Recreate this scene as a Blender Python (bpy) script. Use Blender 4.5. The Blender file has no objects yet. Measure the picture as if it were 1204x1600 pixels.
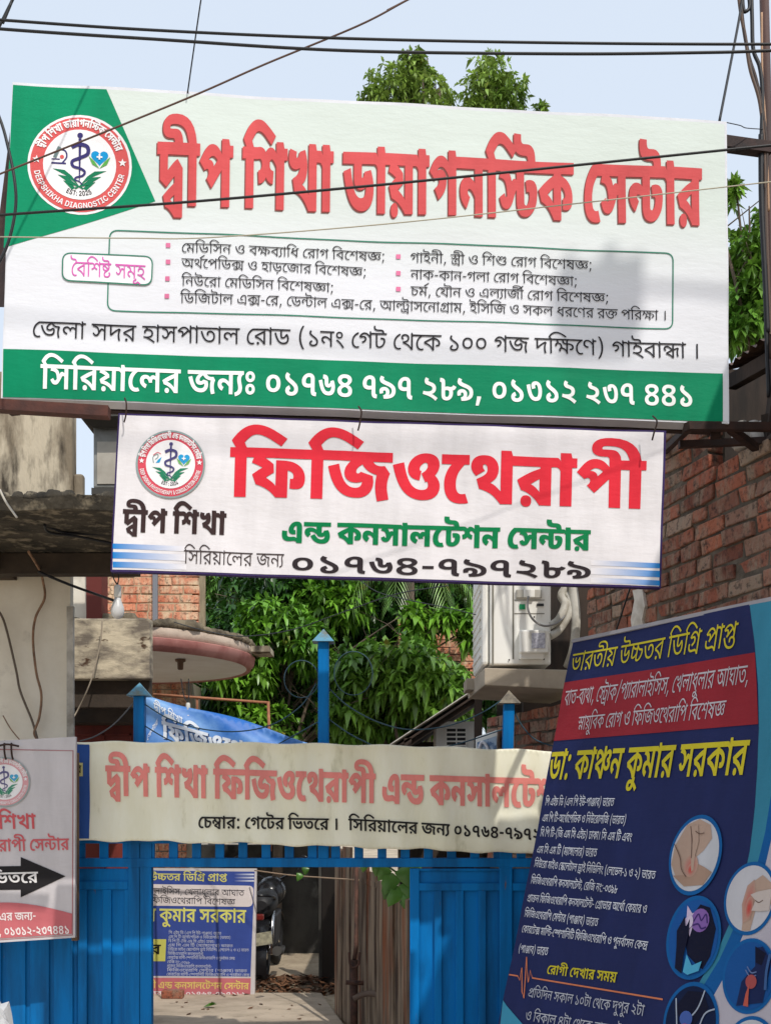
import bpy, bmesh, math, random
from mathutils import Vector, Matrix, noise
from mathutils.geometry import delaunay_2d_cdt
C = bpy.context.scene.collection
SC = bpy.context.scene
R = math.radians
# ------------------------------------------------------------------ camera, sky, sun, exposure
EZ = 1.9                                    # eye height above the yard
F_PX, CX, HY = 1600.0, 602.0, 1250.0        # focal length, centre column and horizon row in photo pixels (1204 x 1600)
cam = bpy.data.cameras.new('camera'); camo = bpy.data.objects.new('camera', cam); C.objects.link(camo)
camo.location = (0, 0, EZ); camo.rotation_euler = (R(90), 0, 0)
cam.sensor_fit = 'VERTICAL'; cam.sensor_height = 36; cam.sensor_width = 36; cam.lens = 36 * F_PX / 1600
cam.shift_y = (HY - 800) / 1600; cam.clip_start = 0.05; cam.clip_end = 2000
SC.camera = camo
SUN_EL, SUN_AZ = R(47), R(25)               # sun behind the camera, to its right
SDIR = Vector((math.sin(SUN_AZ) * math.cos(SUN_EL), -math.cos(SUN_AZ) * math.cos(SUN_EL), math.sin(SUN_EL)))
wd = bpy.data.worlds.new('World'); SC.world = wd; wd.use_nodes = True
nt = wd.node_tree; bg = nt.nodes['Background']; sky = nt.nodes.new('ShaderNodeTexSky')
sky.sky_type = 'NISHITA'; sky.sun_disc = False; sky.sun_elevation = SUN_EL; sky.sun_rotation = math.atan2(SDIR.x, SDIR.y)
sky.air_density = 1.3; sky.dust_density = 3.0; sky.ozone_density = 1.0
hz = nt.nodes.new('ShaderNodeMix'); hz.data_type = 'RGBA'; hz.inputs[0].default_value = .78; hz.inputs[7].default_value = (5.3, 5.9, 6.7, 1)   # milky humid haze over the blue
nt.links.new(sky.outputs[0], hz.inputs[6]); nt.links.new(hz.outputs[2], bg.inputs[0]); bg.inputs[1].default_value = 0.12
sl = bpy.data.lights.new('sun', 'SUN'); sl.energy = 2.0; sl.angle = R(0.55); sl.color = (1, .95, .87)
so = bpy.data.objects.new('sun', sl); C.objects.link(so); so.rotation_euler = SDIR.to_track_quat('Z', 'Y').to_euler(); so.location = (4, -8, 14)
SC.view_settings.view_transform = 'Standard'; SC.view_settings.look = 'None'; SC.view_settings.exposure = 0.42; SC.view_settings.gamma = 1

GLYPH_TABLE = {
 'R': [
[[311433,234548,233618,250634,267618,266547,267501,234452,234380,250372,266382,266451]],
[[408813,250469,227501,250221,234501,250707,254475,241528,234540,238524,236512,234500,236484,236474,244483,252506,258506,256501,262500,263472,250479,250490,247484,249497,247505,252506,256514,256512,254509,278557,260477,188379,238523,263525,246487,243495,254508,255520,250526,243518,238500,243496,247497,234529,259526,269538,270522,274500,269482,268460,261473,246501,250512,249526,250515,250563,262501,254471]],
[[311813,250469,226501,250221,234501,250745,246518,241518,242501,248533,254501,255500,261484,254487,250506,249516,250509,250533,262501,254469]],
[[342814,263486,257476,250460,238462,233470,241480,250478,256488,262500,260514,256513,264491,252488,252476,250487,250464,228456,229501,239500,228516,230542,232578,244563,266509,256446,263432,266462,267486,268500,262512,256524,250524,249516,248511,261503,244484,234480,227500,235530,250538,256522,260520,265526,259522,250520,247514,243508,237500,237484,243478,250484,254488,255497,240475,241508,243526,250526,257528,263524,266514],[410814,265472,250466,243476,236482,238493,246529,260504,261518,250522,243510,234500,230464,243473,243529,256520,265530,266516],[396629,240500,236512,238524,242532,246519,262527,253472,260464,264480,265500,258512,250524,242520,242507,261519,255494,260484,256478,250466,235470],[412560,253462,253483,235493,246524,247540,250544,256534,253511,256505,260485,245486,246470]],
[[382813,250469,227501,250221,234501,243532,227552,220538,233507,242541,271530,295550,274517,245483,250535,155501,250533],[343743,255491,233486,211460,234479,264492,277468,273452,256469,248512,249528,250517]],
[[269433,266548,267620,250628,234620,233549,267501,267452,267382,250368,233382,233453]],
[],
[[328524,224522,229550,233580,242559,266509,258434,270420,275462,267501,262500,267520,258534,250540,247528,245520,247509,261533,258474,258446,250444,239450,226470],[320644,235532,250525,250514,253522,252509,266491,248494,248482,250478,257488,260500,260508,261526,255525,264507,247477,245476,238470,235482],[410813,250469,88501,250533]],
[[382813,250469,227501,250221,234501,243532,227552,220538,233507,242541,271530,295550,274517,245483,250535,155501,250533],[343743,255491,233486,211460,234479,264492,277468,273452,256469,248512,249528,250517],[285496,243516,250524,257514,261500,256486,250476,244484]],
[[320528,220540,226590,240579,266507,258438,268420,275460,266501,261500,264514,258522,254528,250540,243536,237520,232500,242484,250485,250494,251488,251493,235495,248508,248520,250528,259526,265514,259501,264500,270472,262450,250436,239450,227468],[407813,250469,91501,250533]],
[[448813,250469,227501,250221,234501,243532,231546,239517,255529,259488,268462,256477,249508,250516,250516,250509,250685,89501,250533],[318548,222534,227576,240569,265509,258446,268432,272470,276500,265518,257532,250521,250532,236536,238501,243500,242486,250480,251488,252495,234493,248512,248518,250507,250520,259524,264512,258501,263500,269474,261454,250442,238454,228472],[327737,249518,238524,240507,255517,259497,262490,262474,252479]],
[[393813,250469,226501,250221,234501,242528,228550,221538,231509,245541,260487,270490,278468,270456,256481,250510,249522,250517,250753,262501,254469],[309812,268480,259464,250477,250460,221454,226495,242503,245523,268502,272520,260530,250540,237526,227500,241480,250478,255486,254495,240477,245508,243516,246520,250528,259528,267516]],
[[194853,322605,259479,179393]],
[[328813,250469,245501,243494,234472,236460,242450,250436,259456,264480,264500,257504,255507,257473,244494,238494,242501,236500,229530,239560,250580,263566,273550,264513,241487,245500,240498,244501,216501,250533]],
[[311813,250469,226501,250221,234501,250781,227501,250533,271501,246508,242522,247511,258528,268548,274530,266501,261500,271486,271476,271464,261479,240479,235528,226540,228520,226500,232480,236464,244477,252492,257482,255491]],
[[408813,250469,170501,250405,250486,253486,259500,260512,260528,256521,263505,257478,257452,250442,238450,227474,218500,225522,230550,233584,242565,266507,259430,269412,274464,284500,269540,250537,250520,245536,246515,259507,243472,236468,236486,239500,241506,244512,246524,250525,250589,186501,250533]],
[[349785,249477,264494,274474,264458,250475,250484,244474,238486,241501,247500,245502,247501,251531,251500,254500,252501,258500,256516,250511,250522,231536,234509,250307,236499,241530,230542,225528,235509,242541,263516,277530,276526,262509,248485,250541],[333741,255489,239492,228480,228474,240487,249509,272488,280454,260471,250510,249526,250513],[398813,250469,100501,250533],[453813,250469,227501,250205,234501,250545,250512,250524,250513,250705,229501,250533],[310490,239510,239524,245525,263513,256476,258486,261500,257504,258510,257509,262516,265516,266500,261492,262480,257483,249463,242520,239524,239510,241500,242494,241490,244493,241488,238486,240494]],
[[378814,268464,250444,239462,232472,238491,243529,264514,268532,250542,240522,233500,236488,239480,244476,250482,255486,258501,246469,237504,238528,250538,259534,265528,270518],[398611,250460,224454,228501,234500,222526,226556,232590,242563,266509,259428,271406,278456,270501,264500,268528,250548,238528,240511,266517,260488,262462]],
[[320752,272474,260460,250481,250458,223454,225497,253507,259496,273476,273468,261481,239479,237522,227532,228526,226518,234507,254531,257494,265496,258501,266500,268518,258528,250517,250528,232528,236501,242500,240492,246486,250486,251490,250497,235495,249508,249516,250524,259526,267514],[289737,249518,238524,239507,256517,259497,262490,262474,251479],[369813,250469,129501,250533]],
[[408813,250469,170501,250405,250486,253486,259500,260512,260528,256521,263505,257478,257452,250442,238450,227474,218500,225522,230550,233584,242565,266507,259430,269412,274464,284500,269540,250537,250520,245536,246515,259507,243472,236468,236486,239500,241506,244512,246524,250525,250589,186501,250533],[324428,244516,250524,256514,262500,256486,250476,244484]],
[[324536,226520,230548,233576,243555,266509,258438,268424,274464,282500,267532,250535,250514,247526,248509,261501,245486,237478,236488,232500,237514,243528,250542,267544,266521,246498,240500,243501,179501,250533,453501,250469,185501,244500,240502,247501,233482,230468,243472,250474,257486,264500,262516,258517,268489,252490,253472,250485,250474,240456,228476],[424580,254452,254473,234493,246530,246554,250558,254546,253517,234500,227518,234534,245525,265509,254486,260474,268486,263501,253500,255500,253503,258473,245476,245454]],
[[399813,250469,227501,250221,234501,251769,249508,250520,250513,250535,262501,254471],[336814,265486,261474,253487,249459,243530,232536,231500,239476,250456,264472,266501,248467,236502,232522,242536,250552,258534,265514],[266815,260500,266484,260464,250471,250480,242464,232478,236501,249535,261500,262514,256522,250513,250522,238526,238501,247500,241496,246499,248533,255502,259502]],
[[391813,250469,226501,250221,234501,240530,226546,220530,231507,242541,262516,278534,265515,259503,252477,238488,225472,241487,265492,277472,272460,258477,250510,249522,250509,251595,250510,249524,250513,250561,147501,250533],[266787,257497,264490,279470,277460,263475,248465,240520,229538,225530,225522,237509]],
[[467813,250469,148501,233482,232470,243472,250474,257486,264500,262516,259517,266495,252490,253466,250487,250472,240456,230476,218500,226520,230548,233576,243555,266509,258438,268424,274464,282500,267532,250535,250516,247524,248509,261503,239472,231478,230500,237514,243528,250542,267544,266521,246498,240500,243501,179501,250533],[369673,243512,240536,244540,249517,265511,252472,260450,259483],[436760,266470,250477,250488,244470,235476,235493,246531,263506,261520,250530,241514,233500,231462,242469,242531,261534,272534],[412544,234516,238528,247517,246545,257519,253470,261458,265478,265500,258516,250530,242520,242509,262519,255494,259484,256476,250468,244474,236484]],
[[294559,252495,248480,244464,243462,246483,237501,254532,256560,251527],[278714,244514,250530,256514,262500,257486,250470,243486]],
[[371814,261492,259486,255474,250479,250257,234501,248516,244520,240510,235500,237496,235496,233500,232508,236520,241538,250533,250512,251524,252513,266497,248490,249478,250468,255472,260486,262494,256501,262500,269510,270500,263486,256485,250689,250516,248518,243514,234500,236484,238472,244470,250480,252488,256490,258500,255502,252501,252471,247498,243498,246501,238500,234530,250531,250520,260542,265534,271522]],
[[388813,250469,226501,250221,234501,250589,254475,242526,234536,233522,231500,239480,250462,262476,261493,244469,240508,234524,242532,250544,260530,266516,272500,268480,266466,257481,246503,249510,250524,250511,250631,150501,250533],[315669,250496,250492,250499,234511,250528,243536,232524,234505,253531,256497,263496,269482,261470,255462]],
[[436813,250469,160501,250315,250482,252482,256486,267500,265520,262532,257538,250536,243518,240501,248500,243500,247499,248531,254502,259502,264500,263488,257470,250454,240448,235460,229474,236501,243500,238508,242518,246524,250525,250693,226501,250533],[396813,250520,240520,239501,234501,235500,233508,239520,244530,250519,250506,251514,251507,265499,249494,250490,250482,252482,257488,262492,261501,257501,254500,261498,264494,263486,254472,250483],[311813,250469,226501,250221,234501,250781,227501,250533,271501,246508,242522,247511,258528,268548,274530,282500,276478,275460,265471,241483,239520,232530,233520,234510,229500,233480,235464,244477,252492,257482,255491]],
[[261667,305501,250467,195501]],
[[429813,250469,178501,250221,234501,243532,228554,220536,234507,242541,271528,293548,273517,246483,250539,157501,250533],[341739,255491,239492,225476,227472,239489,264492,276468,272454,256469,248510,249528,250517],[416647,250484,244472,238482,238501,247500,244500,247503,251531,251500,254500,253501,261500,256520,250513,250530,226542,228509,251533,267496,278468,266452]],
[[384813,250469,226501,250221,234501,250631,254475,242524,234534,232518,232500,239480,250464,261476,260493,241471,237514,234540,250550,260530,266516,270500,269482,267470,257481,247503,249510,249522,250513,250591,154501,250533]],
[[362813,250520,241520,238501,225501,235500,233510,238520,245530,250519,250506,251514,250507,266499,249494,250490,250484,252482,257486,262494,261501,274501,261500,263492,259484,255472,250481],[408813,250469,170501,250405,250486,253486,259500,260512,260528,256521,263505,257478,257452,250442,238450,227474,218500,225522,230550,233584,242565,266507,259430,269412,274464,284500,269540,250537,250520,245536,246515,259507,243472,236468,236486,239500,241506,244512,246524,250525,250589,186501,250533]],
[[412813,250469,227501,250221,234501,250677,252487,245514,239520,240500,243494,245484,250485,250496,251490,250497,236501,249520,242528,239514,236500,242490,245482,250491,250476,265470,262491,243471,240508,233526,240536,250546,260530,266516,272500,267478,256481,247499,252520,262518,266500,262486,256487,248497,249510,250522,250511,250545,125501,250533]],
[[311813,250469,226501,250221,234501,250781,227501,250533,271501,246508,242522,247511,259530,272548,278528,268501,263500,275486,274476,275464,264481,240477,236522,228532,228522,230512,225500,228478,233466,242477,252492,257482,255491]],
[[401813,250469,227501,250221,234501,250681,255475,244518,239522,243500,244492,244478,238450,240468,239486,236500,240510,239526,245525,262513,256476,258484,259500,257512,258526,255523,255515,256530,261522,264500,261482,257485,246501,249510,250522,250509,250549,136501,250533],[310637,248536,245542,239524,231514,236505,253533,258493,264496,268484,261476,256464,251473]],
[[308813,250469,234501,263511,241482,241472,247474,250466,254462,254458,250462,247468,240472,233478,236493,245531,264508,265522,254530,250538,246540,246536,250538,253528,258528,257517,251491,211501,250533]],
[[290548,236522,244527,263513,254484,257488,258500,258512,255517,253508,253522,250532,243532,239518,235500,242484,250482,252486,251497,235493,248510,248518,250509,250520,258522,264512,258501,263500,268474,260456,250469,250494,250488,249495,241511,257522,267532,272524,264509,261479,244478,244450,250471,250480,254456,254473,235493,246530,245552,250550,255544,255521,256499,241494,232480,233468,242473,243480,240474,240490],[266801,258497,263490,262474,251479,234499,248518,238524,240507],[357721,235500,228538,244535,268507,252478,259480,259492,263500,257516,250520,246512,248505,268505,252496,252484,250493,250482,242476,236486],[412813,250469,86501,250533]],
[[291500,224546,250539,250528,268542,271515,250489,238512,234522,241528,250540,261534,272520,283500,271478,260466,250462,241470,234480,240493,249509,269488,269460,250428,224456],[334530,266530,250540,240526,235518,241505,233490,233468,250454,266470],[316681,258504,265516,259524,250532,234524,233501,241500,236490,242482,250464,265474]],
[[377813,250469,160501,250315,250482,253482,255486,267500,265520,262532,257538,250536,243518,241501,247500,243500,248499,247531,254502,259502,264500,263488,258470,250454,240448,234460,229474,236501,243500,239508,242518,245524,250525,250693,227501,250533],[338813,249520,241520,238501,234501,236500,232510,239520,245530,250519,250506,250514,251507,265499,250494,249490,250484,253482,256486,262494,261501,265501,262500,262492,260484,254472,251481]],
[[328813,250469,245501,243494,234472,236460,242450,250436,259456,264480,264500,257504,255507,257473,244494,238494,242501,236500,229530,239560,250572,259558,265546,270536,261513]],
[[296500,239508,241516,245528,250527,250667,250512,248516,243506,244503,252533,258500,260492,258486,253478,250481,250429,256504,262504,258500,256500,259496,258496,263500,261512,254521,265485,247484,240480,238492,240500,245500,247505,254509,255488,253472,250485,250470,239452,229474],[312530,260514,257520,253528,250532,244522,240508,238500,238494,245495,250439,250482,253482,254492,256494]],
[[389813,250469,227501,250221,234501,241528,227544,220532,230509,242541,258510,266520,267520,258509,240514,226524,235511,256531,251493,231501,250533],[350781,173501,248505,260494,270478,267476,257489,251473,242492,232482,233480,243491,268498,278468,273458,259473,247503,249510,250528,250511]],
[[353656,239508,240516,237524,243510,242500,245490,250478,256482,255489,238481,243512,241532,250534,257522,261512,265500,263484,265470,261488,264500,258514,250540,240538,243515,267507,254492,257476,255470,250464,243470,236486],[412813,250469,86501,250533],[324480,218530,224572,240563,266509,258450,270438,276472,285500,267532,250531,250518,244526,238516,236500,243492,247486,250486,251486,251497,234495,249508,248518,250509,250518,259524,264512,259501,265500,269476,259458,250448,238458,228478]],
[[302744,262490,260480,254487,246501,252518,262518,266500,263482,258483,245475,245514,239518,238500,242484,250483,250496,250492,250497,236501,249518,243526,240512,234500,241480,250464,264476,261491,243471,241508,234522,240534,250542,259530,265516],[473813,250469,160501,250315,250482,252482,256486,267500,265520,262532,257538,250536,242518,241501,247500,244500,247499,247531,254502,260502,264500,263488,257470,250454,240448,234460,230474,236501,242500,239508,242518,246524,250525,251625,249506,250518,250509,250537,131501,250533],[433813,249520,242520,238501,234501,235500,233510,238520,245530,250519,250506,251514,250507,266499,249494,249490,250484,253482,257486,262494,261501,265501,261500,263492,259484,255472,250481]],
[[343654,229540,245537,253503,249476,243466,238480,235500,239510,240526,244525,263513,255476,259486,261500,258516,255540,251537,264501,252482,255466,258472,262486,266500,259518,250538,240536,244515,256521,256501,256488,258472,256468,250483,250468,233464],[369813,250469,129501,250533],[528813,250469,226501,250221,234501,250707,254475,240528,236540,236524,238512,234500,234484,237474,244483,252506,259506,255501,261500,264472,250479,250490,248484,248497,247505,253506,255514,256512,254509,278557,260477,189379,237523,263525,246487,243495,254508,255520,250526,243518,238500,243496,247497,242549,257520,266530,268516,273500,269482,268460,260473,246512,250526,250515,250563,262501,254471]],
[[436813,250469,87501,248505,260494,270478,267476,257489,251473,242492,232482,233480,244491,249507,267490,276472,271462,258477,250510,250518,250511,250677,263500,271492,268482,264474,259464,250462,244472,237482,239501,247500,243500,247503,251531,252500,254500,252501,261500,256520,250513,250530,227540,231507,250277,234501,240528,228544,221532,231509,242541,258510,266520,267520,258509,240514,226524,235511,256531,251493,231501,250533]],
[[188369,243500,236512,241524,250544,267530,278500,275478,277458,265473,240479,235530,227538,228520,231500,242482,250474,259488,264500,259512,256522,252524,250511,250541,266501,250467,250486,247466,241466,234480]],
[[303740,266488,264474,258483,245473,240524,230528,232500,239484,250468,258480,258493,241473,239512,237536,250544,260528,265516],[448813,250469,151501,250343,246511,264532,288560,272521,264475,246480,244464,248462,250454,252460,254462,253479,234493,246549,248518,247544,250552,252536,255532,254513,254501,238488,224464,226454,239475,236515,251587,250510,249520,250511,250549,165501,250533],[392544,264488,257485,251457,246522,236520,232500,237494,235496,234500,235508,238518,243530,250521,250508,251516,251509,265497,250492,249488,250476,256480,262490,266500,263506,263504]],
[[356501,250721,255475,242524,237534,238520,237512,243501,238500,234468,243479,253506,262508,269500,263484,256472,250489,250470,232458,231481,240531,263512,268528,250534,241514,237500,238494,245495,234527,257528,266538,268520,272500,268486,266466,259477,246503,249508,250528,250515,250549,262501,254471,273501,250469,227501,250221]],
[[329813,250520,241520,238501,239501,235500,233510,239520,244530,250519,250506,251514,250507,265499,250494,250490,250484,252482,257486,262494,261501,260501,261500,263492,260484,254472,250481],[320752,272474,260460,250481,250458,223454,225497,253507,259496,273476,273468,261481,239479,237522,227532,228526,226518,234507,254531,257494,265496,258501,266500,268518,258528,250517,250528,232528,236501,242500,240492,246486,250486,251490,250497,235495,249508,249516,250524,259526,267514],[289737,249518,238524,239507,256517,259497,262490,262474,251479],[369813,250469,129501,250533]],
[[311781,226501,250221,234501,250781,227501,250533,273501,249532,238546,229526,223512,221500,231494,240486,250480,259494,258501,271501,262500,264490,258480,254474,250483,235501,250512,248518,245508,243506,243501,230501,240500,236504,242512,246518,250511,250528,278534,280501,294500,298426,252429,273501]],
[[294559,252495,247482,245462,243462,246483,236501,254532,256560,251527]],
[[349658,233516,239532,246525,253503,249476,243466,238480,235500,239510,240526,244525,263513,255476,259486,261500,258516,255540,251537,264501,252482,255466,258472,262486,266500,259518,250538,240536,244515,266509,253492,258476,255472,250460,242472,235486],[412813,250469,86501,250533],[366684,260492,258488,254476,250477,250327,234501,248522,239524,235500,237496,237496,235500,235506,238520,242534,250529,250512,251522,251511,266497,249492,249480,250489,250476,258476,262490,264500,262504,262504,263500,263488,254485,250627,250514,248516,246508,245502,241500,239490,241482,245480,250484,255490,259500,254500,252503,252469,247500,244498,239500,239510,243520,250532,257530,263526,267516]],
[[358814,264480,254479,262535,264507,257486,260462,250452,239460,232470,238489,242531,266514,268534,250529,250516,244522,244511,259511,230443,237501,248524,240524,238500,243492,246484,250468,262480,262499,249467,237504,235520,243532,250540,257532,263514],[306814,263486,259468,250456,243468,235480,239501,248533,263502,260524,250532,240522,240501,247500,243496,246499,248533,254502,258502],[366519,226500,208544,218596,238581,266511,260430,278414,284458,291500,270528,250548,238530,241509,266519,260486,262462,250450,237460,225478]],
[[377813,250469,160501,249457,251494,250478,250489,250399,250482,253482,255486,267500,265520,262530,257540,250534,242512,230500,237510,240516,243518,247511,251539,256482,260474,265484,273500,260496,258486,255478,250485,250474,240450,234460,229474,236501,243500,239508,242518,245524,250525,250693,227501,250533]],
[[287501,234501,250781,227501,250533,313501,250469,226501],[272813,250520,241520,238501,219501,236500,232510,238520,245530,250519,250506,251514,250507,266499,250494,249490,250484,253482,256486,262494,261501,279501,262500,263492,259484,255472,250481]],
[[311781,226501,250221,234501,250781,227501,250533,273501,249532,238546,229526,223512,221500,231494,240486,250480,259494,258501,271501,262500,264490,258480,254474,250483,235501,250512,248518,245508,243506,243501,230501,240500,236504,242512,246518,250511,250528,278534,280501,294500,298426,252429,273501],[226853,323607,259479,179393]],
[[383813,250469,151501,250343,246511,260522,272540,277536,265515,264475,246480,244466,248462,250454,254452,254473,234493,246530,246556,250531,250520,252536,256532,252513,256501,236488,225464,226454,239475,236515,250675,230501,250533]],
[[314501,230500,232536,250544,262530,263511,257469,242496,242486,250478,261484,260501,265500,266532,250540,244526,236530,225538,234528,243526,250526,256526,256513,264485,246492,246484,250486,252488,256486,261480,260487,263480,267466,257464,250450,238460,229478]],
[[278657,264480,275448,271440,257469,236489,241532,232552,228546,235521],[268764,258530,265518,268500,265484,258468,250460,242468,236484,231500,235516,242532],[282724,260480,266500,260520,250540,240520,234500,240480]],
[[301546,228526,237548,250568,261552,272532,283500,272472,261450,250436,239448,228468],[306740,236480,241464,250450,257464,264478,271500,265522,258538,250548,243536,236520]],
[[455813,250469,180501,250221,234501,251565,250510,249522,250515,250671,129501,250533],[443624,244472,238482,239501,247500,244502,247501,251533,251500,255498,252501,259500,256518,250524,247516,241516,231508,237501,243501,235500,229516,240534,250529,250504,251514,250505,266499,250494,249492,250495,250474,263478,266501,257501,269500,274486,258487,255490,256472],[337632,267480,264472,255481,250475,247489,244522,237534,235518,237500,244494,248488,250486,251488,251495,234495,249508,248516,250524,254520,259512,261508],[290733,262500,268480,261456,250469,250494,249484,250495,234501,250504,251516,250505,250520,245532,240520,234500,244484,250484,251488,251497,233495,249506,248516,250520,255520,259514,260506],[277711,251504,250510,250505,250520,241536,242509,269507,257486,257468,250477,250496,250488,249497]],
[[388813,250469,226501,250221,234501,250721,255475,240534,233538,233518,233500,240486,244478,250468,258476,265486,262497,247467,237504,227522,237540,250554,261536,268518,272500,268484,267466,259477,246505,249508,249528,250513,250551,262501,254471]],
[[362795,250207,234501,240524,232528,232516,238505,243537,261514,273528,275524,261511,245485,250625],[346661,256495,240490,230480,231478,243491,248509,267492,276468,260477,250510,249526,250511],[248781,250533,426501,250469],[290757,262500,268482,268468,260477,242475,240526,234530,236512,236500,241486,250478,256482,255495,239477,242512,241530,250536,259526,264512],[403596,253460,253479,235495,247522,247544,250542,252542,254523,254495,239492,229480,240491,248531,261510,273522,262509,262477,245478,246456]],
[[298501,250813,266501,250189]],
[[303736,266488,265474,257483,245475,240524,230528,232500,239482,250468,259478,260493,241471,238512,235538,250548,260528,265514],[439813,250469,160501,250315,250482,252482,256486,267500,265520,262532,257538,250536,243518,241501,247500,243500,248499,247531,254502,259502,264500,263488,257470,250454,240448,235460,229474,236501,243500,238508,242518,246524,250525,251601,250510,249520,250511,250553,165501,250533],[399813,250520,241520,238501,234501,236500,232510,239520,244530,250519,250506,251514,250507,266499,250494,249490,250484,253482,256486,262494,261501,265501,261500,263492,260484,254472,250481]],
[[448813,250469,227501,250221,234501,243532,231546,239517,255529,259488,268462,256477,249508,250516,250516,250509,250685,89501,250533],[318548,222534,227576,240569,265509,258446,268432,272470,276500,265518,257532,250521,250532,236536,238501,243500,242486,250480,251488,252495,234493,248512,248518,250507,250520,259524,264512,258501,263500,269474,261454,250442,238454,228472],[327737,249518,238524,240507,255517,259497,262490,262474,252479],[506813,250469,227501,250221,234501,250745,246518,240518,243501,248533,259500,261484,254485,250506,249516,250509,250535,262501,254469]],
[[302744,262490,260480,254487,246501,252518,262518,266500,263482,258483,245473,245516,239518,238500,242484,250483,250496,250494,250497,236499,249518,243526,240512,234500,241480,250464,264476,261491,243471,241508,234522,240534,250542,259530,265516],[473813,250469,160501,250321,250484,252480,256488,267500,265520,262532,257538,250536,242518,241501,247500,244498,247499,247533,254502,260502,254501,260500,262486,258472,250462,245464,241466,236468,231476,237501,242500,239508,242518,246524,250525,250617,250506,250518,250509,250537,131501,250533],[433813,249520,242520,238501,234501,235500,233510,238520,245530,250519,250506,251514,250507,266499,249494,249490,250484,253482,257486,262494,260501,266501,261500,263492,259484,255472,250481],[448405,235501,246524,238524,235500,239496,238496,235500,236508,238520,243532,250525,250512,252524,251509,266497,249490,249480,250491,250480,256476,261490,264500,261504,259504,265500,263486,255485,250561,250512,251526,251513,264537]],
[[412813,250469,226501,250221,234501,250721,255475,243524,236534,238520,238512,230500,234468,244479,247499,255508,262508,269500,263484,257472,250489,250470,231458,232481,240533,264512,266526,250534,242514,236500,238494,245495,234527,257528,266538,268520,272500,268484,266468,259475,246505,250508,249528,250515,250549,262501,254471],[388479,234501,246522,238524,234500,237496,237496,233500,235508,237520,242534,250527,250510,251518,251509,266497,249492,249484,250493,250478,257476,263490,267500,262504,262504,265500,263486,256483,250509,266497]],
[[382813,250469,227501,250221,234501,243532,227552,220538,233507,242541,271530,295550,274517,245483,250567],[343743,255491,233486,211460,234479,264492,277468,273452,256469,248512,249528,250517],[303815,253500,257498,253501,248469,248502,246502,248501,242500,242484,250476,261482,262491,239481,241508,237520,244524,250530,256522,263514]],
[[357767,266500,267468,250446,240468,232472,238491,243529,265512,266530,250538,241518,234500,237488,239484,244480,250484,255488,257501,247469,236504,239524,250536,259532,265528,269514],[392581,250462,225458,229501,234500,224524,227550,232582,243559,266511,258432,270416,278460,280500,268524,250544,240526,240509,266519,259488,261464],[416737,263500,265468,250475,250484,244470,236474,237491,244531,260506,264524,250536,241516,236500,236478,241473,242515,257524,263528,263512],[456813,250469,42501,250533]],
[[344658,229534,245539,251478,243466,238480,235500,239510,240526,244525,263513,255476,259486,261500,258516,255540,251537,264501,252482,255466,258472,262486,266500,259518,250538,240536,244515,266509,253492,258476,255472,250483,250466,232470],[431813,250469,67501,250533],[368677,250487,263496,274474,265462,250450,236466,237501,247500,244502,248501,250533,252498,253500,252501,259500,256516,250511,250524,231534,233507,250347,234501,242524,231532,228520,237507,243539,268522,286532,269513,246485,250525],[352649,255487,235490,220474,237485,249507,267492,278464,260475,250508,249522,250511]],
[[408813,250469,170501,250405,250486,253486,259500,260512,260528,256521,263505,257478,257454,250444,238452,227472,218500,226524,229548,233582,242563,266507,258430,270418,274462,284500,269540,250535,250520,245534,246515,259507,243472,236468,236486,239500,241506,244512,246524,250525,250589,186501,250533],[384405,234501,246524,238524,234500,238496,238496,234500,235508,238518,243532,250523,250508,251518,251511,266497,249492,249484,250493,250482,257478,261490,269500,267508,267500,263486,256485,250557,250508,250520,250509,266535]],
[[279782,255520,255515,263485,247492,247488,250488,254490,260492,260495,272488,267464,250438,226458,227497,247500,246500,248503,258505,260492,271476,271470,259485,240477,238522,227534,228522,225518,235509,253529,258496,266494,260501,273500,268530,250536,244516,237514,226514,236514,243520]],
[[417813,250469,227501,250229,234501,250699,254475,240528,235540,237524,237512,234500,235484,237474,243483,252506,259506,255501,262500,263472,250479,250490,248484,248497,247505,253506,255514,257512,253509,278557,260477,189379,238523,263525,245487,243495,254508,256520,250526,242518,238500,244496,246497,234529,260526,268538,270522,274500,270482,268460,260473,246501,250512,250526,250515,250563,261501,255471],[394479,234501,247516,243520,240510,232500,230492,237501,242500,233508,237520,242534,250527,250508,251520,250509,266497,250492,249484,250493,250478,257476,264490,271500,270508,269500,264484,256485,250523,266499]],
[[389813,250469,227501,250221,234501,241528,227544,220532,230509,242541,258510,266520,267520,258509,240514,226524,235511,256531,251493,231501,250533],[350781,173501,248505,260494,270478,267476,257489,251473,242492,232482,233480,243491,268498,278468,273458,259473,247503,249510,250528,250511],[284496,243516,250524,257514,261500,257486,250476,243484]],
[[278714,244514,250530,256514,262500,257486,250470,243486],[278494,244514,250530,256514,262500,257486,250470,243486]],
[[372612,241442,230466,222500,229520,232548,236590,245571,266509,256426,265410,269460,274500,263526,256542,250560,242550,236528,236500,244486,250478,252482,252491,234493,248510,246526,250532,259524,263510,257501,265500,270464,262436]],
[[300656,266484,259470,250458,241470,242489,273510,275538,250533,250518,243528,230526,212526,228522,241526,250528,255524,256513,263485,247492,246488,250484,253490,258490,265486,263491,268488,272474,262474,255468,250485,250470,238458,228476,221488,234501,246501,246529,260510,263528,250538,241522,232500,243484,250482,251488,251495,235495,248508,248518,250524,258524,264514]],
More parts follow.
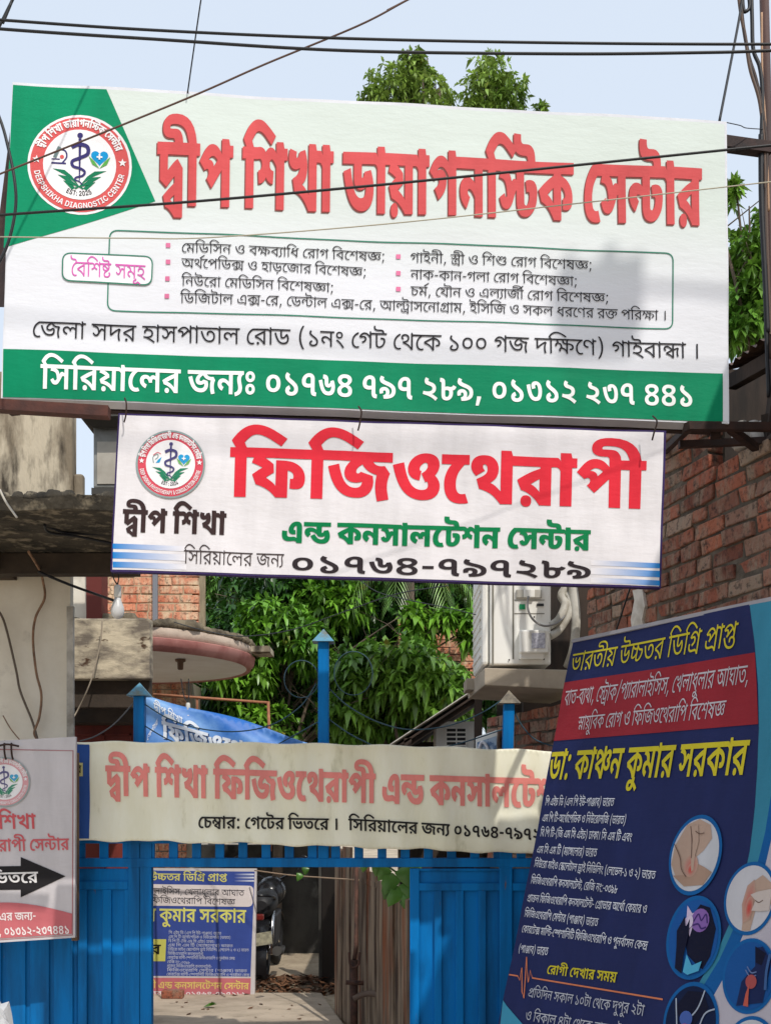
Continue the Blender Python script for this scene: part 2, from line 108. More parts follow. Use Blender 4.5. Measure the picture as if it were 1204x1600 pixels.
[[404813,250469,227501,250221,234501,243522,235538,231532,226526,236507,245541,261487,270490,278466,269458,256481,250510,250522,250517,250751,261501,254471],[348706,236462,226476,234497,242503,245523,267502,273518,261530,250536,244526,243515,262523,257484,260462],[277716,234530,250527,250512,253522,252509,266491,248496,248482,250478,257488,259500,260508,261526,255527,261505,250479,246478,238468,235480]],
[[390813,250469,227501,250221,234501,242524,228540,221528,233507,243537,254508,263520,264520,256509,257491,247498,244498,247501,238500,233514,241526,250542,264534,263517,263487,238488,240470,250466,261484,264500,262508,257511,259477,241488,232472,232474,244489,248511,275490,285454,261469,250508,250520,250513,250701,147501,250533]],
[[284568,240510,239526,245525,262513,256476,258484,259500,257512,258526,255523,255515,256530,261522,264500,261482,257485,250465,244516,239522,243500,245492,243478,238450,240468,239486],[310637,248536,245542,239524,231514,236505,253533,258493,264496,268484,261476,256464,251473],[468813,250469,160501,250321,250484,252480,256488,267500,265520,262532,256538,250536,243518,241501,247500,244498,247499,248533,254502,259502,263500,264486,257472,250462,245464,242466,235468,231476,237501,243500,238508,242518,246524,250525,250597,250508,250522,250511,250549,136501,250533],[428813,250520,241520,238501,233501,236500,233510,238520,245530,250519,250506,251514,250507,265499,250494,250490,250484,252482,257486,262494,261501,265501,261500,263492,259484,255472,250481],[444405,234501,246524,238524,235500,239496,238496,235500,235508,239520,243532,250525,250512,252524,251509,266497,249490,248480,250491,250480,257476,261490,264500,260504,260504,264500,264486,256485,250561,250512,250526,251513,265537]],
[[327897,267501,186039,233501]],
[[377813,250469,160501,250315,250482,253482,255486,267500,265520,262532,257538,250536,243518,241501,247500,243500,248499,247531,254502,259502,264500,263488,258470,250454,240448,234460,229474,236501,243500,239508,242518,245524,250525,250693,227501,250533]],
[[313801,250509,250522,241522,223500,233510,238520,245530,250519,250506,251514,250507,266499,249494,250490,250484,253482,256486,261494,272500,263492,260484,254472,250481],[328813,250469,245501,243494,234472,236460,242450,250436,259456,264480,264500,257504,255507,257473,244494,238494,242501,236500,229530,239560,250572,259558,265546,270536,261513]],
[[309807,272500,274460,250463,250476,241466,236478,232488,228500,230518,239538,250548,258534,264522,267510],[301782,235484,240470,250458,265472,273500,266516,259530,250542,235528],[279775,269484,282456,263475,243475,236528,217546,231517],[377813,250469,208501,226509,228497,243498,234498,243501,239501,250533],[337813,249520,242520,238501,235501,235500,233510,239520,244530,250519,250506,251514,250507,266499,249494,250490,250484,252482,257486,262494,261501,264501,261500,263492,259484,255472,250481],[296494,230538,250533,250520,260532,268528,262515,269495,235482,231470,241476,250468,257484,260492,267500,264514,258520,250520,245512,245507,261525,259490,257476,250466,238464,227478]],
[[204380,237512,241520,250542,268526,263501,250525,266501,250469,242481,249500,247500,248501,242500,241488,250478,258490,265500,265520,257519,260490,273468,260483,240479,242516,234522,244509,245492,240486,238492]],
[[341813,250469,193501,250467,250492,250482,250489,250425,250480,256482,266500,263514,261526,256530,250528,243512,233500,239504,241512,242514,248509,252531,254488,259484,263490,270500,260494,257486,252480,250470,246472,243474,246491,243484,232480,238501,243500,240508,243514,245522,250527,250647,230501,250533],[441813,250469,161501,248457,251494,251478,250489,250399,250482,252482,256486,267500,264520,262530,257540,250534,242512,230500,237510,240516,243518,247511,252539,255482,260474,266484,272500,260496,258486,255478,250485,250474,240450,234460,229474,236501,243500,239508,242518,246524,250525,250553,254531,246535,250577,226501,250533]],
[[327814,270480,269458,261469,243473,241526,236536,237520,238510,235500,235488,237478,243487,252506,259506,256501,261500,262474,250481,250494,249486,248495,229479,255506,256520,250526,243516,239500,242494,247497,235529,259524,269532,270518],[360739,189391,238525,269529,253506,255510,255510,254507,277549],[412813,250469,224501,250331,234517,251603,249512,250526,250515,250563,261501,255471],[334472,225516,227536,232560,243545,265509,258454,270442,277472,281500,266516,256524,250538,238530,238501,244500,242492,247488,250488,251488,251497,235495,248508,249518,250505,250518,258524,265512,272500,269476,259462,250454,239462,227476]],
[[343654,229540,245537,253503,249476,243466,238480,235500,239510,240526,244525,263513,255476,259486,261500,258516,255540,251537,264501,252482,255466,258472,262486,266500,259518,250538,240536,244515,266509,253492,258476,255472,250483,250468,233464],[410813,250469,88501,250533],[334622,269480,267464,258479,245467,243524,234536,233522,234500,242484,250476,258484,257493,241475,243506,240520,244524,250532,258524,264514],[384685,250317,234501,250561,250512,250524,250513,250571]],
 ],
 'L': [
[[330501,203501,250565,296501,267500,274524,262554,250582,238550,226526,233501,203501,250565,299501,277500,290456,271418,250388,229418,210456],[304865,250137,212501,250865]],
[[266501,250865,372501,250439,166501,250413,328501,250441,172501,250409,334501,250439]],
[[266501,250865,322501,270500,279468,265444,250428,235446,221470,228501,205501,250561,289501,262500,265516,257526,250538,243528,235514,238501,224501,250199]],
[],
[[311494,218528,232552,249539,286501,251482,260476,266488,270500,265510,258522,250526,242518,236512,240505,230511,228512,223548,250572,268550,281526,290500,280472,267452,250469,214501,249522,233524,236501,241500,236490,244480,250474,258482,263490,257497,267493,261494,270484,265474,258464,250479,250466,234452,218472]],
[[266501,250865,288501,250353,329501,250649,287501,250137,213501,250657,171501,250345]],
[[259501,250563,282501,250741,218501,250563,351501,250439,218501,250261,282501,250439]],
[[294583,250569,256520,260534,263536,259521,294605,296501,173323,247503],[266501,250865,288501,250137],[380501,196665,273557,325281]],
[[256501,312865,299501,314137,208501,221677,245534,239580,244549,258501,244452,240418,245469,222325],[295585,250561,347501,250441]],
[[323501,250637,183729,294501,280387,255484,257466,254477,242501,254524,257534,255517,279615,294501,183273,250365]],
[[322496,212544,228582,250618,272584,288544,298500,289456,272416,250382,228418,211456],[360562,272526,261556,250576,239556,228526,222500,229472,238446,250424,262444,271474]],
[[259803,250563,399501,250439,194501,250199,213501,250803]],
[[266501,250865,322501,270500,279470,265446,250430,235448,221472,228501,202501,250561,292501,262500,265512,257526,250536,243524,235514,238501,224501,250199],[368501,206667,290501,295335]],
[[321495,231500,222528,236546,250550,258534,266528,260513,285549,254504,256512,253516,250520,242516,236500,242492,246486,250478,256476,260474,257485,336303,211501,179661,242518,236534,241540,250550,262542,272524,280500,270476,262462,250460,244470,239474,243491,213447,242490,243478,250470,256480,262490,268500,269518,265532,260544,250529,280501,250466,243448,237462,242489,240487,240484,225484]],
[[346497,226500,212544,228582,250618,272584,288544,274501,266500,276484,271466,263452,252471,212501,249514,243524,240516,236508,243501,235500,229472,238446,250422,262446,271474,264501,258500,264508,260516,257524,252515,287501,249476,238452,230464,222480]],
[[266501,250865,292501,308317,254486,259466,259460,255475,246501,249522,249544,249542,250515,250677,288501,250137,208501,198669,244518,241534,239544,243531,255501,250474,252452,250460,250489,250333]],
[[319496,216532,231560,250541,250737,288501,250271,250478,259468,267480,273500,267520,259532,250523,250731,287501,250265,250460,232440,216468]],
[[266501,250865,288501,250199,328501,250439]],
[[322496,211544,229584,250616,272584,288544,274501,266500,276484,271466,263456,252473,212501,248514,243520,240516,237506,243501,236500,228472,238446,250424,262446,272472,277500,269518,260536,250525,258497,203501,250559,326501,250455,250452,229432,215464]],
[[275496,238524,250536,262524,268500,262476,250464,238476],[275676,238524,250536,262524,268500,262476,250464,238476]],
[[267501,250555,315621,258516,262526,256526,250530,242524,238512,233500,237488,243474,250483,215501,250536,266552,279528,288500,279472,266452,250448,242462,229450,232467,222447,327497,250441]],
[[308496,219544,234582,250618,266584,281544,296500,281456,265416,250382,235418,219456],[342556,264528,258556,250584,242556,236528,228500,235472,243444,250416,257444,265472]],
[[258565,250561,318741,286501,184261,358501,250441],[345501,251729,284501,250273]],
[[310496,221526,233550,250531,286501,250486,258478,264488,266500,264516,258530,250538,242530,236516,232500,235488,246489,217513,258693,360501,250439,171501,245409,256514,270516,274500,270484,266468,258456,250436,234444,219468]],
 ],
 'B': [
[[371814,262492,259484,257466,250465,250281,213501,247510,246512,243508,237500,238496,238498,243501,240500,233508,237524,242540,250531,250512,251528,251515,287491,249490,249478,250480,252484,254490,257496,254501,259500,265504,260500,259494,258487,250649,250508,250512,249505,248508,244500,245490,245486,248484,250488,251492,253496,254500,253502,251501,252441,246498,242498,243501,236500,232532,250533,250522,259544,265536,271522]],
[[441813,250439,185501,250419,250498,252494,254500,254508,254514,250511,281511,257478,257452,250477,250470,238450,225472,228501,231500,220524,227548,242539,280531,257476,263466,266482,272500,264524,250529,250514,244524,247513,281501,243474,234472,234488,232500,237508,245513,247508,247524,250513,249521,251515,250506,249516,250507,250525,160501,250563],[297735,259500,268490,266482,258487,251439,235518,228526,239501,244500,247492,250488,254492,253495,231451,238514,236538,250548,262530,269514]],
[],
[[427813,250439,186501,250251,213501,240526,234536,229524,235511,237565,268526,291544,270513,246487,250523,172501,250563],[326685,254495,244494,239488,239486,243491,257494,262482,262476,256481,245495,249510,250528,250509],[420625,250482,245470,236480,237501,245500,241502,247503,251563,251498,253500,254500,253510,250507,250514,239526,239507,249561,267494,277468,266452]],
[[382813,250439,234501,250251,212501,250613,254477,243520,239524,240510,244501,247500,247492,250495,250488,257488,254495,233441,236514,232548,250533,250526,260532,266518,261501,257500,264490,264482,257485,245497,250512,250528,250509,250543,170501,250563]],
[[394813,250439,234501,250251,212501,250657,255487,249504,246506,248500,246494,246484,245481,244476,239474,238488,234500,237510,241528,246525,275525,252488,253490,255500,253506,255520,254523,255509,256526,260520,262500,255494,253497,248499,250506,250520,250509,250515,158501,250563],[292619,249530,245536,242520,237508,239505,260563,266481,261496,264486,257478,254466,250477]],
[[318813,250439,234501,250251,212501,250729,247512,243510,245501,249563,255501,254500,255488,254489,249508,249516,250509,250525,284501,254469]],
[[411813,250439,234501,250251,212501,250661,258473,248508,244514,245501,249500,247496,248490,250489,250498,251492,250497,217499,249512,247520,244510,242500,248496,248492,250495,250484,262480,255497,237441,237512,231528,240540,250550,260534,267518,274500,268478,258481,243503,252522,262518,264500,261486,253493,243497,249510,249524,250511,250515,141501,250563]],
[[338813,250439,234501,243484,239470,244470,247468,250485,250474,255472,258488,256501,253500,256502,253503,260441,244496,238498,242501,233500,227526,237556,250547,250530,259556,266544,261519,241479,247498,242500,242501,233501,250563]],
[[374813,250439,177501,250343,250494,251492,254494,258500,256510,255518,253522,250511,250504,248510,245501,248500,247500,248499,245563,255502,260504,256501,265500,265480,256470,250487,250480,246460,246485,242474,224464,233501,240500,234508,239520,244534,250529,250651,234501,250563],[322813,249512,245516,241501,247501,232500,227514,243515,247512,247528,250519,250508,250514,251509,285497,250496,250492,250497,250490,253484,255494,256498,256501,257501,263500,264490,262480,255466,251475]],
[[398813,250439,234501,250251,212501,250765,251513,250510,249522,250513,250525,283501,255469],[324814,262488,260478,256485,248435,243522,235532,240500,244488,250468,261486,258499,247435,234502,233526,243542,250562,257538,263518],[265815,261500,266480,259458,250467,250476,243458,232474,234501,247567,257502,258508,253514,250509,250516,243512,243500,242498,247499,246563,255502,260502]],
[[338813,250439,234501,243484,239470,244470,247468,250485,250474,255472,258488,256501,253500,256502,253503,260441,244496,238498,242501,234500,226526,237556,250547,250522,255552,261548,267544,262521]],
[[298720,264492,267474,263479,223481,244508,243504,244501,248500,248496,250486,256488,254495,232443,237514,233546,250552,260532,266514],[431813,250439,177501,250343,250494,251492,253494,258500,256510,254511,252508,253522,250511,250504,247510,244500,246500,249499,245563,254502,260504,257501,265500,265480,255470,250487,250480,246460,246485,242474,225464,233501,240500,234508,238520,244534,250529,250593,250510,250520,250507,250523,178501,250563],[378813,250512,245516,241501,246501,233500,227514,243515,247512,246528,250519,250508,251514,251509,285497,250496,250492,250497,250490,253484,255494,255498,257501,257501,263500,264490,255493,257488,255466,250475]],
[[378813,250439,234501,250251,212501,242526,232536,230526,236509,237565,268526,290542,269513,248487,250525,172501,250563],[324685,256495,240490,234480,241489,257494,262482,262472,255483,245497,250510,248530,250509],[272488,241522,250532,259520,268500,258480,250468,242478]],
[[385813,250439,164501,250389,239517,261518,279544,267515,275457,250385,212519,250603,274483,241492,227470,228468,242487,218537,250627,236501,250563],[370613,250329,212501,243514,238518,237514,239505,239559,259512,269524,268520,258509],[332553,246496,242492,241488,243493,251513,258496,265480,254491,250504,250510,250505]],
[[318751,234501,250251,212501,250751,234501,250563,266501,246522,242534,235524,228512,233501,240500,239496,247492,250492,251496,255501,266501,262500,264492,259480,255476,250481,212501,250506,249510,247506,247502,246501,245501,236500,235508,241514,246520,250515,250528,280542,284501,293500,300426,255429,266501]],
[[410813,250439,234501,250251,212501,250709,252473,244518,239526,239520,239510,238500,241490,239480,243485,243509,255508,263510,265500,262480,250483,250490,247478,248493,241511,251506,257516,258518,254507,270539,271455,193389,225549,259513,251493,242497,255510,254514,250516,246508,243500,245496,247497,225545,262530,268540,269520,263501,258500,266490,264476,258483,249487,250510,249524,250507,250557,283501,255469]],
[[318813,250439,234501,250251,212501,250751,234501,250563,268501,247508,242524,247511,263542,273544,273518,261501,258500,267494,268480,275468,267475,230453,233526,229532,234512,236500,239484,240478,245489,252490,255480,252497]],
[[409813,250439,234501,250251,212501,242522,236530,235522,231518,237507,241565,273487,264494,270482,264474,258485,250512,249522,250515,250715,283501,255469],[348704,243456,229468,232497,230513,245527,259506,266516,260524,250528,242520,246513,286545,254486,258456],[276708,232532,250529,250512,254524,251511,283487,250496,248490,250490,252492,255500,253506,254514,252513,276513,252477,243476,238464,235480]],
[[404813,250439,186501,250437,250498,251494,254500,255508,253514,250511,281511,257476,257452,250473,250466,237450,224472,230501,236500,224518,227544,232578,243563,285519,256440,264432,269474,272500,264524,250531,250516,245524,246515,282503,242474,234470,234488,232500,237510,241522,248528,250515,250561,196501,250563]],
[[386813,250439,234501,250251,212501,241520,229532,226522,238507,238563,255508,260514,262516,256507,241510,232514,242507,259549,262487,225501,250563],[332751,198501,261503,256494,259488,260486,256491,252447,246496,242488,240488,245495,254498,264482,267474,255481,247501,248512,250524,250517],[272482,241520,250532,259522,267500,259478,250468,241480]],
[[345501,250713,253483,248510,242520,240518,238512,235500,239482,244485,250507,256506,258508,256501,260500,264484,257474,250481,250470,230450,231481,230559,264514,259518,250518,247506,244500,242494,246495,224549,258524,266540,270522,263501,258500,264490,265476,260481,240505,250508,249524,250517,250533,284501,254469,266501,250439,234501,250251]],
[[280548,237510,241528,246525,275525,252488,253490,255500,253506,255520,254523,255509,256524,260522,262500,255494,253497,258461,245479,249504,246506,248500,246494,246484,245481,244476,239474,238488],[292619,249530,245536,242520,237508,239505,260563,266481,261496,264486,257478,254466,250477],[450813,250439,177501,250343,250494,251492,254494,258500,255510,254511,252508,253522,250511,250504,247510,244500,246500,249499,245563,254502,261504,256501,265500,265480,256470,250487,250480,246460,246485,242474,224464,233501,239500,235508,239520,243534,250529,250593,251513,250508,249522,250507,250511,159501,250563],[397813,250512,245516,241501,247501,232500,226514,244515,246512,248528,250519,250508,250514,251509,285497,250496,250492,250497,250490,252484,254497,252498,256498,256501,257501,263500,264490,262480,255466,251475]],
[[318813,250439,234501,250251,212501,250751,234501,250563,268501,247508,242526,247511,264540,277544,276518,272500,270492,273482,278468,269477,231451,235518,227528,232516,235508,236500,235486,238476,244487,252492,254480,252497]],
[[431813,250439,100501,260503,256494,259488,260486,256491,252447,246496,242490,240488,246495,253496,262484,263480,254489,250508,250516,250509,250633,265501,265500,272494,266486,267474,259458,250477,250482,245470,237480,236501,246500,240502,247503,251563,251500,253498,255500,252510,250507,250516,241516,240507,250327,212501,242520,230532,226522,238507,238563,255508,260514,262516,256507,241510,232514,242507,259549,262487,225501,250563]],
[[342513,234500,222520,227544,232576,244559,285519,256444,264434,270470,275500,260524,250528,247524,247509,277497,244486,238478,236490,230500,234514,240528,250544,261536,259519,247500,244500,246501,187501,250563,461501,250439,209501,241500,229502,240501,242488,233480,239476,250489,250494,252492,256500,254506,252507,290477,250490,252482,250489,250474,239452,225468],[442572,254460,252479,213485,247526,246546,250527,250518,252538,252519,239506,230520,235534,245523,287511,252492,256484,262490,260501,251500,256502,253501,267453,246480,245458]],
[[360815,271500,272462,250467,250474,236456,229468,240489,237557,258510,262524,250519,250506,247512,242500,244492,244488,247486,250490,252490,254503,244439,231504,231538,250531,250522,260538,267528,271514],[405605,250458,221450,224501,233500,220524,225550,231586,243565,286519,256436,266422,272466,265501,259500,261516,250534,240518,244507,281537,259484,264460]],
[[407813,250439,234501,250251,212501,239528,232536,227524,233511,241563,272489,267494,269482,263474,258485,250512,249522,250515,250715,283501,255469],[298813,268500,270474,260460,250479,250456,224452,230493,236509,239529,259508,266516,260522,250519,250512,244518,243500,248492,250486,254488,253495,221467,247506,242520,245524,250515,250520,260532,268516]],
 ],
 'M': [
[[340813,250451,238501,242490,236474,239466,243460,250446,258464,262486,261500,258502,254505,261457,243494,236494,242501,234500,226530,237558,250543,250528,258556,264546,270538,262517]],
[[384813,250451,162501,250443,250494,250486,250493,250425,250484,252486,255490,264500,261514,260524,256528,250526,243510,245501,241500,239506,240516,244512,248509,251557,255484,261478,264490,258501,253501,261500,263490,258484,254478,250487,250474,241456,235460,226470,234501,239500,237510,240518,244530,250533,250663,230501,250551]],
[[346643,242500,237506,237514,243511,246506,243508,244500,246494,250488,254486,254495,231465,243516,241530,250538,259524,264510,264500,260496,259490,254497,259484,261492,261500,256512,250534,240532,243513,279509,254490,258476,254472,250462,242470,234486],[266793,268497,264488,265468,250475,250494,249490,250497,222503,251504,251512,250505,250518,236528,237507],[248763,250551,400501,250451],[375667,250319,222501,241518,234522,232516,238505,239553,266520,283534,268511],[347617,243496,236484,236484,244493,250509,262494,271478,258483,250510,250520,250507]],
[[319813,250451,229501,250239,221501,250733,247514,240516,243501,249551,254501,256500,258488,254485,250504,249516,250509,250533,273501,255469]],
[[390813,250451,229501,250239,222501,242528,227544,222530,233509,239553,270526,298550,274515,246483,250529,156501,250551],[341713,255489,236490,221470,236485,260494,271478,268464,258479,246495,249512,250526,250511],[281496,241518,250530,259520,264500,259480,250470,241482]],
[[280700,240518,250540,260518,266500,261482,250460,239482],[280494,240518,250540,260518,266500,261482,250460,239482]],
[],
[[356501,250711,256479,245516,239528,237520,236514,232500,236476,244485,248503,255506,261508,257501,261500,265484,257472,250483,250472,230452,230479,233547,264512,266526,250526,244508,240500,240496,244493,228541,257524,267540,270522,272500,268486,267472,261477,241505,250508,249522,250517,250547,274501,254469,272501,250451,228501,250239]],
[[340813,250451,238501,242490,236474,239466,243460,250446,258464,262486,261500,258502,254505,261457,243494,236494,242501,234500,226530,237558,250578,262560,270546,264515,238481,246500,241498,243501,224501,250551]],
[[384813,250451,162501,250339,250484,252486,255490,264500,261514,260526,255528,250522,245514,243501,247500,245500,248499,246549,255502,260504,256501,262500,265482,257470,250458,241454,235460,226470,234501,239500,237510,240518,244530,250533,250663,230501,250551],[335813,249516,243516,240501,237501,233500,229512,239524,245528,250521,250508,251512,251509,276497,250496,250492,250497,250488,252484,256488,258496,259501,265501,263500,265492,260480,255470,250479]],
[[319813,250451,229501,250239,221501,250763,229501,250551,271501,247508,241524,247509,261538,271546,275522,275500,269490,271480,275466,266477,235463,232528,226534,229516,229500,234482,238472,245483,252492,256480,253495]],
[[331516,222520,227546,231580,243559,277515,257438,268428,274468,265501,261500,264514,258530,250534,248522,245518,247507,272539,258476,258448,250442,237448,223472],[340633,235500,232532,250527,250514,253520,252513,276487,248494,249488,250486,255490,258500,257508,257518,254517,274509,250471,244480,234468,232484],[417813,250451,81501,250551]],
[[323520,216536,224588,241577,277515,257444,266426,272466,265501,259500,262510,258516,254524,250534,244526,241514,240500,243488,250482,251488,251495,223493,248510,248520,250511,250522,261528,268514,259501,267500,272470,262452,250436,238450,225470],[412813,250451,86501,250551]],
[[294501,250813,279501,250189]],
[[415813,250451,173501,250423,250494,252490,256500,258512,257520,253513,275509,257476,258452,250440,236450,224472,231501,235500,223520,227546,231582,243563,277515,257438,268422,273466,279500,268534,250533,250520,244526,246515,271507,243474,234468,234486,234500,239508,242518,247526,250523,250569,188501,250551]],
[[440813,250451,178501,251239,221501,242528,228544,222530,233509,239553,270526,298550,273515,246485,250527,157501,250551],[340711,255491,241492,231484,231480,241489,260494,270478,269466,257477,247495,249510,249526,250513],[430635,250482,244472,236480,237501,246500,242502,247503,251549,251500,254500,252501,258500,255514,250509,250522,230532,232507,250551,268494,280468,267450]],
[[371845,255469,250485,250492,250484,249495,251381,248491,251488,251476,250489,250413,222501,242526,228542,224526,233507,239555,263516,278532,280526,264511,249510,250526,250513,250559],[348701,257491,240494,232482,232482,240489,258496,265486,264478,263474,255483,245505,249510,250526,250513],[305812,271482,269468,258479,236465,244518,235528,235514,239500,245492,250488,254490,254495,230465,243514,241528,250538,258526,266514],[426806,268466,250475,250486,243470,233474,234493,243543,260506,260514,250522,245508,235500,233468,244475,244559,260522,270524],[396582,230528,244523,241535,262541,253474,260464,263482,263500,256512,250522,242520,242507,272521,255494,260484,256476,250468,243472,234482]],
[[392813,250451,228501,250239,222501,250617,254477,242520,235530,235518,236500,242486,250474,258482,258493,236453,236514,233546,250554,261534,268516,269500,268486,266476,258483,245497,250512,250526,250511,250565,156501,250551]],
[[184369,242500,234512,239526,250548,268532,283500,277480,278462,265473,234465,238528,226536,230518,233500,244488,250482,255490,260500,257510,254516,251522,250511,250545,279501,250467,250486,246462,241466,231480]],
[[394813,250451,228501,250239,222501,250581,254475,241524,235532,236516,236500,242486,250472,260484,258493,240451,239508,233528,241534,250548,261532,268514,270500,268488,266476,257481,246495,249512,250524,250513,250603,154501,250551],[322665,250496,249490,250497,222517,250522,243530,234516,236505,255547,260495,265496,269482,261472,256464]],
[[408813,250451,228501,250239,222501,250667,255481,246512,243512,244500,246494,244480,237454,239470,238488,235500,238508,239528,244525,270523,255482,256488,257500,255506,257524,255523,256515,256526,261520,263500,259488,256489,246501,250508,250520,250513,250527,140501,250551],[304629,248530,246538,239522,233510,236505,258553,264485,262496,266486,260478,254468,252477]],
[[395813,250451,149501,250371,244513,262526,286546,271519,267467,250349,222513,250645,264481,241492,225468,224464,240479,226529,250649,232501,250551],[374611,250333,222501,242514,234522,233514,239505,240551,259510,271524,272522,260509],[346563,243496,237488,237484,243493,252511,260496,270478,258485,250506,250516,250505]],
[[319763,229501,250239,221501,250763,229501,250551,271501,248528,238538,230524,223512,233501,238500,235494,242490,250488,255496,257501,271501,263500,265490,259482,254474,250481,223501,250510,248512,246506,245504,245501,236501,236500,235506,240512,246522,250513,250528,281538,283501,297500,303428,254427,271501]],
[[420813,250451,228501,250239,222501,250705,252475,243522,237532,236522,236512,235500,235486,238474,243483,249509,254508,261508,257501,261500,261476,250481,250492,249484,249497,244505,252506,256514,258514,253509,275547,267467,187377,230539,266529,245485,241491,254508,254518,250522,244512,242500,244494,247499,227541,261528,269538,271522,274500,269484,267470,260479,249491,249512,249524,250513,250561,273501,255469]],
[[408813,250451,229501,250239,222501,250761,251511,249510,250520,250511,250535,273501,255469],[336814,264486,261476,254485,250441,243530,232536,240501,244500,241482,250464,263480,263499,247449,234502,232524,241540,250556,259538,264516],[267815,261500,267482,260460,250469,250478,242460,231476,234501,247553,261502,260510,255518,250511,250518,240518,241501,246500,242498,246497,247551,255502,261502]],
[[416813,250451,228501,250239,222501,242522,234534,231526,227518,236509,242553,264489,271494,277474,269468,258483,249510,250524,250515,250731,273501,255469],[354704,238458,226472,232495,234509,244525,266506,272518,260526,250532,243522,244513,276537,256484,259460],[278712,232532,250527,250514,253520,252511,275487,250496,248488,250486,255490,258500,257508,257518,254519,270509,252481,244476,237464,233480]],
[[319813,250451,229501,250239,221501,250763,229501,250551,271501,247508,241524,247511,262536,275546,278522,279500,273490,275480,279466,268479,235461,234520,226530,229518,231510,228500,231482,235470,244485,252492,255480,253495]],
[[446813,250451,86501,252505,258494,266484,263480,256489,252461,244494,236486,237484,244493,259500,271480,270472,257481,249510,250516,250511,250651,259501,265500,272494,269482,267472,258460,250462,244472,236480,237501,245500,243502,247503,250549,252500,253500,253501,258500,254514,250509,250520,234530,232505,250305,222501,242524,226538,221524,233507,240553,256510,264518,265518,257507,241512,227520,238507,258541,257489,227501,250551]],
[[346521,234500,222520,227546,231578,244557,277515,257440,268428,273470,281500,264526,250525,250516,246524,248509,270499,244484,236480,235488,229500,235512,241530,250542,263540,263521,246498,243500,245501,180501,250551,472501,250451,184501,244500,236502,244501,237488,231474,241474,250478,255490,260500,258510,256513,282483,251488,253476,250487,250474,238454,226470],[445578,254454,254477,223489,245528,246550,250531,250520,253540,253517,234504,226520,233534,246523,278509,253488,259482,266488,263501,252500,255502,254501,263457,245482,245458]],
[[366815,270500,272462,250467,250474,237460,229468,238491,239547,261510,267528,250523,250512,243514,237500,239490,241484,245484,250486,253490,257501,244451,234504,233534,250546,260536,268528,271516],[410607,250458,220452,226501,232500,219522,225552,230588,242565,277515,259432,270416,276462,267501,262500,266524,250542,238522,242507,276527,259486,264460]],
[[409813,250451,229501,250239,221501,240528,227542,222530,231509,243553,263489,271494,278474,268468,258483,250510,249524,250515,250731,273501,255469],[299813,267500,270476,261462,250479,250458,221450,226493,237507,241527,266506,271518,260526,250534,240520,233500,244488,250484,255488,253497,231465,247508,242516,244522,250534,260530,268518]],
[[378814,263490,259484,256472,250473,250269,222501,248512,244516,241508,235500,236496,236496,233500,231508,235522,241542,250533,250512,252528,251513,277493,249492,249478,250470,254480,258488,260496,256501,260500,268506,267500,262490,257487,250663,250516,248514,245512,238500,239486,242478,245478,250488,252492,255494,257500,253500,252503,252453,247498,242498,244501,237500,232530,250533,250520,258542,267536,272522]],
[[446813,250451,173501,250413,250494,253490,256500,257510,257520,254513,275511,257476,257454,250442,237450,224472,213500,221524,226556,240549,276519,256470,264456,269478,279500,267534,250531,250520,245528,246513,270503,243474,234470,234484,234500,239508,242518,247526,250521,251517,249508,250516,250509,250535,157501,250551],[305744,269488,267476,258485,251445,236526,225532,237501,244500,244490,250484,254488,254495,235463,239512,239534,250542,261528,267516]],
[[422813,250451,229501,250239,222501,250665,255477,247514,240518,244501,248500,244496,246486,250487,250496,251492,250497,226499,249516,243524,241514,239500,244492,246488,250493,250480,264476,259493,240453,237510,232528,239538,250548,261536,268516,274500,268482,258479,246503,252518,262518,265500,263486,254491,246495,250510,249522,250511,250529,125501,250551]],
[[304728,266486,266474,261481,233475,243516,234520,241501,245500,243488,250478,257484,257495,236453,237514,234544,250550,261530,266516],[446813,250451,164501,250339,250484,251486,255490,264500,261514,260526,255528,250522,245514,243501,247500,245500,248499,246549,255502,260504,256501,262500,265482,256470,250458,242454,243483,241478,226470,224500,237510,240518,245530,250533,250581,250512,250524,250513,250535,166501,250551],[398813,249516,243516,240501,237501,233500,229512,239524,246528,250521,250508,250512,251509,277497,249496,250492,250497,250488,253484,255488,259496,258501,265501,263500,265492,261480,254470,250479]],
[[398813,250451,228501,250239,222501,242524,226538,220524,232507,240553,256510,264518,265518,257507,240512,228520,238507,258541,257489,227501,250551],[348763,184501,252505,258494,266484,263480,256489,252461,244494,236486,237484,244493,260498,275478,272466,257477,246499,248512,250528,250513],[281490,241518,250530,259520,264500,259482,250468,241482]],
[[362813,249516,243516,240501,224501,234500,228512,244515,246510,245528,250521,250508,251512,250509,277497,250496,249492,250497,250488,253484,256488,258496,259501,277501,263500,265492,261480,254470,250479],[415813,250451,173501,250423,250494,252490,256500,258512,257520,253513,275509,257476,258452,250440,236450,224472,231501,235500,223520,227546,231582,243563,277515,257438,268422,273466,279500,268534,250533,250520,244526,246515,271507,243474,234468,234486,234500,239508,242518,247526,250523,250569,188501,250551]],
[[344813,250451,201501,249457,250494,251482,250489,250455,250484,254488,261500,260510,258518,254516,250518,246506,246501,242500,240508,243510,245514,248507,252545,253490,259486,262492,258501,254501,257500,259494,258488,253478,250470,246476,243480,246489,242482,230478,236501,242500,237510,243516,244526,250527,250625,232501,250551],[446813,250451,164501,249443,250494,251486,250493,250425,250484,251486,255490,264500,261514,260524,255528,250526,244510,245501,241500,239506,240516,244512,247509,252557,255484,261478,264490,258501,253501,261500,264490,257484,253478,250487,250474,242456,243483,241478,226470,224500,237510,241518,244530,250533,250535,256525,244523,250583,228501,250551]],
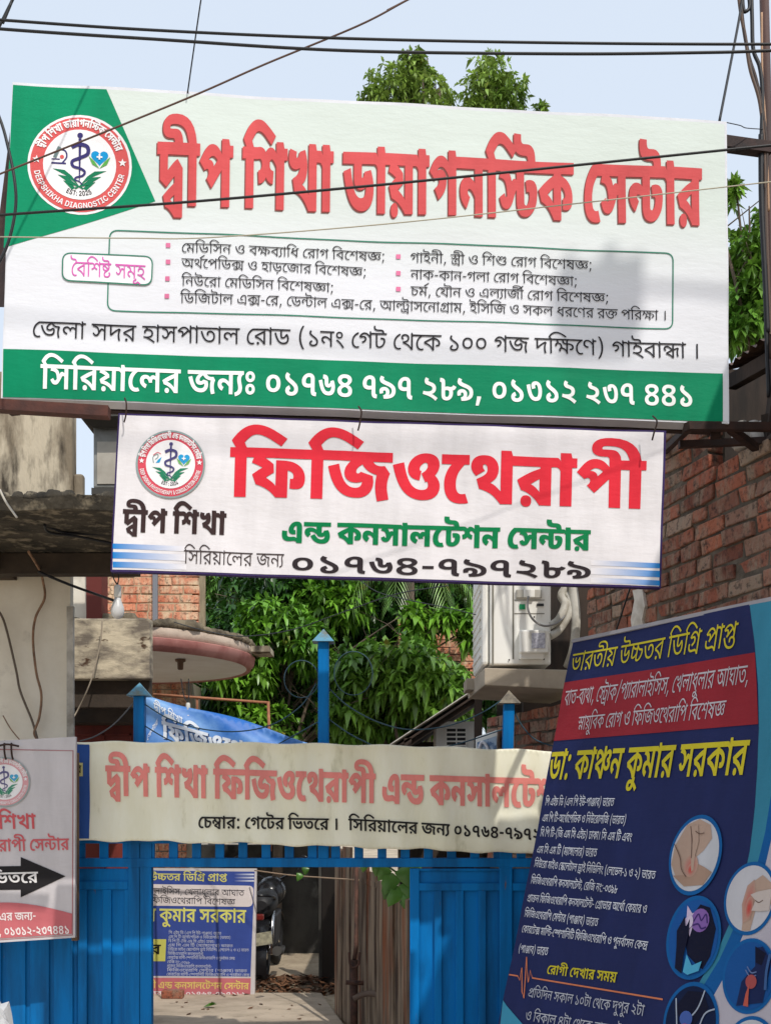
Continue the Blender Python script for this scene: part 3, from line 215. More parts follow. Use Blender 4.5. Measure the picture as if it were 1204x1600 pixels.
[[420813,250451,229501,250239,222501,250711,255479,246516,238528,238520,236514,231500,237476,244485,247503,255506,262508,257501,261500,264484,257472,250483,250472,232456,232479,234547,261512,264524,250524,244508,240500,240496,245493,227541,258524,267540,269522,273500,267486,268470,260479,242505,250508,249522,250517,250547,273501,255469],[399479,222501,247518,239516,234500,237496,236496,232500,234508,236520,242540,250529,250510,251522,251511,277495,249492,250480,250493,250480,256480,260492,264500,262504,262504,264500,262488,255487,250509,278521]],
[[431813,250451,228501,250305,222501,250639,252475,243522,236532,237522,236512,235500,235486,237474,244483,248509,255508,261508,257501,261500,261476,250481,250492,249484,249497,244505,252506,256514,257514,254509,275547,267467,186377,230539,267529,245485,240491,255508,254518,250522,244512,241500,244494,248499,227541,261528,268538,272522,274500,268484,268470,260479,248491,250512,249524,250513,250561,273501,255469],[409479,223501,248512,243514,240508,233500,227492,235501,242500,232508,235520,241538,250531,250510,251522,251511,277495,249492,250482,250493,250480,256478,262492,258501,262500,269508,269500,264488,255487,250543,278501]],
[[318815,260500,268486,269466,261475,245447,243520,236530,237520,237510,235500,237488,237478,243483,248509,256508,261510,265500,263480,250479,250494,248486,249497,224479,254504,255516,250520,243508,243500,243496,247497,228541,261526,270538,270518],[370723,188393,231537,264525,258507,252504,255512,255510,253505,278547],[421813,250451,225501,250343,222521,250589,252535,249510,249524,250513,250553,273501,255469],[354465,235500,222514,225534,231558,243543,276517,258460,268448,276476,267501,261500,263510,255520,250530,242522,241501,247500,244496,248490,250492,250490,251497,223495,249508,249518,250507,250520,259524,267512,261501,266500,271476,261460,250452,239460,224476]],
[[392813,250451,153501,250359,243513,258518,271536,276534,265515,270465,246486,246470,248466,250460,253454,255475,222489,246526,245552,250529,250520,253536,256530,253513,260485,237486,225464,227458,240479,226529,250665,232501,250551]],
[[315813,250451,231501,264511,244486,242476,247476,250470,254464,255462,250462,245464,239472,230478,234493,244549,262506,263520,254524,250534,246538,246534,250534,253524,256524,255513,248491,221501,250551]],
[[262677,309501,250447,191501]],
[[302542,226524,236552,250543,250530,261552,274534,287500,274472,263448,250430,238448,225468],[311728,238484,243468,250456,256472,260482,268500,262518,256530,250544,244530,240516]],
[[318501,228500,228540,250556,265532,264513,261451,245498,244490,250484,257488,269500,262522,250534,243522,236524,239517,236520,235528,243528,250530,257528,256515,274473,247492,247488,250488,251492,256488,262482,261487,262480,266468,258462,250448,237460,227478]],
[[331643,265495,240488,233492,241501,226500,227544,250541,250524,259540,265530,271518,270500,264492,262480,256472,250473,250357,250488,252488,256494,255499,247449,236500,233514,242530,250529],[319668,262504,256509,244493,250547,250516,249516,246508,244504,243500,240492,243482,246478,250468,261486]],
[[316516,228518,231544,236578,244563,276513,254454,259438,261462,264484,271500,262534,250535,250520,246532,248509,270499,244478,240468,237484,236500,240508,243512,245524,250525,250525,250510,247514,245506,245501,252555,262500,265490,257482,254476,250481,250467,250490,252490,255500,255506,254516,252519,272511,253488,255468,253466,250485,250468,241448,228470]],
[[292500,220548,250566,269542,269517,250481,238512,234524,243528,250540,262534,273522,267501,271500,273478,261466,250462,240470,236478,240493,249515,267486,270462,250467,250458,221456],[333548,262522,250521,250512,243520,237514,243505,237492,236474,250466,263476],[318689,256504,262512,256516,250524,238518,238501,243500,239494,244486,250474,262480]],
[[306662,267482,260472,250458,243468,243491,251517,265506,266530,250529,250514,244526,232522,213524,228522,240526,250521,250512,256526,254513,275481,248494,247490,250488,253492,257492,264488,261495,269486,273472,261470,254468,250485,250468,237456,226474,219488,232501,245501,245549,262504,260520,250528,244516,239500,245488,250486,250492,251497,224489,249510,248518,250511,250518,259526,267514]],
[[276780,255522,255515,273479,249494,247490,250490,252494,259492,260495,271488,267460,250471,250462,226458,228495,249502,247500,248503,252515,263492,269482,269476,261483,234463,239518,228530,227520,223516,235509,254545,258496,267496,259501,270500,266524,250519,250510,245516,239510,242507,234506,235520,245522]],
[[308501,242500,237508,239516,244532,250529,250643,250512,248514,244506,245501,253555,261500,265490,259484,253476,250475,250453,255504,259502,257500,257498,257496,256500,258500,259508,255519,274477,246478,239480,237492,244501,248500,247500,247503,259515,254492,253474,250487,250466,236452,227474],[315548,258510,255516,252522,250528,245514,242506,242500,243498,246499,250445,250486,252488,254494,254496]],
[[265760,259534,266518,270500,266482,260466,250456,240468,234482,230500,234518,241532],[288724,257484,261500,258516,250528,242518,239500,243482],[265596,259532,266516,270500,266484,260466,250456,240468,234482,230500,234518,241532],[288558,257484,261500,258516,250530,242516,239500,243484]],
[[304569,252493,248480,243460,243460,246481,227501,253532,257568,251529]],
[[377608,241440,230468,232501,238500,228518,231548,235588,245571,277513,255432,263418,266466,268500,259518,254536,250550,245544,242528,244501,248500,245490,250484,252486,251493,224487,248512,246526,250536,260526,266510,256501,268500,273460,260434]],
 ],
}
LINE_TABLE = {
('R', '(পাঞ্জাব) ভারত'): [400000,478201,525202,446803,550602,447004,504205,478206,445207,526602,446808,504409],
('L', 'DEEP SHIKHA PHYSIOTHERAPY & CONSULTATION CENTRE'): [400000,544401,521601,521402,529603,453804,531005,549206,495407,543805,549408,549203,453802,529605,549409,546204,531006,495210,554211,533405,549401,521612,531208,549402,529609,546203,453813,534203,453814,548010,554015,552404,531016,546417,513011,533608,549411,533406,495410,554015,552403,453814,548001,521415,552411,533612,531401],
('L', 'DEEPSHIKHA DIAGNOSTIC CENTER'): [400000,544401,521601,521402,529604,531005,549406,495207,543805,549408,549403,453600,544606,495208,549418,550015,552410,554204,531011,533406,495414,548003,453614,548001,521415,552411,533601,521412],
('L', 'EST : 2024'): [400001,521404,531011,533603,453619,453803,453820,529221,529220,529222],
('L', 'EST: 2025'): [400001,521404,531011,533619,453603,453820,529221,529420,529223],
('R', 'অর্থপেডিক্স ও হাড়জোর বিশেষজ্ঞ;'): [400010,557011,516812,395613,461001,525214,446815,525016,560806,445017,529006,445018,493402,446819,524813,461220,559002,446808,504406,445014,447004,504213,461021,517822,510823,572024],
('B', 'এন্ড কনসালটেশন সেন্টার'): [400000,530401,551602,438803,540004,504205,513406,453607,527408,469009,498010,517204,504002,439011,469005,513412,543406,453413],
('R', 'এম পি টি-অর্থোপেডিক ও নিউরোলজি (ভারত)'): [400025,533026,508406,445014,446801,525206,445027,547028,461810,556813,461011,516812,395802,447013,461001,525014,447015,524829,541606,445217,528806,445214,446830,505631,524813,461008,504402,446832,528233,446820,559206,445000,478207,526602,447008,504209,524005],
('R', 'এম সি এম টি (ম্যাঙ্গলোর) ভারত'): [400025,533026,508406,445014,446834,519406,445025,533026,508406,445027,547006,445200,478226,508435,445002,446836,527813,461032,528002,447008,504205,478406,445007,526602,447008,504209],
('R', 'ও বিকাল ৪টা থেকে রাত ৮টা পর্যন্ত'): [400017,529006,445014,447004,504229,541602,447032,528006,445237,504838,500202,446806,445239,461011,512613,461029,541606,445008,504402,446809,524006,445240,504838,500202,446806,445201,525041,509812,400042],
('R', 'কোরটেক্স মাল্টি-স্পেশালিটি ফিজিওথেরাপি ও পুনর্বাসন কেন্দ্র'): [400039,461029,541602,447008,504213,461238,500016,560806,445026,508602,446833,446843,576628,461639,461044,620421,517802,446833,446832,528227,547006,445033,447045,546633,447020,559017,529013,461011,512608,504202,447014,446801,525206,445017,529006,445001,543246,382030,505404,504412,400002,446834,519430,505406,445239,461029,541647],
('R', 'গাইনী, স্ত্রী ও শিশু রোগ বিশেষজ্ঞ;'): [400048,514602,446849,493430,505450,447051,450406,445052,527650,446806,445217,528806,445214,446821,517853,547206,445239,461008,504202,447048,514606,445014,447004,504213,461021,517822,510823,572024],
('R', 'চর্ম, যৌন ও এল্যার্জী রোগ বিশেষজ্ঞ;'): [400054,500226,508412,400051,450406,445039,461241,509655,447030,505406,445217,529006,445025,532832,528235,445002,446820,559256,446806,445039,461208,504202,447048,514406,445214,446804,504413,461021,517822,510823,572024],
('M', 'চেম্বার: গেটের ভিতরে ।'): [400000,470001,505002,516803,453404,510605,461606,445000,470007,523008,469809,505204,510606,445010,453411,532012,528408,469804,510606,445213],
('R', 'জেলা সদর হাসপাতাল রোড (১নং গেট থেকে ১০০ গজ দক্ষিণে) গাইবান্ধা ।'): [400039,461020,559232,528002,447006,445034,519257,504808,504406,445018,493202,447034,519201,525202,446809,524002,446832,528206,445039,461208,504202,447015,524806,445000,478258,505030,505659,480006,445039,461248,514638,500006,445039,461211,512413,461229,541606,445058,505060,505060,505006,445048,514620,559006,445057,504833,447061,562613,461062,508605,478406,445048,514602,446849,493404,504202,447063,537402,446806,445264],
('M', 'ডা: কাঞ্চন কুমার সরকার'): [400014,530203,453405,461606,445215,550403,453416,563817,511606,445015,517418,433219,513203,453404,510606,445020,524404,510415,550603,453404],
('R', 'ডিজিটাল এক্স-রে, ডেন্টাল এক্স-রে, আল্ট্রাসনোগ্রাম, ইসিজি ও সকল ধরণের রক্ত পরিক্ষা ।'): [400014,446815,525033,446820,559238,500002,447032,528006,445025,533016,560828,461639,461208,504251,450406,445239,461015,524865,549802,446832,528206,445025,533016,560828,461639,461008,504451,450406,445066,603667,576402,447034,519213,461030,505602,446868,527602,447026,508451,450406,445049,493414,446834,519233,447020,559006,445017,529006,445234,519229,541632,528206,445069,504208,504413,461062,508808,504206,445208,504270,563606,445001,525214,446808,504461,562402,447006,445064],
('B', 'দ্বীপ শিখা'): [400014,507015,453416,526802,438817,453610,517018,525806],
('M', 'দ্বীপ শিখা'): [400021,514422,453423,534206,445010,453424,525025,531003],
('B', 'দ্বীপ শিখা ডায়াগনস্টিক সেন্টার'): [400014,507015,453416,526802,438817,453610,517018,525806,453602,438819,522206,453620,507006,453621,518204,504017,453422,558803,540002,439011,469005,513412,543406,453413],
('B', 'দ্বীপ শিখা ফিজিওথেরাপী এন্ড কনসালটেশন'): [400014,507015,453416,526802,438817,453610,517018,525806,453602,438823,453624,543423,453625,565826,529408,469027,524413,501406,453616,526615,453602,438800,530401,551602,439003,540004,504005,513406,453607,527408,469009,498210,517004],
('B', 'দ্বীপ শিখা ফিজিওথেরাপী এন্ড কনসালটেশন সেন্টার'): [400014,507015,453416,526802,438817,453610,517018,525806,453602,438823,453624,543423,453625,565826,529408,469027,524413,501406,453616,526615,453602,438800,530401,551602,439003,540004,504005,513406,453607,527408,469009,498210,517004,504202,438811,469005,513412,543406,453613],
('R', 'নাক-কান-গলা রোগ বিশেষজ্ঞা;'): [400030,505602,446829,541628,461829,541602,446830,505628,461648,514632,528002,447006,445039,461008,504402,446848,514606,445214,446804,504413,461021,517622,511023,572002,446824],
('R', 'নিউরো মাইও স্কেলেটাল ড্রাই নিডিলিং (লেভেল-১ ও ২) ভারত'): [400014,446830,505631,524813,461208,504202,447006,445026,508402,446849,493417,529006,445039,461071,543213,461232,528038,500202,446832,528206,445072,525002,446849,493206,445214,446830,505614,446815,524833,447032,528059,480206,445000,478239,461232,528013,461007,526832,528028,461858,504806,445217,529006,445073,505005,478206,445007,526802,446808,504409],
('R', 'নিউরো মেডিসিন বিশেষজ্ঞা;'): [400014,446830,505631,524813,461208,504202,447006,445039,461026,508414,447015,524814,446834,519430,505406,445214,446804,504413,461021,517822,510823,572002,446824],
('R', 'পি এইচ ডি (এল পি ইউ-পাঞ্জাব) ভারত'): [400014,446801,525206,445025,533049,493254,500206,445014,447015,524806,445000,478225,533032,528206,445014,446801,525206,445049,493431,524828,461601,525202,446803,550602,447004,504205,478206,445207,526602,447008,504209],
('R', 'প্রতিদিন সকাল ১০টা থেকে দুপুর ২টা'): [400074,532014,446809,524014,446857,504830,505606,445034,519429,541602,446832,528206,445058,505060,505038,500002,447006,445039,461011,512613,461029,541606,445257,523046,381801,543246,381808,504406,445073,505038,500202],
('R', 'প্রাক্তন ফিজিওথেরাপি কনসালটেন্ট-'): [400074,532002,446870,563630,505406,445233,446845,546833,446820,559017,529013,461211,512408,504402,446814,447001,525006,445029,541830,505434,519202,447032,528213,461038,500065,549828],
('R', 'প্রাক্তন ফিজিওথেরাপি কনসালটেন্ট- গ্রোভার অর্থো কেয়ার ও'): [400074,532002,446870,563630,505406,445233,446845,546833,446820,559017,529013,461211,512408,504402,446814,447001,525006,445029,541830,505434,519202,447032,528213,461038,500065,549828,461606,445039,461268,527402,447007,526602,447008,504206,445010,557013,461011,516812,395802,446806,445239,461029,541675,509802,446808,504406,445017],
('R', 'ফিজিওথেরাপি কনসালটেন্ট'): [400033,446845,546833,447020,559017,529013,461011,512608,504202,446814,447001,525006,445229,541630,505634,519202,446832,528213,461038,500265],
('R', 'ফিজিওথেরাপি কনসালটেন্ট, রেজি নং:-০৩৯৮'): [400033,446845,546833,447020,559017,529013,461011,512608,504202,446814,447001,525006,445229,541630,505634,519202,446832,528213,461038,500265,549651,450406,445239,461008,504233,447020,559006,445030,505659,480076,455028,461860,505077,504878,505040],
('R', 'ফিজিওথেরাপি সেন্টার (পাঞ্জাব) ভারত'): [400033,446845,546833,447020,559017,529013,461011,512608,504202,446814,447001,525006,445239,461034,519265,549802,446808,504406,445000,478201,525202,446803,550602,447004,504205,478206,445207,526602,446808,504409],
('B', 'ফিজিওথেরাপী'): [400023,453624,543423,453425,566026,529408,469027,524213,501606,453616,526615],
('M', 'ফিজিওথেরাপী এন্ড কনসালটেশন সেন্টার'): [400026,453427,555026,453428,574029,536408,470030,525204,510603,453423,534422,453206,445231,539832,555406,445015,550617,511420,524203,453433,536408,470009,505024,525017,511406,445200,469820,524434,555403,453404],
('M', 'ফিজিওথেরাপী সেন্টার'): [400026,453427,555026,453428,574029,536408,470030,525204,510603,453423,534422,453206,445200,469820,524434,555403,453404],
('R', 'বাত-ব্যথা, প্যারালাইসিস, খেলাধুলার আঘাত'): [400004,504402,446809,524028,461604,504435,445011,512402,447051,450406,445001,525235,445002,446808,504402,446832,528202,446849,493214,447034,519234,519451,450406,445039,461079,521832,528002,447069,519246,385032,528202,446808,504406,445066,603680,510402,447009],
('R', 'বাত-ব্যথা, স্ট্রোক/প্যারালাইসিস, খেলাধুলার আঘাত,'): [400004,504402,446809,524028,461604,504435,445011,512402,447051,450406,445039,461081,572602,446829,541882,485401,525035,445002,447008,504202,447032,528002,447049,493214,447034,519234,519251,450406,445239,461079,521632,528202,446869,519246,385232,528002,447008,504206,445266,603480,510602,446809,524051],
('R', 'বি পি টি-(জি এম সি এইচ) ঢাকা।'): [400014,446804,504406,445014,447001,525006,445227,547028,461600,478233,447020,559006,445025,533026,508406,445014,447034,519206,445025,533049,493254,500205,478206,445083,500202,446829,541602,447064],
('R', 'বি পি টি-(জি এম সি এইচ) ঢাকা। সি এম টি এবং'): [400014,446804,504406,445014,447001,525006,445227,547028,461600,478233,447020,559006,445025,533026,508406,445014,447034,519206,445025,533049,493254,500205,478206,445083,500202,446829,541602,447064,472006,445014,447034,519206,445225,532826,508406,445227,547006,445025,533004,504259],
('R', 'বৈশিষ্ট সমূহ'): [400084,461004,504414,446821,517885,499606,445234,519226,524486,384018],
('M', 'ভারতীয় উচ্চতর ডিগ্রি প্রাপ্ত'): [400011,532003,453404,510612,528422,453435,516406,445236,530237,555412,528404,510606,445210,453414,530210,453438,534406,445239,542803,453440],
('R', 'ভারতীয় উচ্চতর ডিগ্রি প্রাপ্ত'): [400007,526602,447008,504209,524050,447075,509606,445231,524887,551409,524008,504206,445214,446815,525014,446868,527606,445074,532002,446888],
('M', 'ভিতরে'): [400010,453411,532012,528408,470004],
('R', 'মেডিসিন ও বক্ষব্যাধি রোগ বিশেষজ্ঞ;'): [400039,461026,508414,447015,524814,447034,519230,505606,445017,529006,445004,504461,562404,504435,445002,446814,447069,504206,445039,461208,504202,447048,514406,445214,446804,504413,461021,517822,510823,572024],
('M', 'র'): [400004],
('R', 'রেজি নং:-০৩৯৮'): [400039,461008,504433,446820,559006,445230,505459,480276,455028,461660,505077,505078,505040],
('M', 'রোগী দেখার সময়'): [400000,470004,510403,453407,523022,453406,445000,470041,511625,531003,453404,510406,445220,524219,513435],
('M', 'সিরিয়াল এর জন্য-'): [400010,453420,524210,453404,510635,516603,453433,536206,445231,539804,510606,445028,574017,511442,450443],
('R', 'সিরিয়ালের জন্য'): [400014,446834,519414,446808,504475,509602,447013,461032,528208,504206,445220,559030,505435],
('M', 'সিরিয়ালের জন্য ০১৭৬৪-৭৯৭২৮৯'): [400010,453420,524210,453404,510635,516603,453408,469833,536404,510606,445028,574017,511442,450206,445244,509045,509046,509047,509048,509043,466446,509049,509046,509050,509051,509049],
('M', 'সিরিয়ালের জন্য: ০১৭৬৪-৭৯৭২৮৯'): [400010,453420,524210,453404,510635,516603,453408,469833,536404,510606,445028,574017,511442,450205,461606,445244,509045,509046,509047,509048,509043,466446,509049,509046,509050,509051,509049],
('M', 'সিরিয়ালের জন্যঃ ০১৭৬৪ ৭৯৭ ২৮৯, ০১৩১২ ২৩৭ ৪৪১'): [400010,453420,524210,453404,510635,516603,453408,469833,536404,510606,445028,574017,511442,450252,480806,445044,509045,509046,509047,509048,509206,445046,509049,509046,509006,445050,509251,509049,509053,458406,445244,509045,509054,509045,509050,509006,445050,509054,509246,509006,445048,509048,509045],
('M', 'সেন্টার'): [400000,470020,524234,555403,453404],
('R', 'স্নায়ুবিক রোগ ও ফিজিওথেরাপি বিশেষজ্ঞ'): [400089,526202,446875,525246,384614,447004,504229,541606,445039,461208,504202,447048,514606,445017,529006,445033,446845,546833,447020,559017,529013,461011,512608,504202,446814,447001,525006,445214,446804,504413,461021,517822,510823],
('R', 'স্নায়ুরোগের-ফিজিওথেরাপি বিশেষজ্ঞ'): [400089,526202,446875,525246,384613,461008,504402,446813,461048,514608,504428,461633,447045,546633,447020,559017,529013,461011,512608,504202,447014,446801,525206,445014,446804,504413,461021,517822,510823],
('M', '০১৭৬৪-৭৯৭২৮৯'): [400044,509045,509046,509047,509048,509043,466446,509049,509046,509050,509051,509049],
('M', '০১৭৬৪-৭৯৭২৮৯, ০১৩১২-২৩৭৪৪১'): [400044,509045,509046,509047,509048,509043,466446,509049,509046,509050,509051,509049,509053,458606,445044,509045,509054,509045,509050,509243,466250,509054,509046,509048,509048,509045],
}
HEIGHT_TABLE = {'R': [0, 622], 'M': [0, 622], 'B': [0, 622], 'L': [0, 727]}

# ------------------------------------------------------------------ helpers
def W(px, py, Y): return Vector(((px - CX) / F_PX * Y, Y, EZ + (HY - py) / F_PX * Y))
def X_(px, Y): return (px - CX) / F_PX * Y
def Z_(py, Y): return EZ + (HY - py) / F_PX * Y
rnd = random.Random(7)
def link(o): C.objects.link(o); return o
def tag(o, label=None, cat=None, group=None, kind=None):
    if label: o['label'] = label
    if cat: o['category'] = cat
    if group: o['group'] = group
    if kind: o['kind'] = kind
    return o
def thing(name, label, cat, loc=(0, 0, 0), group=None):
    o = link(bpy.data.objects.new(name, None)); o.location = loc; o.empty_display_size = .1
    return tag(o, label, cat, group)
class MB:
    def __init__(s): s.v = []; s.f = []; s.m = []; s.sm = []
    def add(s, vs, fs, m=0, smooth=False):
        b = len(s.v); s.v += [Vector(p) for p in vs]
        for f in fs: s.f.append([b + i for i in f]); s.m.append(m); s.sm.append(smooth)
        return s
    def hexa(s, c, m=0):      # 8 corners: bottom ring then top ring
        return s.add(c, [(3, 2, 1, 0), (4, 5, 6, 7), (0, 1, 5, 4), (1, 2, 6, 5), (2, 3, 7, 6), (3, 0, 4, 7)], m)
    def box(s, a, b, m=0):
        x0, x1 = sorted((a[0], b[0])); y0, y1 = sorted((a[1], b[1])); z0, z1 = sorted((a[2], b[2]))
        return s.hexa([(x0, y0, z0), (x1, y0, z0), (x1, y1, z0), (x0, y1, z0), (x0, y0, z1), (x1, y0, z1), (x1, y1, z1), (x0, y1, z1)], m)
    def fbox(s, x0, y0, x1, y1, Y, d, m=0):   # a box whose front face covers the photo rectangle when it stands at depth Y
        return s.box((X_(x0, Y), Y, Z_(y0, Y)), (X_(x1, Y), Y + d, Z_(y1, Y)), m)
    def bar(s, a, b, w, h, m=0):              # rectangular bar from a to b
        a = Vector(a); b = Vector(b); t = (b - a).normalized()
        u = t.cross(Vector((0, 0, 1)));  u = u.normalized() if u.length > .05 else Vector((1, 0, 0))
        v = u.cross(t).normalized(); c = []
        for p in (a, b):
            c += [p - u * w / 2 - v * h / 2, p + u * w / 2 - v * h / 2, p + u * w / 2 + v * h / 2, p - u * w / 2 + v * h / 2]
        return s.hexa(c, m)
    def tube(s, pts, r, n=8, m=0, caps=True):
        pts = [Vector(p) for p in pts]; b = len(s.v); K = len(pts); up = None
        for i, p in enumerate(pts):
            t = (pts[min(i + 1, K - 1)] - pts[max(i - 1, 0)]).normalized()
            if up is None: up = t.orthogonal().normalized()
            u = (up - t * up.dot(t)).normalized(); up = u; w = t.cross(u)
            rr = r[i] if isinstance(r, (list, tuple)) else r
            for k in range(n):
                a = 2 * math.pi * k / n; s.v.append(p + (u * math.cos(a) + w * math.sin(a)) * rr)
        for i in range(K - 1):
            for k in range(n):
                k2 = (k + 1) % n; s.f.append([b + i * n + k, b + i * n + k2, b + (i + 1) * n + k2, b + (i + 1) * n + k]); s.m.append(m); s.sm.append(True)
        if caps:
            s.f.append([b + k for k in reversed(range(n))]); s.f.append([b + (K - 1) * n + k for k in range(n)]); s.m += [m, m]; s.sm += [False, False]
        return s
    def lathe(s, c, prof, n=20, m=0, axis=None):     # prof: (radius, height) list
        c = Vector(c); ax = Vector(axis or (0, 0, 1)).normalized(); u = ax.orthogonal().normalized(); w = ax.cross(u); b = len(s.v)
        for r, h in prof:
            for k in range(n):
                a = 2 * math.pi * k / n; s.v.append(c + ax * h + (u * math.cos(a) + w * math.sin(a)) * r)
        for i in range(len(prof) - 1):
            for k in range(n):
                k2 = (k + 1) % n; s.f.append([b + i * n + k, b + i * n + k2, b + (i + 1) * n + k2, b + (i + 1) * n + k]); s.m.append(m); s.sm.append(True)
        s.f.append([b + k for k in reversed(range(n))]); s.f.append([b + (len(prof) - 1) * n + k for k in range(n)]); s.m += [m, m]; s.sm += [False, False]
        return s
    def build(s, name, mats, parent=None, label=None, cat=None, group=None, kind=None, bevel=0, local=False):
        me = bpy.data.meshes.new(name); M = Matrix()
        if parent and not local:
            p = parent
            while p: M = p.matrix_basis @ M; p = p.parent
            M = M.inverted()
        me.from_pydata([M @ p for p in s.v], [], s.f)
        for m in (mats if isinstance(mats, (list, tuple)) else [mats]): me.materials.append(m)
        me.polygons.foreach_set('material_index', s.m); me.polygons.foreach_set('use_smooth', s.sm); me.update()
        o = link(bpy.data.objects.new(name, me))
        if parent: o.parent = parent
        if bevel:
            b = o.modifiers.new('bevel', 'BEVEL'); b.width = bevel; b.segments = 2; b.limit_method = 'ANGLE'
        return tag(o, label, cat, group, kind)
def spline(pts, n=10):
    pts = [Vector(p) for p in pts]; out = []
    for i in range(len(pts) - 1):
        p0, p1, p2, p3 = pts[max(i - 1, 0)], pts[i], pts[i + 1], pts[min(i + 2, len(pts) - 1)]
        for k in range(n):
            t = k / n; out.append(.5 * ((2 * p1) + (p2 - p0) * t + (2 * p0 - 5 * p1 + 4 * p2 - p3) * t * t + (3 * p1 - p0 - 3 * p2 + p3) * t ** 3))
    return out + [pts[-1]]

# ------------------------------------------------------------------ materials
def srgb(r, g, b):
    f = lambda c: (c / 255 / 12.92) if c / 255 <= .04045 else ((c / 255 + .055) / 1.055) ** 2.4
    return (f(r), f(g), f(b), 1)
def lin(c): return tuple(c) + (1,) if len(c) == 3 else tuple(c)
def mat(name, col, rough=.6, col2=None, scale=4, stretch=(1, 1, 1), lo=.4, hi=.65, bump=0, bscale=25, metal=0, spec=.4, island=0, col3=None, scale3=12, lo3=.55, hi3=.65, detail=6, bstretch=None):
    m = bpy.data.materials.new(name); m.use_nodes = True; t = m.node_tree; N = t.nodes; L = t.links
    p = N['Principled BSDF']; p.inputs['Roughness'].default_value = rough; p.inputs['Metallic'].default_value = metal; p.inputs['Specular IOR Level'].default_value = spec
    tc = N.new('ShaderNodeTexCoord')
    def nz(sc, st):
        mp = N.new('ShaderNodeMapping'); mp.inputs['Scale'].default_value = st; L.new(tc.outputs['Object'], mp.inputs[0])
        n = N.new('ShaderNodeTexNoise'); n.inputs['Scale'].default_value = sc; n.inputs['Detail'].default_value = detail; n.inputs['Roughness'].default_value = .62; L.new(mp.outputs[0], n.inputs[0]); return n
    def mix(a, b, n, lo, hi):
        r = N.new('ShaderNodeMapRange'); r.inputs[1].default_value = lo; r.inputs[2].default_value = hi; L.new(n.outputs[0], r.inputs[0])
        x = N.new('ShaderNodeMix'); x.data_type = 'RGBA'; L.new(r.outputs[0], x.inputs[0])
        for i, q in ((6, a), (7, b)):
            if isinstance(q, tuple): x.inputs[i].default_value = q
            else: L.new(q, x.inputs[i])
        return x.outputs[2]
    cur = lin(col)
    if col2: cur = mix(cur, lin(col2), nz(scale, stretch), lo, hi)
    if col3: cur = mix(cur, lin(col3), nz(scale3, stretch), lo3, hi3)
    if island:
        g = N.new('ShaderNodeNewGeometry'); h = N.new('ShaderNodeHueSaturation')
        r = N.new('ShaderNodeMapRange'); r.inputs[3].default_value = 1 - island; r.inputs[4].default_value = 1 + island; L.new(g.outputs['Random Per Island'], r.inputs[0]); L.new(r.outputs[0], h.inputs['Value'])
        if isinstance(cur, tuple): h.inputs['Color'].default_value = cur
        else: L.new(cur, h.inputs['Color'])
        cur = h.outputs[0]
    if isinstance(cur, tuple): p.inputs['Base Color'].default_value = cur
    else: L.new(cur, p.inputs['Base Color'])
    if bump:
        b = N.new('ShaderNodeBump'); b.inputs['Strength'].default_value = min(1, bump); b.inputs['Distance'].default_value = .02; L.new(nz(bscale, bstretch or stretch).outputs[0], b.inputs['Height']); L.new(b.outputs[0], p.inputs['Normal'])
    return m
VIN = {}
def vinyl(c, dirt=.12, rough=.6):      # printed vinyl: a flat ink colour with faint grime and soft cloth wrinkles
    k = (tuple(c), dirt, rough)
    if k not in VIN:
        s = srgb(*c)
        d = tuple(a * (1 - dirt) * .9 for a in s[:3])
        VIN[k] = mat('printed_vinyl', s[:3], rough, d, 2.2, (2.2, .6, 1), .38, .72, bump=.4, bscale=1.9, spec=.12, bstretch=(1, 2.6, 1))
    return VIN[k]
def fade(c0, c1, dirt=.08):             # printed colour fade along the mesh's own «fade» attribute
    m = bpy.data.materials.new('printed_fade'); m.use_nodes = True; N = m.node_tree.nodes; L = m.node_tree.links; p = N['Principled BSDF']
    tc = N.new('ShaderNodeTexCoord'); mp = N.new('ShaderNodeMapping'); mp.inputs['Scale'].default_value = (1, 2.6, 1); L.new(tc.outputs['Object'], mp.inputs[0])
    nz = N.new('ShaderNodeTexNoise'); nz.inputs['Scale'].default_value = 1.9; nz.inputs['Detail'].default_value = 6; nz.inputs['Roughness'].default_value = .62; L.new(mp.outputs[0], nz.inputs[0])
    bu = N.new('ShaderNodeBump'); bu.inputs['Strength'].default_value = .4; bu.inputs['Distance'].default_value = .02; L.new(nz.outputs[0], bu.inputs['Height']); L.new(bu.outputs[0], p.inputs['Normal'])
    a = N.new('ShaderNodeAttribute'); a.attribute_name = 'fade'; x = N.new('ShaderNodeMix'); x.data_type = 'RGBA'
    x.inputs[6].default_value = srgb(*c0); x.inputs[7].default_value = srgb(*c1); L.new(a.outputs['Fac'], x.inputs[0]); L.new(x.outputs[2], p.inputs['Base Color']); p.inputs['Roughness'].default_value = .6; p.inputs['Specular IOR Level'].default_value = .12
    return m

# ------------------------------------------------------------------ printed signs
def contours(w, g):
    out = []
    for c in GLYPH_TABLE[w][g]:          # each number packs one outline point: step in x, step in y, on-curve flag
        pts = []; x = y = 0
        for k in c: x += (k // 1000 - 250) * 4; y += (k // 2 % 500 - 250) * 4; pts.append((x, y, k % 2))
        q = []
        for i, a in enumerate(pts):
            b = pts[(i + 1) % len(pts)]; q.append(a)
            if not a[2] and not b[2]: q.append(((a[0] + b[0]) / 2, (a[1] + b[1]) / 2, 1))
        k = next((i for i, p in enumerate(q) if p[2]), 0); q = q[k:] + q[:k]; res = []
        for i, p in enumerate(q):
            if p[2]: res.append((p[0], p[1])); continue
            a, d = q[i - 1], q[(i + 1) % len(q)]
            for t in (.33, .67): res.append(tuple((1 - t) ** 2 * a[k] + 2 * t * (1 - t) * p[k] + t * t * d[k] for k in (0, 1)))
        if len(res) > 2: out.append(res)
    return out
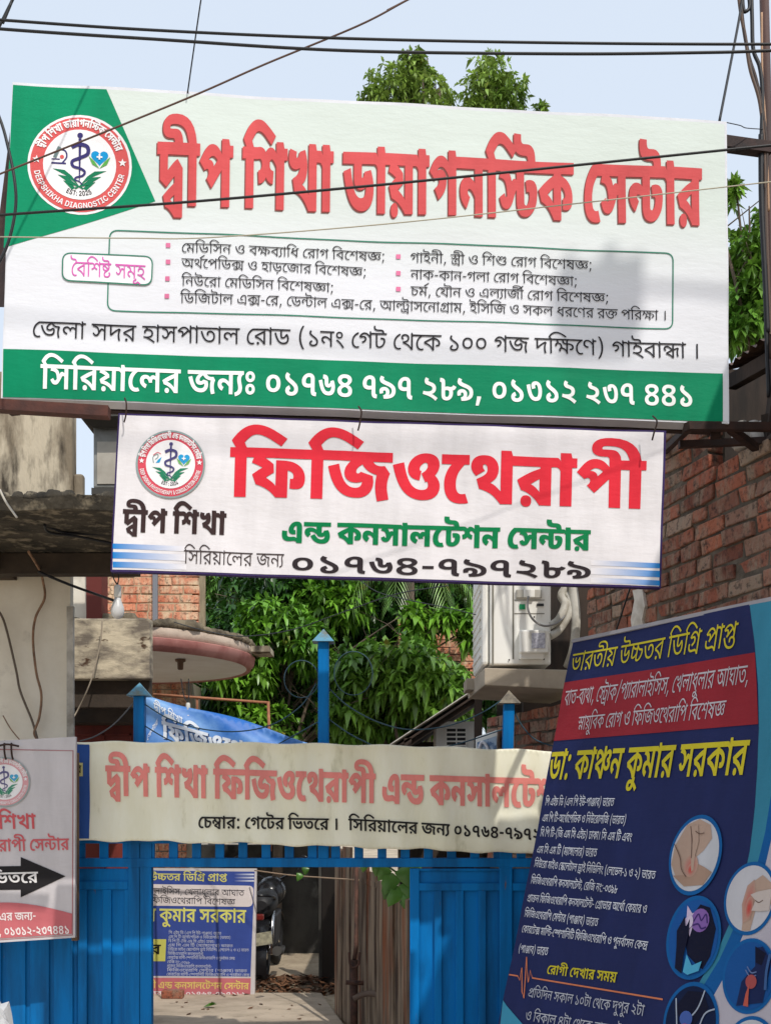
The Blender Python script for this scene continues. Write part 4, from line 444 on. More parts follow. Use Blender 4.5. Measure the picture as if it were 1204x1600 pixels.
def tri(cs):          # fill closed contours by the non-zero winding rule
    vs = []; es = []
    for c in cs:
        c2 = [p for i, p in enumerate(c) if (Vector(p) - Vector(c[i - 1])).length > 1e-6]
        if len(c2) < 3: continue
        b = len(vs); vs += [Vector(p) for p in c2]; es += [(b + i, b + (i + 1) % len(c2)) for i in range(len(c2))]
    V, E, Fc, *_ = delaunay_2d_cdt(vs, es, [], 0, 1e-6)
    keep = []
    for f in Fc:
        x = sum(V[i].x for i in f) / len(f); y = sum(V[i].y for i in f) / len(f); w = 0
        for c in cs:
            for i in range(len(c)):
                (x0, y0), (x1, y1) = c[i - 1][:2], c[i][:2]
                if (y0 <= y) != (y1 <= y) and x0 + (y - y0) * (x1 - x0) / (y1 - y0) > x: w += 1 if y1 > y0 else -1
        if w: keep.append(list(f))
    return [(p.x, p.y) for p in V], keep
GT = {}
def gtri(w, g):
    if (w, g) not in GT: GT[(w, g)] = tri(contours(w, g))
    return GT[(w, g)]
def line_of(w, st):
    out = []; x = 0                      # each number packs one glyph of the line: step in x and glyph index; a negative one lifts the glyph before it
    for k in LINE_TABLE[(w, st)]:
        if k < 0: out[-1][2] = -k - 5000
        else: x += k // 200 - 2000; out.append([k % 200, x, 0])
    return out
class Sign:
    def __init__(s, name, label, cat, O, U, V, group=None):     # O lower left corner, U along the bottom, V up the side (world)
        s.u = U.normalized(); s.n = U.cross(V).normalized(); s.v = s.n.cross(s.u); s.O = O
        s.root = thing(name, label, cat, O, group)
        s.root.rotation_euler = Matrix((s.u, s.v, s.n)).transposed().to_euler()
        s.disp = None; s.sub = 0
    def uv(s, px, py):
        d = Vector(((px - CX) / F_PX, 1, (HY - py) / F_PX)); e = Vector((0, 0, EZ)); t = (s.O - e).dot(s.n) / d.dot(s.n); q = e + d * t - s.O
        return Vector((q.dot(s.u), q.dot(s.v)))
    def make(s, name, items, mats, label=None, kind=None, extra=None):   # items: (verts2d, faces, layer, material index)
        mb = MB()
        for vs, fs, n, mi in items: mb.add([(p[0], p[1], n * .0012) for p in vs], fs, mi)
        if extra: extra(mb)
        o = mb.build(name, mats, s.root, label, kind=kind, local=True)
        me = o.data
        bm = bmesh.new(); bm.from_mesh(me)
        for f in bm.faces:
            if f.normal.z < 0 and not extra: f.normal_flip()
        if s.sub:
            for _ in range(5):
                e = [x for x in bm.edges if x.calc_length() > s.sub]
                if not e: break
                bmesh.ops.subdivide_edges(bm, edges=e, cuts=1); bmesh.ops.triangulate(bm, faces=[f for f in bm.faces if len(f.verts) > 3])
        if s.disp:
            for v in bm.verts: v.co.z += s.disp(v.co.x, v.co.y)
        bm.to_mesh(me); bm.free()
        return o
    def poly(s, pxs): return tri([[tuple(s.uv(*p)) for p in pxs]])
    def px_shape(s, pxs, col, n, name='printed_shape', m=None, label=None):
        v, f = s.poly(pxs); return s.make(name, [(v, f, n, 0)], [m or vinyl(col)], label)
    def disc(s, c, r, k=40, r2=None): return tri([[(c[0] + r * math.cos(2 * math.pi * i / k), c[1] + (r2 or r) * math.sin(2 * math.pi * i / k)) for i in range(k)]])
    def ring(s, c, r0, r1, k=48):
        vs = []; fs = []
        for i in range(k):
            a = 2 * math.pi * i / k
            vs += [(c[0] + r0 * math.cos(a), c[1] + r0 * math.sin(a)), (c[0] + r1 * math.cos(a), c[1] + r1 * math.sin(a))]
        for i in range(k): j = (i + 1) % k; fs.append([2 * i, 2 * i + 1, 2 * j + 1, 2 * j])
        return vs, fs
    def txt(s, st, w, p0, p1, h0, h1, col, n=3, shadow=None, name='lettering', tight=False, glow=None):
        """p0, p1: photo pixels at the two ends of the head line; h0, h1: pixels from head line to base line at the ends"""
        A, B = s.uv(*p0), s.uv(*p1); A2, B2 = s.uv(p0[0], p0[1] + h0), s.uv(p1[0], p1[1] + h1)
        hA, hB = A.y - A2.y, B.y - B2.y
        seq = line_of(w, st); base, top = HEIGHT_TABLE[w]
        xs = [x + p[0] for g, x, y in seq for c in contours(w, g) for p in c]; x0, x1 = min(xs), max(xs)
        skew = getattr(s, 'skew', 0)
        def mp(x, y):
            t = (x - x0) / (x1 - x0); h = hA + (hB - hA) * t; q = A.lerp(B, t); dy = (y - top) / (top - base) * h
            return (q.x + skew * dy, q.y + dy)
        items = []
        for g, gx, gy in seq:
            V, F = gtri(w, g); items.append(([mp(x + gx, y + gy) for x, y in V], F, n, 0))
        mats = [vinyl(col)]
        if shadow:
            dx, dy, c2 = shadow; mats.append(vinyl(c2))
            items = [([(x + dx, y + dy) for x, y in v], f, n - 1, 1) for v, f, _, _ in items] + items
        return s.make(name, items, mats)
    def ringtxt(s, items, st, w, c, r, size, a_mid, span, inward, n, mi):   # text round a circle
        seq = line_of(w, st); xs = [x + p[0] for g, x, y in seq for ct in contours(w, g) for p in ct]; x0, x1 = min(xs), max(xs); base, top = HEIGHT_TABLE[w]
        sc = size / (top - base)
        for g, gx, gy in seq:
            V, F = gtri(w, g); out = []
            for x, y in V:
                t = (x + gx - x0) / (x1 - x0) - .5
                if inward: a = a_mid + span * t; rr = r - (y + gy - (top + base) / 2) * sc
                else: a = a_mid - span * t; rr = r + (y + gy - (top + base) / 2) * sc
                out.append((c[0] + rr * math.cos(a), c[1] + rr * math.sin(a)))
            items.append((out, F, n, mi))
def stroke(pts, w, taper=True):       # a ribbon of varying width along a 2d polyline
    vs = []; fs = []; K = len(pts)
    for i, p in enumerate(pts):
        a = Vector(pts[max(i - 1, 0)][:2]); b = Vector(pts[min(i + 1, K - 1)][:2]); t = (b - a).normalized(); n = Vector((-t.y, t.x))
        ww = w[i] if isinstance(w, (list, tuple)) else w
        vs += [tuple(Vector(p[:2]) + n * ww / 2), tuple(Vector(p[:2]) - n * ww / 2)]
    for i in range(K - 1): fs.append([2 * i, 2 * i + 1, 2 * i + 3, 2 * i + 2])
    return vs, fs
def spline2(pts, n=8): return [(p.x, p.y) for p in spline([(a, b, 0) for a, b in pts], n)]
def emblem(s, cpx, rpx, red, top_ring, low_ring, est, variant, n=3, faded=0):
    c = s.uv(*cpx); r = (s.uv(cpx[0], cpx[1] - rpx) - c).length
    wht = (240, 238, 240); f = lambda col: tuple(int(a + (215 - a) * faded) for a in col)
    mats = [vinyl(wht), vinyl(f(red)), vinyl(f((58, 52, 110))), vinyl(f((22, 120, 84))), vinyl(f((20, 150, 210))), vinyl(f((95, 170, 80))), vinyl(f((45, 45, 50))), vinyl(f((130, 150, 150)))]
    it = []
    P = lambda x, y: (c.x + x * r, c.y + y * r)
    if variant == 1: it.append(s.disc(c, r) + (n, 0))
    it.append(s.disc(c, r * .95) + (n + 1, 1)); it.append(s.disc(c, r * .70) + (n + 2, 0))
    if variant == 2: it.append(s.ring(c, r * .93, r * .985) + (n + 2, 7))
    s.ringtxt(it, top_ring, 'B', c, r * .825, r * .145, math.pi / 2, 2.35 if variant == 1 else 2.7, False, n + 3, 0)
    s.ringtxt(it, low_ring, 'L', c, r * .825, r * .115, -math.pi / 2, 2.75, True, n + 3, 0)
    for a in (175, 5):                                     # two stars
        q = P(.825 * math.cos(R(a)), .825 * math.sin(R(a)))
        it.append(tri([[(q[0] + r * (.085 if i % 2 == 0 else .035) * math.sin(math.pi * i / 5), q[1] + r * (.085 if i % 2 == 0 else .035) * math.cos(math.pi * i / 5)) for i in range(10)]]) + (n + 3, 0))
    it.append(s.disc(P(.0, .58), r * .055) + (n + 3, 2))   # rod of the staff and the snake round it
    it.append(stroke([P(0, .52), P(0, -.33)], [r * .06, r * .018]) + (n + 3, 2))
    sn = spline2([P(-.16, .34), P(-.02, .40), P(.14, .36), P(.15, .22), P(0, .13), P(-.14, .06), P(-.12, -.04), P(.02, -.08), P(.1, -.14), P(.06, -.22), P(-.06, -.26), P(-.08, -.31), P(.0, -.34), P(.06, -.40)])
    it.append(stroke(sn, [r * (.085 - .065 * i / len(sn)) for i in range(len(sn))]) + (n + 4, 2))
    for sx in (-1, 1):                                     # leaf wings
        for k, (l, y) in enumerate(((.52, -.10), (.42, -.22), (.31, -.33))):
            pts = [P(0, -.43), P(sx * l * .45, y - .14 - .02 * k), P(sx * l, y), P(sx * l * .55, y - .02), P(sx * l * .28, y - .13)]
            it.append(tri([pts if sx > 0 else pts[::-1]]) + (n + 3, 3))
        it.append(stroke([P(-sx * .08, -.49), P(0, -.44), P(sx * .2, -.38)], r * .025) + (n + 4, 3))
    h = P(.38, .16)                                        # heart held in two leaves
    hp = [(h[0] + r * .0115 * 16 * math.sin(t) ** 3 * .9, h[1] + r * .0105 * (13 * math.cos(t) - 5 * math.cos(2 * t) - 2 * math.cos(3 * t) - math.cos(4 * t))) for t in [2 * math.pi * i / 30 for i in range(30)]]
    it.append(tri([hp]) + (n + 3, 4))
    for sx in (-1, 1):
        pts = [(h[0], h[1] - r * .22), (h[0] + sx * r * .14, h[1] - r * .14), (h[0] + sx * r * .21, h[1] + r * .02), (h[0] + sx * r * .10, h[1] - r * .08)]
        it.append(tri([pts if sx > 0 else pts[::-1]]) + (n + 4, 5))
    it.append(tri([[(h[0] - r * .055, h[1] - r * .012), (h[0] + r * .055, h[1] - r * .012), (h[0] + r * .055, h[1] + r * .02), (h[0] - r * .055, h[1] + r * .02)]]) + (n + 5, 0))
    it.append(tri([[(h[0] - r * .016, h[1] - r * .05), (h[0] + r * .016, h[1] - r * .05), (h[0] + r * .016, h[1] + r * .058), (h[0] - r * .016, h[1] + r * .058)]]) + (n + 6, 0))
    if variant == 1:                                       # small microscope
        q = lambda x, y: P(-.38 + x, .14 + y)
        it.append(stroke([q(-.16, -.13), q(.12, -.13)], r * .035) + (n + 3, 2))
        it.append(stroke(spline2([q(-.02, .15), q(.1, .12), q(.13, 0), q(.05, -.12)]), r * .03) + (n + 3, 2))
        it.append(stroke([q(-.1, -.02), q(-.01, .2)], r * .07) + (n + 3, 7)); it.append(stroke([q(-.16, -.05), q(.0, -.05)], r * .025) + (n + 3, 2)); it.append(s.disc(q(.04, .0), r * .04) + (n + 3, 1))
    else:                                                  # bent figure and a leaf
        q = lambda x, y: P(-.38 + x, .14 + y)
        it.append(stroke(spline2([q(-.1, -.12), q(-.12, .05), q(0, .13), q(.02, .05), q(-.06, -.02)]), r * .025) + (n + 3, 7))
        it.append(stroke(spline2([q(-.12, .1), q(0, .18), q(.1, .14)]), r * .02) + (n + 3, 1))
        it.append(tri([[q(-.04, -.12), q(.07, -.11), q(.13, .06), q(.03, -.02)]]) + (n + 3, 4))
    cc = P(0, 0); s.ringtxt(it, est, 'L', cc, r * .575, r * .1, -math.pi / 2, .82, True, n + 3, 6)
    return s.make('emblem', it, mats)
def roundrect(s, pxs, r, k=6):
    c = [s.uv(*p) for p in pxs]; out = []
    for i in range(4):
        p, a, b = c[i], c[i - 1], c[(i + 1) % 4]; ua, ub = (a - p).normalized(), (b - p).normalized()
        A, B = p + ua * r, p + ub * r
        for j in range(k + 1):
            t = j / k; out.append(tuple(A * (1 - t) ** 2 + p * 2 * t * (1 - t) + B * t * t))
    return out
def closed_stroke(pts, w):
    v, f = stroke(list(pts) + [pts[0]], w); return v, f
def panel_box(u0, v0, u1, v1, th, nu=1, nv=1):
    mb = MB()
    for k in (0, 1):
        b = []
        for j in range(nv + 1):
            for i in range(nu + 1): b.append((u0 + (u1 - u0) * i / nu, v0 + (v1 - v0) * j / nv, -th * k))
        fs = [[j * (nu + 1) + i, j * (nu + 1) + i + 1, (j + 1) * (nu + 1) + i + 1, (j + 1) * (nu + 1) + i] for j in range(nv) for i in range(nu)]
        mb.add(b, fs if k == 0 else [f[::-1] for f in fs], 0)
    n = (nu + 1) * (nv + 1)
    loop = [i for i in range(nu + 1)] + [j * (nu + 1) + nu for j in range(1, nv + 1)] + [nv * (nu + 1) + i for i in range(nu - 1, -1, -1)] + [j * (nu + 1) for j in range(nv - 1, 0, -1)]
    for i in range(len(loop)):
        a, b = loop[i], loop[(i + 1) % len(loop)]; mb.f.append([a + n, b + n, b, a]); mb.m.append(0); mb.sm.append(False)
    return mb

STEEL = mat('rusty_dark_steel', srgb(58, 38, 32)[:3], .7, srgb(36, 26, 24)[:3], 9, bump=.2, bscale=40)
STEEL2 = mat('red_oxide_steel', srgb(95, 52, 40)[:3], .65, srgb(66, 38, 32)[:3], 8, (1, 1, 1), bump=.15, bscale=50)
CABLE = mat('black_cable_rubber', (.012, .013, .016), .5)
BLUE = mat('blue_gate_enamel', srgb(0, 118, 192)[:3], .5, srgb(10, 84, 138)[:3], 4, (1.6, 1.6, .2), .42, .68, bump=.06, bscale=14, spec=.15, col3=srgb(104, 84, 72)[:3], scale3=17, lo3=.69, hi3=.73)
WIREM = mat('grey_wire', (.05, .055, .06), .5, metal=.4)

# ------------------------------------------------------------------ the big hoarding
b0 = W(2, 622, 4.15); U = W(1138, 662, 4.35) - b0; V = W(20, 128, 4.23) - b0
S1 = Sign('clinic_signboard', 'large white and green vinyl signboard with red heading, highest over the gate', 'sign', b0, U, V)
LU, LV = U.length, V.length
pb = panel_box(0, 0, LU, LV, .07, 64, 28)
skewx = U.normalized().dot(V) / LV
S1.sub = .06; S1.disp = lambda u, v: .0035 * math.sin(u * 6.1 + v * 3.3) + .002 * math.sin(v * 11 + u * 2.3) + .0012 * math.sin(u * 15 - v * 8)
for p in pb.v: p.x += p.y * skewx; p.z += S1.disp(p.x, p.y)
pb.build('panel', vinyl((221, 222, 228), .10), S1.root, local=True)
pa, pb_, pc, pd = [S1.uv(*q) for q in ((22, 133), (1131, 194), (1136, 659), (4, 619))]; vs = [tuple(pa.lerp(pb_, i / 24).lerp(pd.lerp(pc, i / 24), j / 24)) for j in range(25) for i in range(25)]
PALE = fade((205, 214, 208), (221, 222, 228))     # printed wash: pale green above running out to white
ob = S1.make('pale_wash', [(vs, [[j * 25 + i, j * 25 + i + 1, (j + 1) * 25 + i + 1, (j + 1) * 25 + i] for j in range(24) for i in range(24)], 1, 0)], [PALE])
at = ob.data.attributes.new('fade', 'FLOAT', 'POINT')
for i, v in enumerate(ob.data.vertices): at.data[i].value = min(1, max(0, ((LV - v.co.y) / LV - .28) / .3))
S1.px_shape([(21, 133), (167, 141), (243, 315), (7, 389)], (0, 140, 98), 2, 'green_corner')
S1.px_shape([(6, 546), (1128, 584), (1128, 659), (5, 621)], (0, 132, 92), 2, 'green_band')
emblem(S1, (125, 258), 77, (214, 92, 92), 'দ্বীপ শিখা ডায়াগনস্টিক সেন্টার', 'DEEPSHIKHA DIAGNOSTIC CENTER', 'EST: 2025', 1, 3)
S1.txt('দ্বীপ শিখা ডায়াগনস্টিক সেন্টার', 'B', (247, 224), (1095, 265), 97, 89, (210, 84, 86), 4, shadow=(-.005, -.006, (136, 72, 68)))
GRN = (60, 128, 106); BLK = (42, 40, 44)
box = roundrect(S1, [(172, 360), (1050, 397), (1050, 514), (168, 485)], .035)
S1.make('box_outline', [closed_stroke(box, .0055) + (3, 0)], [vinyl(GRN)])
tg = roundrect(S1, [(99, 396), (239, 402), (237, 446), (98, 439)], .035)
S1.make('box_tag', [tri([tg]) + (4, 1), closed_stroke(tg, .0055) + (5, 0)], [vinyl(GRN), vinyl((243, 240, 246))])
S1.txt('বৈশিষ্ট সমূহ', 'R', (111, 410), (228, 416), 22, 21, (214, 96, 178), 6)
for px, py in ((263, 384), (263, 410), (262, 436), (261, 463), (622, 401), (622, 427), (622, 452)):
    S1.px_shape([(px - 3.5, py - 3.5), (px + 3.5, py - 3.3), (px + 3.5, py + 3.7), (px - 3.5, py + 3.5)], (222, 120, 160), 4, 'bullet')
S1.txt('মেডিসিন ও বক্ষব্যাধি রোগ বিশেষজ্ঞ;', 'R', (285, 381), (600, 394), 14.5, 14, BLK, 4)
S1.txt('গাইনী, স্ত্রী ও শিশু রোগ বিশেষজ্ঞ;', 'R', (641, 396), (923, 408), 14.5, 14, BLK, 4)
S1.txt('অর্থপেডিক্স ও হাড়জোর বিশেষজ্ঞ;', 'R', (284, 405), (571, 418), 14.5, 14, BLK, 4)
S1.txt('নাক-কান-গলা রোগ বিশেষজ্ঞা;', 'R', (641, 422), (900, 433), 14.5, 14, BLK, 4)
S1.txt('নিউরো মেডিসিন বিশেষজ্ঞা;', 'R', (284, 433), (520, 444), 14.5, 14, BLK, 4)
S1.txt('চর্ম, যৌন ও এল্যার্জী রোগ বিশেষজ্ঞ;', 'R', (641, 448), (949, 459), 14.5, 14, BLK, 4)
S1.txt('ডিজিটাল এক্স-রে, ডেন্টাল এক্স-রে, আল্ট্রাসনোগ্রাম, ইসিজি ও সকল ধরণের রক্ত পরিক্ষা ।', 'R', (282, 459), (1039, 486), 15, 14.5, BLK, 4)
S1.txt('জেলা সদর হাসপাতাল রোড (১নং গেট থেকে ১০০ গজ দক্ষিণে) গাইবান্ধা ।', 'R', (53, 503), (1089, 538), 25, 23, BLK, 4)
S1.txt('সিরিয়ালের জন্যঃ ০১৭৬৪ ৭৯৭ ২৮৯, ০১৩১২ ২৩৭ ৪৪১', 'M', (65, 571), (1080, 603), 38, 33, (244, 248, 246), 4)
# steel frame behind the hoarding, its lower angle iron and the arms that tie it to pole and wall
mb = MB()
def sl_(u, v, n): return S1.O + S1.u * (u + v * skewx) + S1.v * v + S1.n * n
for u in (.02, LU * .33, LU * .66, LU - .02): mb.bar(sl_(u, -.02, -.10), sl_(u, LV, -.10), .04, .04)
for v in (.02, LV * .5, LV - .02): mb.bar(sl_(0, v, -.10), sl_(LU, v, -.10), .04, .04)
mb.build('back_frame', STEEL, S1.root)
MB().bar(W(-40, 632, 4.10), W(171, 645, 4.12), .05, .042).build('angle_iron', STEEL2, S1.root, label='red oxide steel angle under the left end')
mb = MB(); mb.bar(W(1072, 666, 4.30), W(1260, 668, 4.55), .035, .033); mb.bar(W(1060, 695, 4.6), W(1260, 686, 4.6), .03, .03); mb.bar(W(1140, 670, 4.42), W(1180, 700, 4.6), .03, .03)
mb.bar(W(1075, 668, 4.32), W(1030, 712, 5.6), .03, .03)
mb.build('bracket', STEEL, S1.root)
MB().bar(W(1128, 224, 4.62), W(1200, 234, 4.72), .05, .05).build('bracket', STEEL, S1.root)
MB().add([W(16, 205, 4.30), W(0, 330, 4.3), W(-6, 480, 4.3), W(12, 480, 4.24)], [(0, 1, 2, 3)]).add([W(16, 205, 4.33), W(0, 330, 4.33), W(-6, 480, 4.33), W(12, 480, 4.27)], [(3, 2, 1, 0)]).build('side_plate', STEEL, S1.root)

# ------------------------------------------------------------------ the physiotherapy sign hanging under it
b0 = W(173, 893, 4.15); U = W(1032, 919, 4.19) - b0; V = W(185, 645, 4.17) - b0
S2 = Sign('physiotherapy_sign', 'white vinyl sign with fat red heading hung under the big signboard', 'sign', b0, U, V)
pb = panel_box(0, 0, U.length, V.length, .03, 36, 12); S2.sub = .09; S2.disp = lambda u, v: .003 * math.sin(u * 7.3 + v * 5) + .002 * math.sin(v * 16 + u * 3) + .002 * math.sin(u * 19 + v * 6); skewx2 = U.normalized().dot(V) / V.length
for p in pb.v: p.x += p.y * skewx2; p.z += S2.disp(p.x, p.y)
pb.build('panel', vinyl((58, 44, 92)), S2.root, local=True, label='dark purple edged panel')
S2.px_shape([(187.5, 648), (1036, 676), (1029, 916), (176, 890)], (226, 222, 225), 1, 'white_face')
S2.txt('ফিজিওথেরাপী', 'B', (360, 699), (1009, 721), 77, 74, (222, 46, 62), 3)
S2.txt('দ্বীপ শিখা', 'B', (193, 796), (354, 802), 36, 34, (58, 42, 42), 3)
S2.txt('এন্ড কনসালটেশন সেন্টার', 'B', (441, 815), (922, 829), 33, 32, (0, 124, 72), 3)
S2.txt('সিরিয়ালের জন্য', 'R', (288, 860), (444, 866), 21, 20, (72, 62, 62), 3)
S2.txt('০১৭৬৪-৭৯৭২৮৯', 'M', (457, 868), (922, 878), 27, 27, (48, 40, 44), 3)
emblem(S2, (267, 726), 54, (214, 62, 82), 'দ্বীপ শিখা ফিজিওথেরাপী এন্ড কনসালটেশন সেন্টার', 'DEEP SHIKHA PHYSIOTHERAPY & CONSULTATION CENTRE', 'EST : 2024', 2, 3, .12)
FB = fade((14, 124, 200), (226, 222, 225))
def fade_bar(S, p0, p1, p2, p3, n, m, name='fading_stripe'):     # p0,p3 ink end; p1,p2 white end
    q = [S.uv(*p) for p in (p0, p1, p2, p3)]; o = S.make(name, [([tuple(a) for a in q], [(0, 1, 2, 3)], n, 0)], [m])
    at = o.data.attributes.new('fade', 'FLOAT', 'POINT')
    for i, v in enumerate(o.data.vertices):
        d0 = min((v.co.xy - q[0]).length, (v.co.xy - q[3]).length); d1 = min((v.co.xy - q[1]).length, (v.co.xy - q[2]).length); at.data[i].value = d0 / (d0 + d1 + 1e-9)
    return o
for y, h in ((850, 8), (863, 10), (878, 9)): fade_bar(S2, (177, y), (292, y + 4), (292, y + h + 4), (177, y + h), 2, FB)
for y, h in ((880, 8), (892, 10), (907, 8)): fade_bar(S2, (1030, y), (922, y - 4), (922, y + h - 4), (1030, y + h), 2, FB)
mb = MB()
for px, py in ((195, 644), (560, 657), (1019, 672)):
    a = W(px, py - 22, 4.13); mb.tube(spline([a, a + Vector((.012, -.02, -.03)), W(px + 2, py + 4, 4.12), W(px - 1, py + 16, 4.13)], 5), .0035, 6)
mb.build('tie_wire', STEEL, S2.root)

# ------------------------------------------------------------------ blue gate
GY = 6.3
gate = thing('metal_gate', 'blue painted metal gate with open doorway and capped posts', 'gate', (X_(430, GY), GY, 0))
fr = MB()
fr.fbox(-60, 1341, 900, 1355, GY, .05)                                  # lintel rail
fr.fbox(-60, 1302, 900, 1318, GY + .002, .045)                          # upper rail behind the cloth
fr.fbox(-60, 1200, 900, 1212, GY + .002, .045)
for x in (203, 220, 640 + 143): fr.fbox(x - 3, 1200, x + 17, 1719, GY + .004, .055)
fr.build('frame', BLUE, gate, bevel=.004)
gr = MB(); x = 126
while x < 880: gr.fbox(x - 7, 1212, x + 7, 1341, GY + .012, .02); x += 36.2
gr.build('grille', BLUE, gate, bevel=.003)
# fixed panel left, door leaf beside the opening, closed leaf right
mb = MB(); mb.fbox(-80, 1355, 121, 1719, GY + .03, .01)
for x in (-62, -28, 10, 47, 84): mb.fbox(x, 1400, x + 30, 1719, GY + .014, .016)
mb.fbox(-80, 1355, 121, 1372, GY + .012, .018); mb.build('side_panel', BLUE, gate, bevel=.005)
mb = MB(); mb.fbox(121, 1357, 201, 1719, GY + .03, .01)
mb.fbox(121, 1357, 201, 1390, GY + .018, .012); mb.fbox(122, 1377, 200, 1390, GY + .008, .012)
for x0, x1 in ((122, 136), (160, 174), (194, 201)): mb.fbox(x0, 1390, x1, 1719, GY + .006, .024)
mb.build('door_leaf', BLUE, gate, bevel=.004)
mb = MB(); mb.fbox(225, 1357, 238, 1715, GY + .06, .04); mb.fbox(196, 1357, 226, 1715, GY + .09, .02); hg = mb.build('door_leaf', BLUE, gate, bevel=.004, label='open leaf swung back behind the post')
mb = MB()
for y in (1375, 1560): mb.fbox(228, y, 236, y + 26, GY + .045, .02)
mb.build('hinge', STEEL, hg)
mb = MB(); mb.fbox(641, 1357, 782, 1719, GY + .034, .01)
mb.fbox(641, 1357, 782, 1361, GY + .012, .02); mb.fbox(641, 1380, 782, 1392, GY + .01, .02)
for x0, x1 in ((640, 655), (678, 690), (712, 724), (747, 759)): mb.fbox(x0, 1357 if x0 == 640 else 1392, x1, 1719, GY + .008, .026)
mb.build('door_leaf', BLUE, gate, bevel=.004)
mb = MB(); mb.fbox(800, 1357, 905, 1719, GY + .034, .01); mb.fbox(800, 1380, 905, 1392, GY + .01, .02)
for x0 in (834, 868): mb.fbox(x0, 1392, x0 + 12, 1719, GY + .008, .026)
mb.build('side_panel', BLUE, gate, bevel=.004)
CAPM = mat('light_blue_cap', srgb(92, 150, 178)[:3], .55, srgb(110, 118, 112)[:3], 14, lo=.42, hi=.62, bump=.1, bscale=40)  # lighter blue than the posts, mottled with grey
for x0, x1, top, base, lean in ((211, 226, 1088, 1200, 0), (497, 514, 1004, 1341, 0), (783, 800, 1100, 1200, 3)):
    mb = MB(); xm = (x0 + x1) / 2
    mb.bar(W(xm, base, GY + .03), W(xm + lean, top, GY + .03), .066, .06)
    po = mb.build('post', BLUE, gate, bevel=.005)
    c = W(xm + lean, top, GY + .03); r = .067; mb = MB()
    mb.add([c + Vector((sx * r, sy * r, 0)) for sx, sy in ((-1, -1), (1, -1), (1, 1), (-1, 1))] + [c + Vector((0, 0, .085))], [(0, 1, 4), (1, 2, 4), (2, 3, 4), (3, 0, 4), (3, 2, 1, 0)])
    mb.build('post_cap', CAPM if x0 != 783 else mat('beige_cap', srgb(150, 140, 120)[:3], .7, srgb(90, 84, 76)[:3], 14, bump=.2), po)  # right cap is beige mottled with dark grey
ROD = mat('dull_blue_rod', srgb(50, 78, 92)[:3], .5, metal=.2)
def rod(pxs, Y=GY + .03, r=.0042):
    mb = MB(); mb.tube(spline([W(x, y, Y) for x, y in pxs], 8), r, 6); mb.build('scroll_rod', ROD, gate)
rod([(226, 1100), (262, 1122), (310, 1138), (370, 1143), (425, 1132), (470, 1103), (494, 1068)])
rod([(226, 1134), (262, 1155), (300, 1170), (350, 1190)]); rod([(497, 1128), (465, 1146), (430, 1166), (400, 1190)])
rod([(514, 1076), (545, 1104), (590, 1128), (640, 1140), (700, 1134), (750, 1115), (786, 1092)])
rod([(514, 1124), (545, 1146), (580, 1164), (620, 1185)]); rod([(784, 1140), (740, 1155), (690, 1170), (640, 1190)])
rod([(800, 1098), (810, 1126), (835, 1155), (872, 1168)])
rod([(471 + 27 * math.cos(a), 1061 + 29 * math.sin(a)) for a in [2 * math.pi * i / 14 for i in range(15)]], r=.003)
rod([(552 + 30 * math.cos(a), 1052 + 34 * math.sin(a)) for a in [2 * math.pi * i / 14 for i in range(15)]], r=.003)

# ------------------------------------------------------------------ cream cloth banner tied across the gate
BY = 6.2
o_ = W(118, 1340, BY)
S3 = Sign('gate_banner', 'cream cloth banner with faded red heading tied across the blue gate', 'banner', o_, Vector((1, 0, 0)), Vector((0, 0, 1)))
S3.sub = .035
S3.disp = lambda u, v: .006 * math.sin(u * 9 + .6) + .006 * math.sin(u * 23 + v * 4) + .007 * math.sin(v * 14 + u * 2.2) + (.03 * max(0, (v - .62) / .1) ** 2 if v > .62 else 0) + (-.02 * ((.1 - v) / .1) ** 2 if v < .1 else 0)
CLOTH = mat('cream_vinyl_cloth', srgb(248, 246, 226)[:3], .55, srgb(238, 234, 206)[:3], 2.5, (1.6, .5, 1), .4, .65, bump=.18, bscale=6, col3=srgb(176, 172, 140)[:3], scale3=5, lo3=.60, hi3=.85, bstretch=(2, .6, 1))
def strip(x0, x1, n, name, m, inset=0, top=(1159, 1178), bot=(1313, 1338)):
    K = max(2, int(abs(x1 - x0) / 8)); L_ = 14; mb = MB(); vs = []
    for i in range(K + 1):
        x = x0 + (x1 - x0) * i / K; t = (x - 118) / 782
        yt = top[0] + (top[1] - top[0]) * t - (6 * math.sin(t * 2.6) if inset == 0 else 0) + inset + 1.2 * math.sin(x * .06); yb = bot[0] + (bot[1] - bot[0]) * t ** 1.4 - inset + (1.5 * math.sin(x * .045) + 1.0 * math.sin(x * .11 + 1) if inset == 0 else 0)
        for j in range(L_ + 1):
            q = S3.uv(x, yb + (yt - yb) * j / L_); vs.append((q.x, q.y))
    fs = [[i * (L_ + 1) + j, (i + 1) * (L_ + 1) + j, (i + 1) * (L_ + 1) + j + 1, i * (L_ + 1) + j + 1] for i in range(K) for j in range(L_)]
    o = S3.make(name, [(vs, fs, n, 0)], [m])
    for p in o.data.polygons: p.use_smooth = True
    return o
ban = strip(118, 905, 0, 'cloth', CLOTH)
sd = ban.modifiers.new('thick', 'SOLIDIFY'); sd.thickness = .003; sd.offset = -1
strip(121, 141, 4, 'blue_border', vinyl((52, 88, 160)), 3)
S3.txt('দ্বীপ শিখা ফিজিওথেরাপী এন্ড কনসালটেশন', 'B', (166, 1196), (889, 1218), 47, 46, (246, 148, 140), 5)
S3.txt('চেম্বার: গেটের ভিতরে ।', 'M', (310, 1276), (527, 1279), 18, 18, (46, 44, 44), 5)
S3.txt('সিরিয়ালের জন্য ০১৭৬৪-৭৯৭২৮৯', 'M', (544, 1279), (872, 1297), 18, 18, (46, 44, 44), 5)
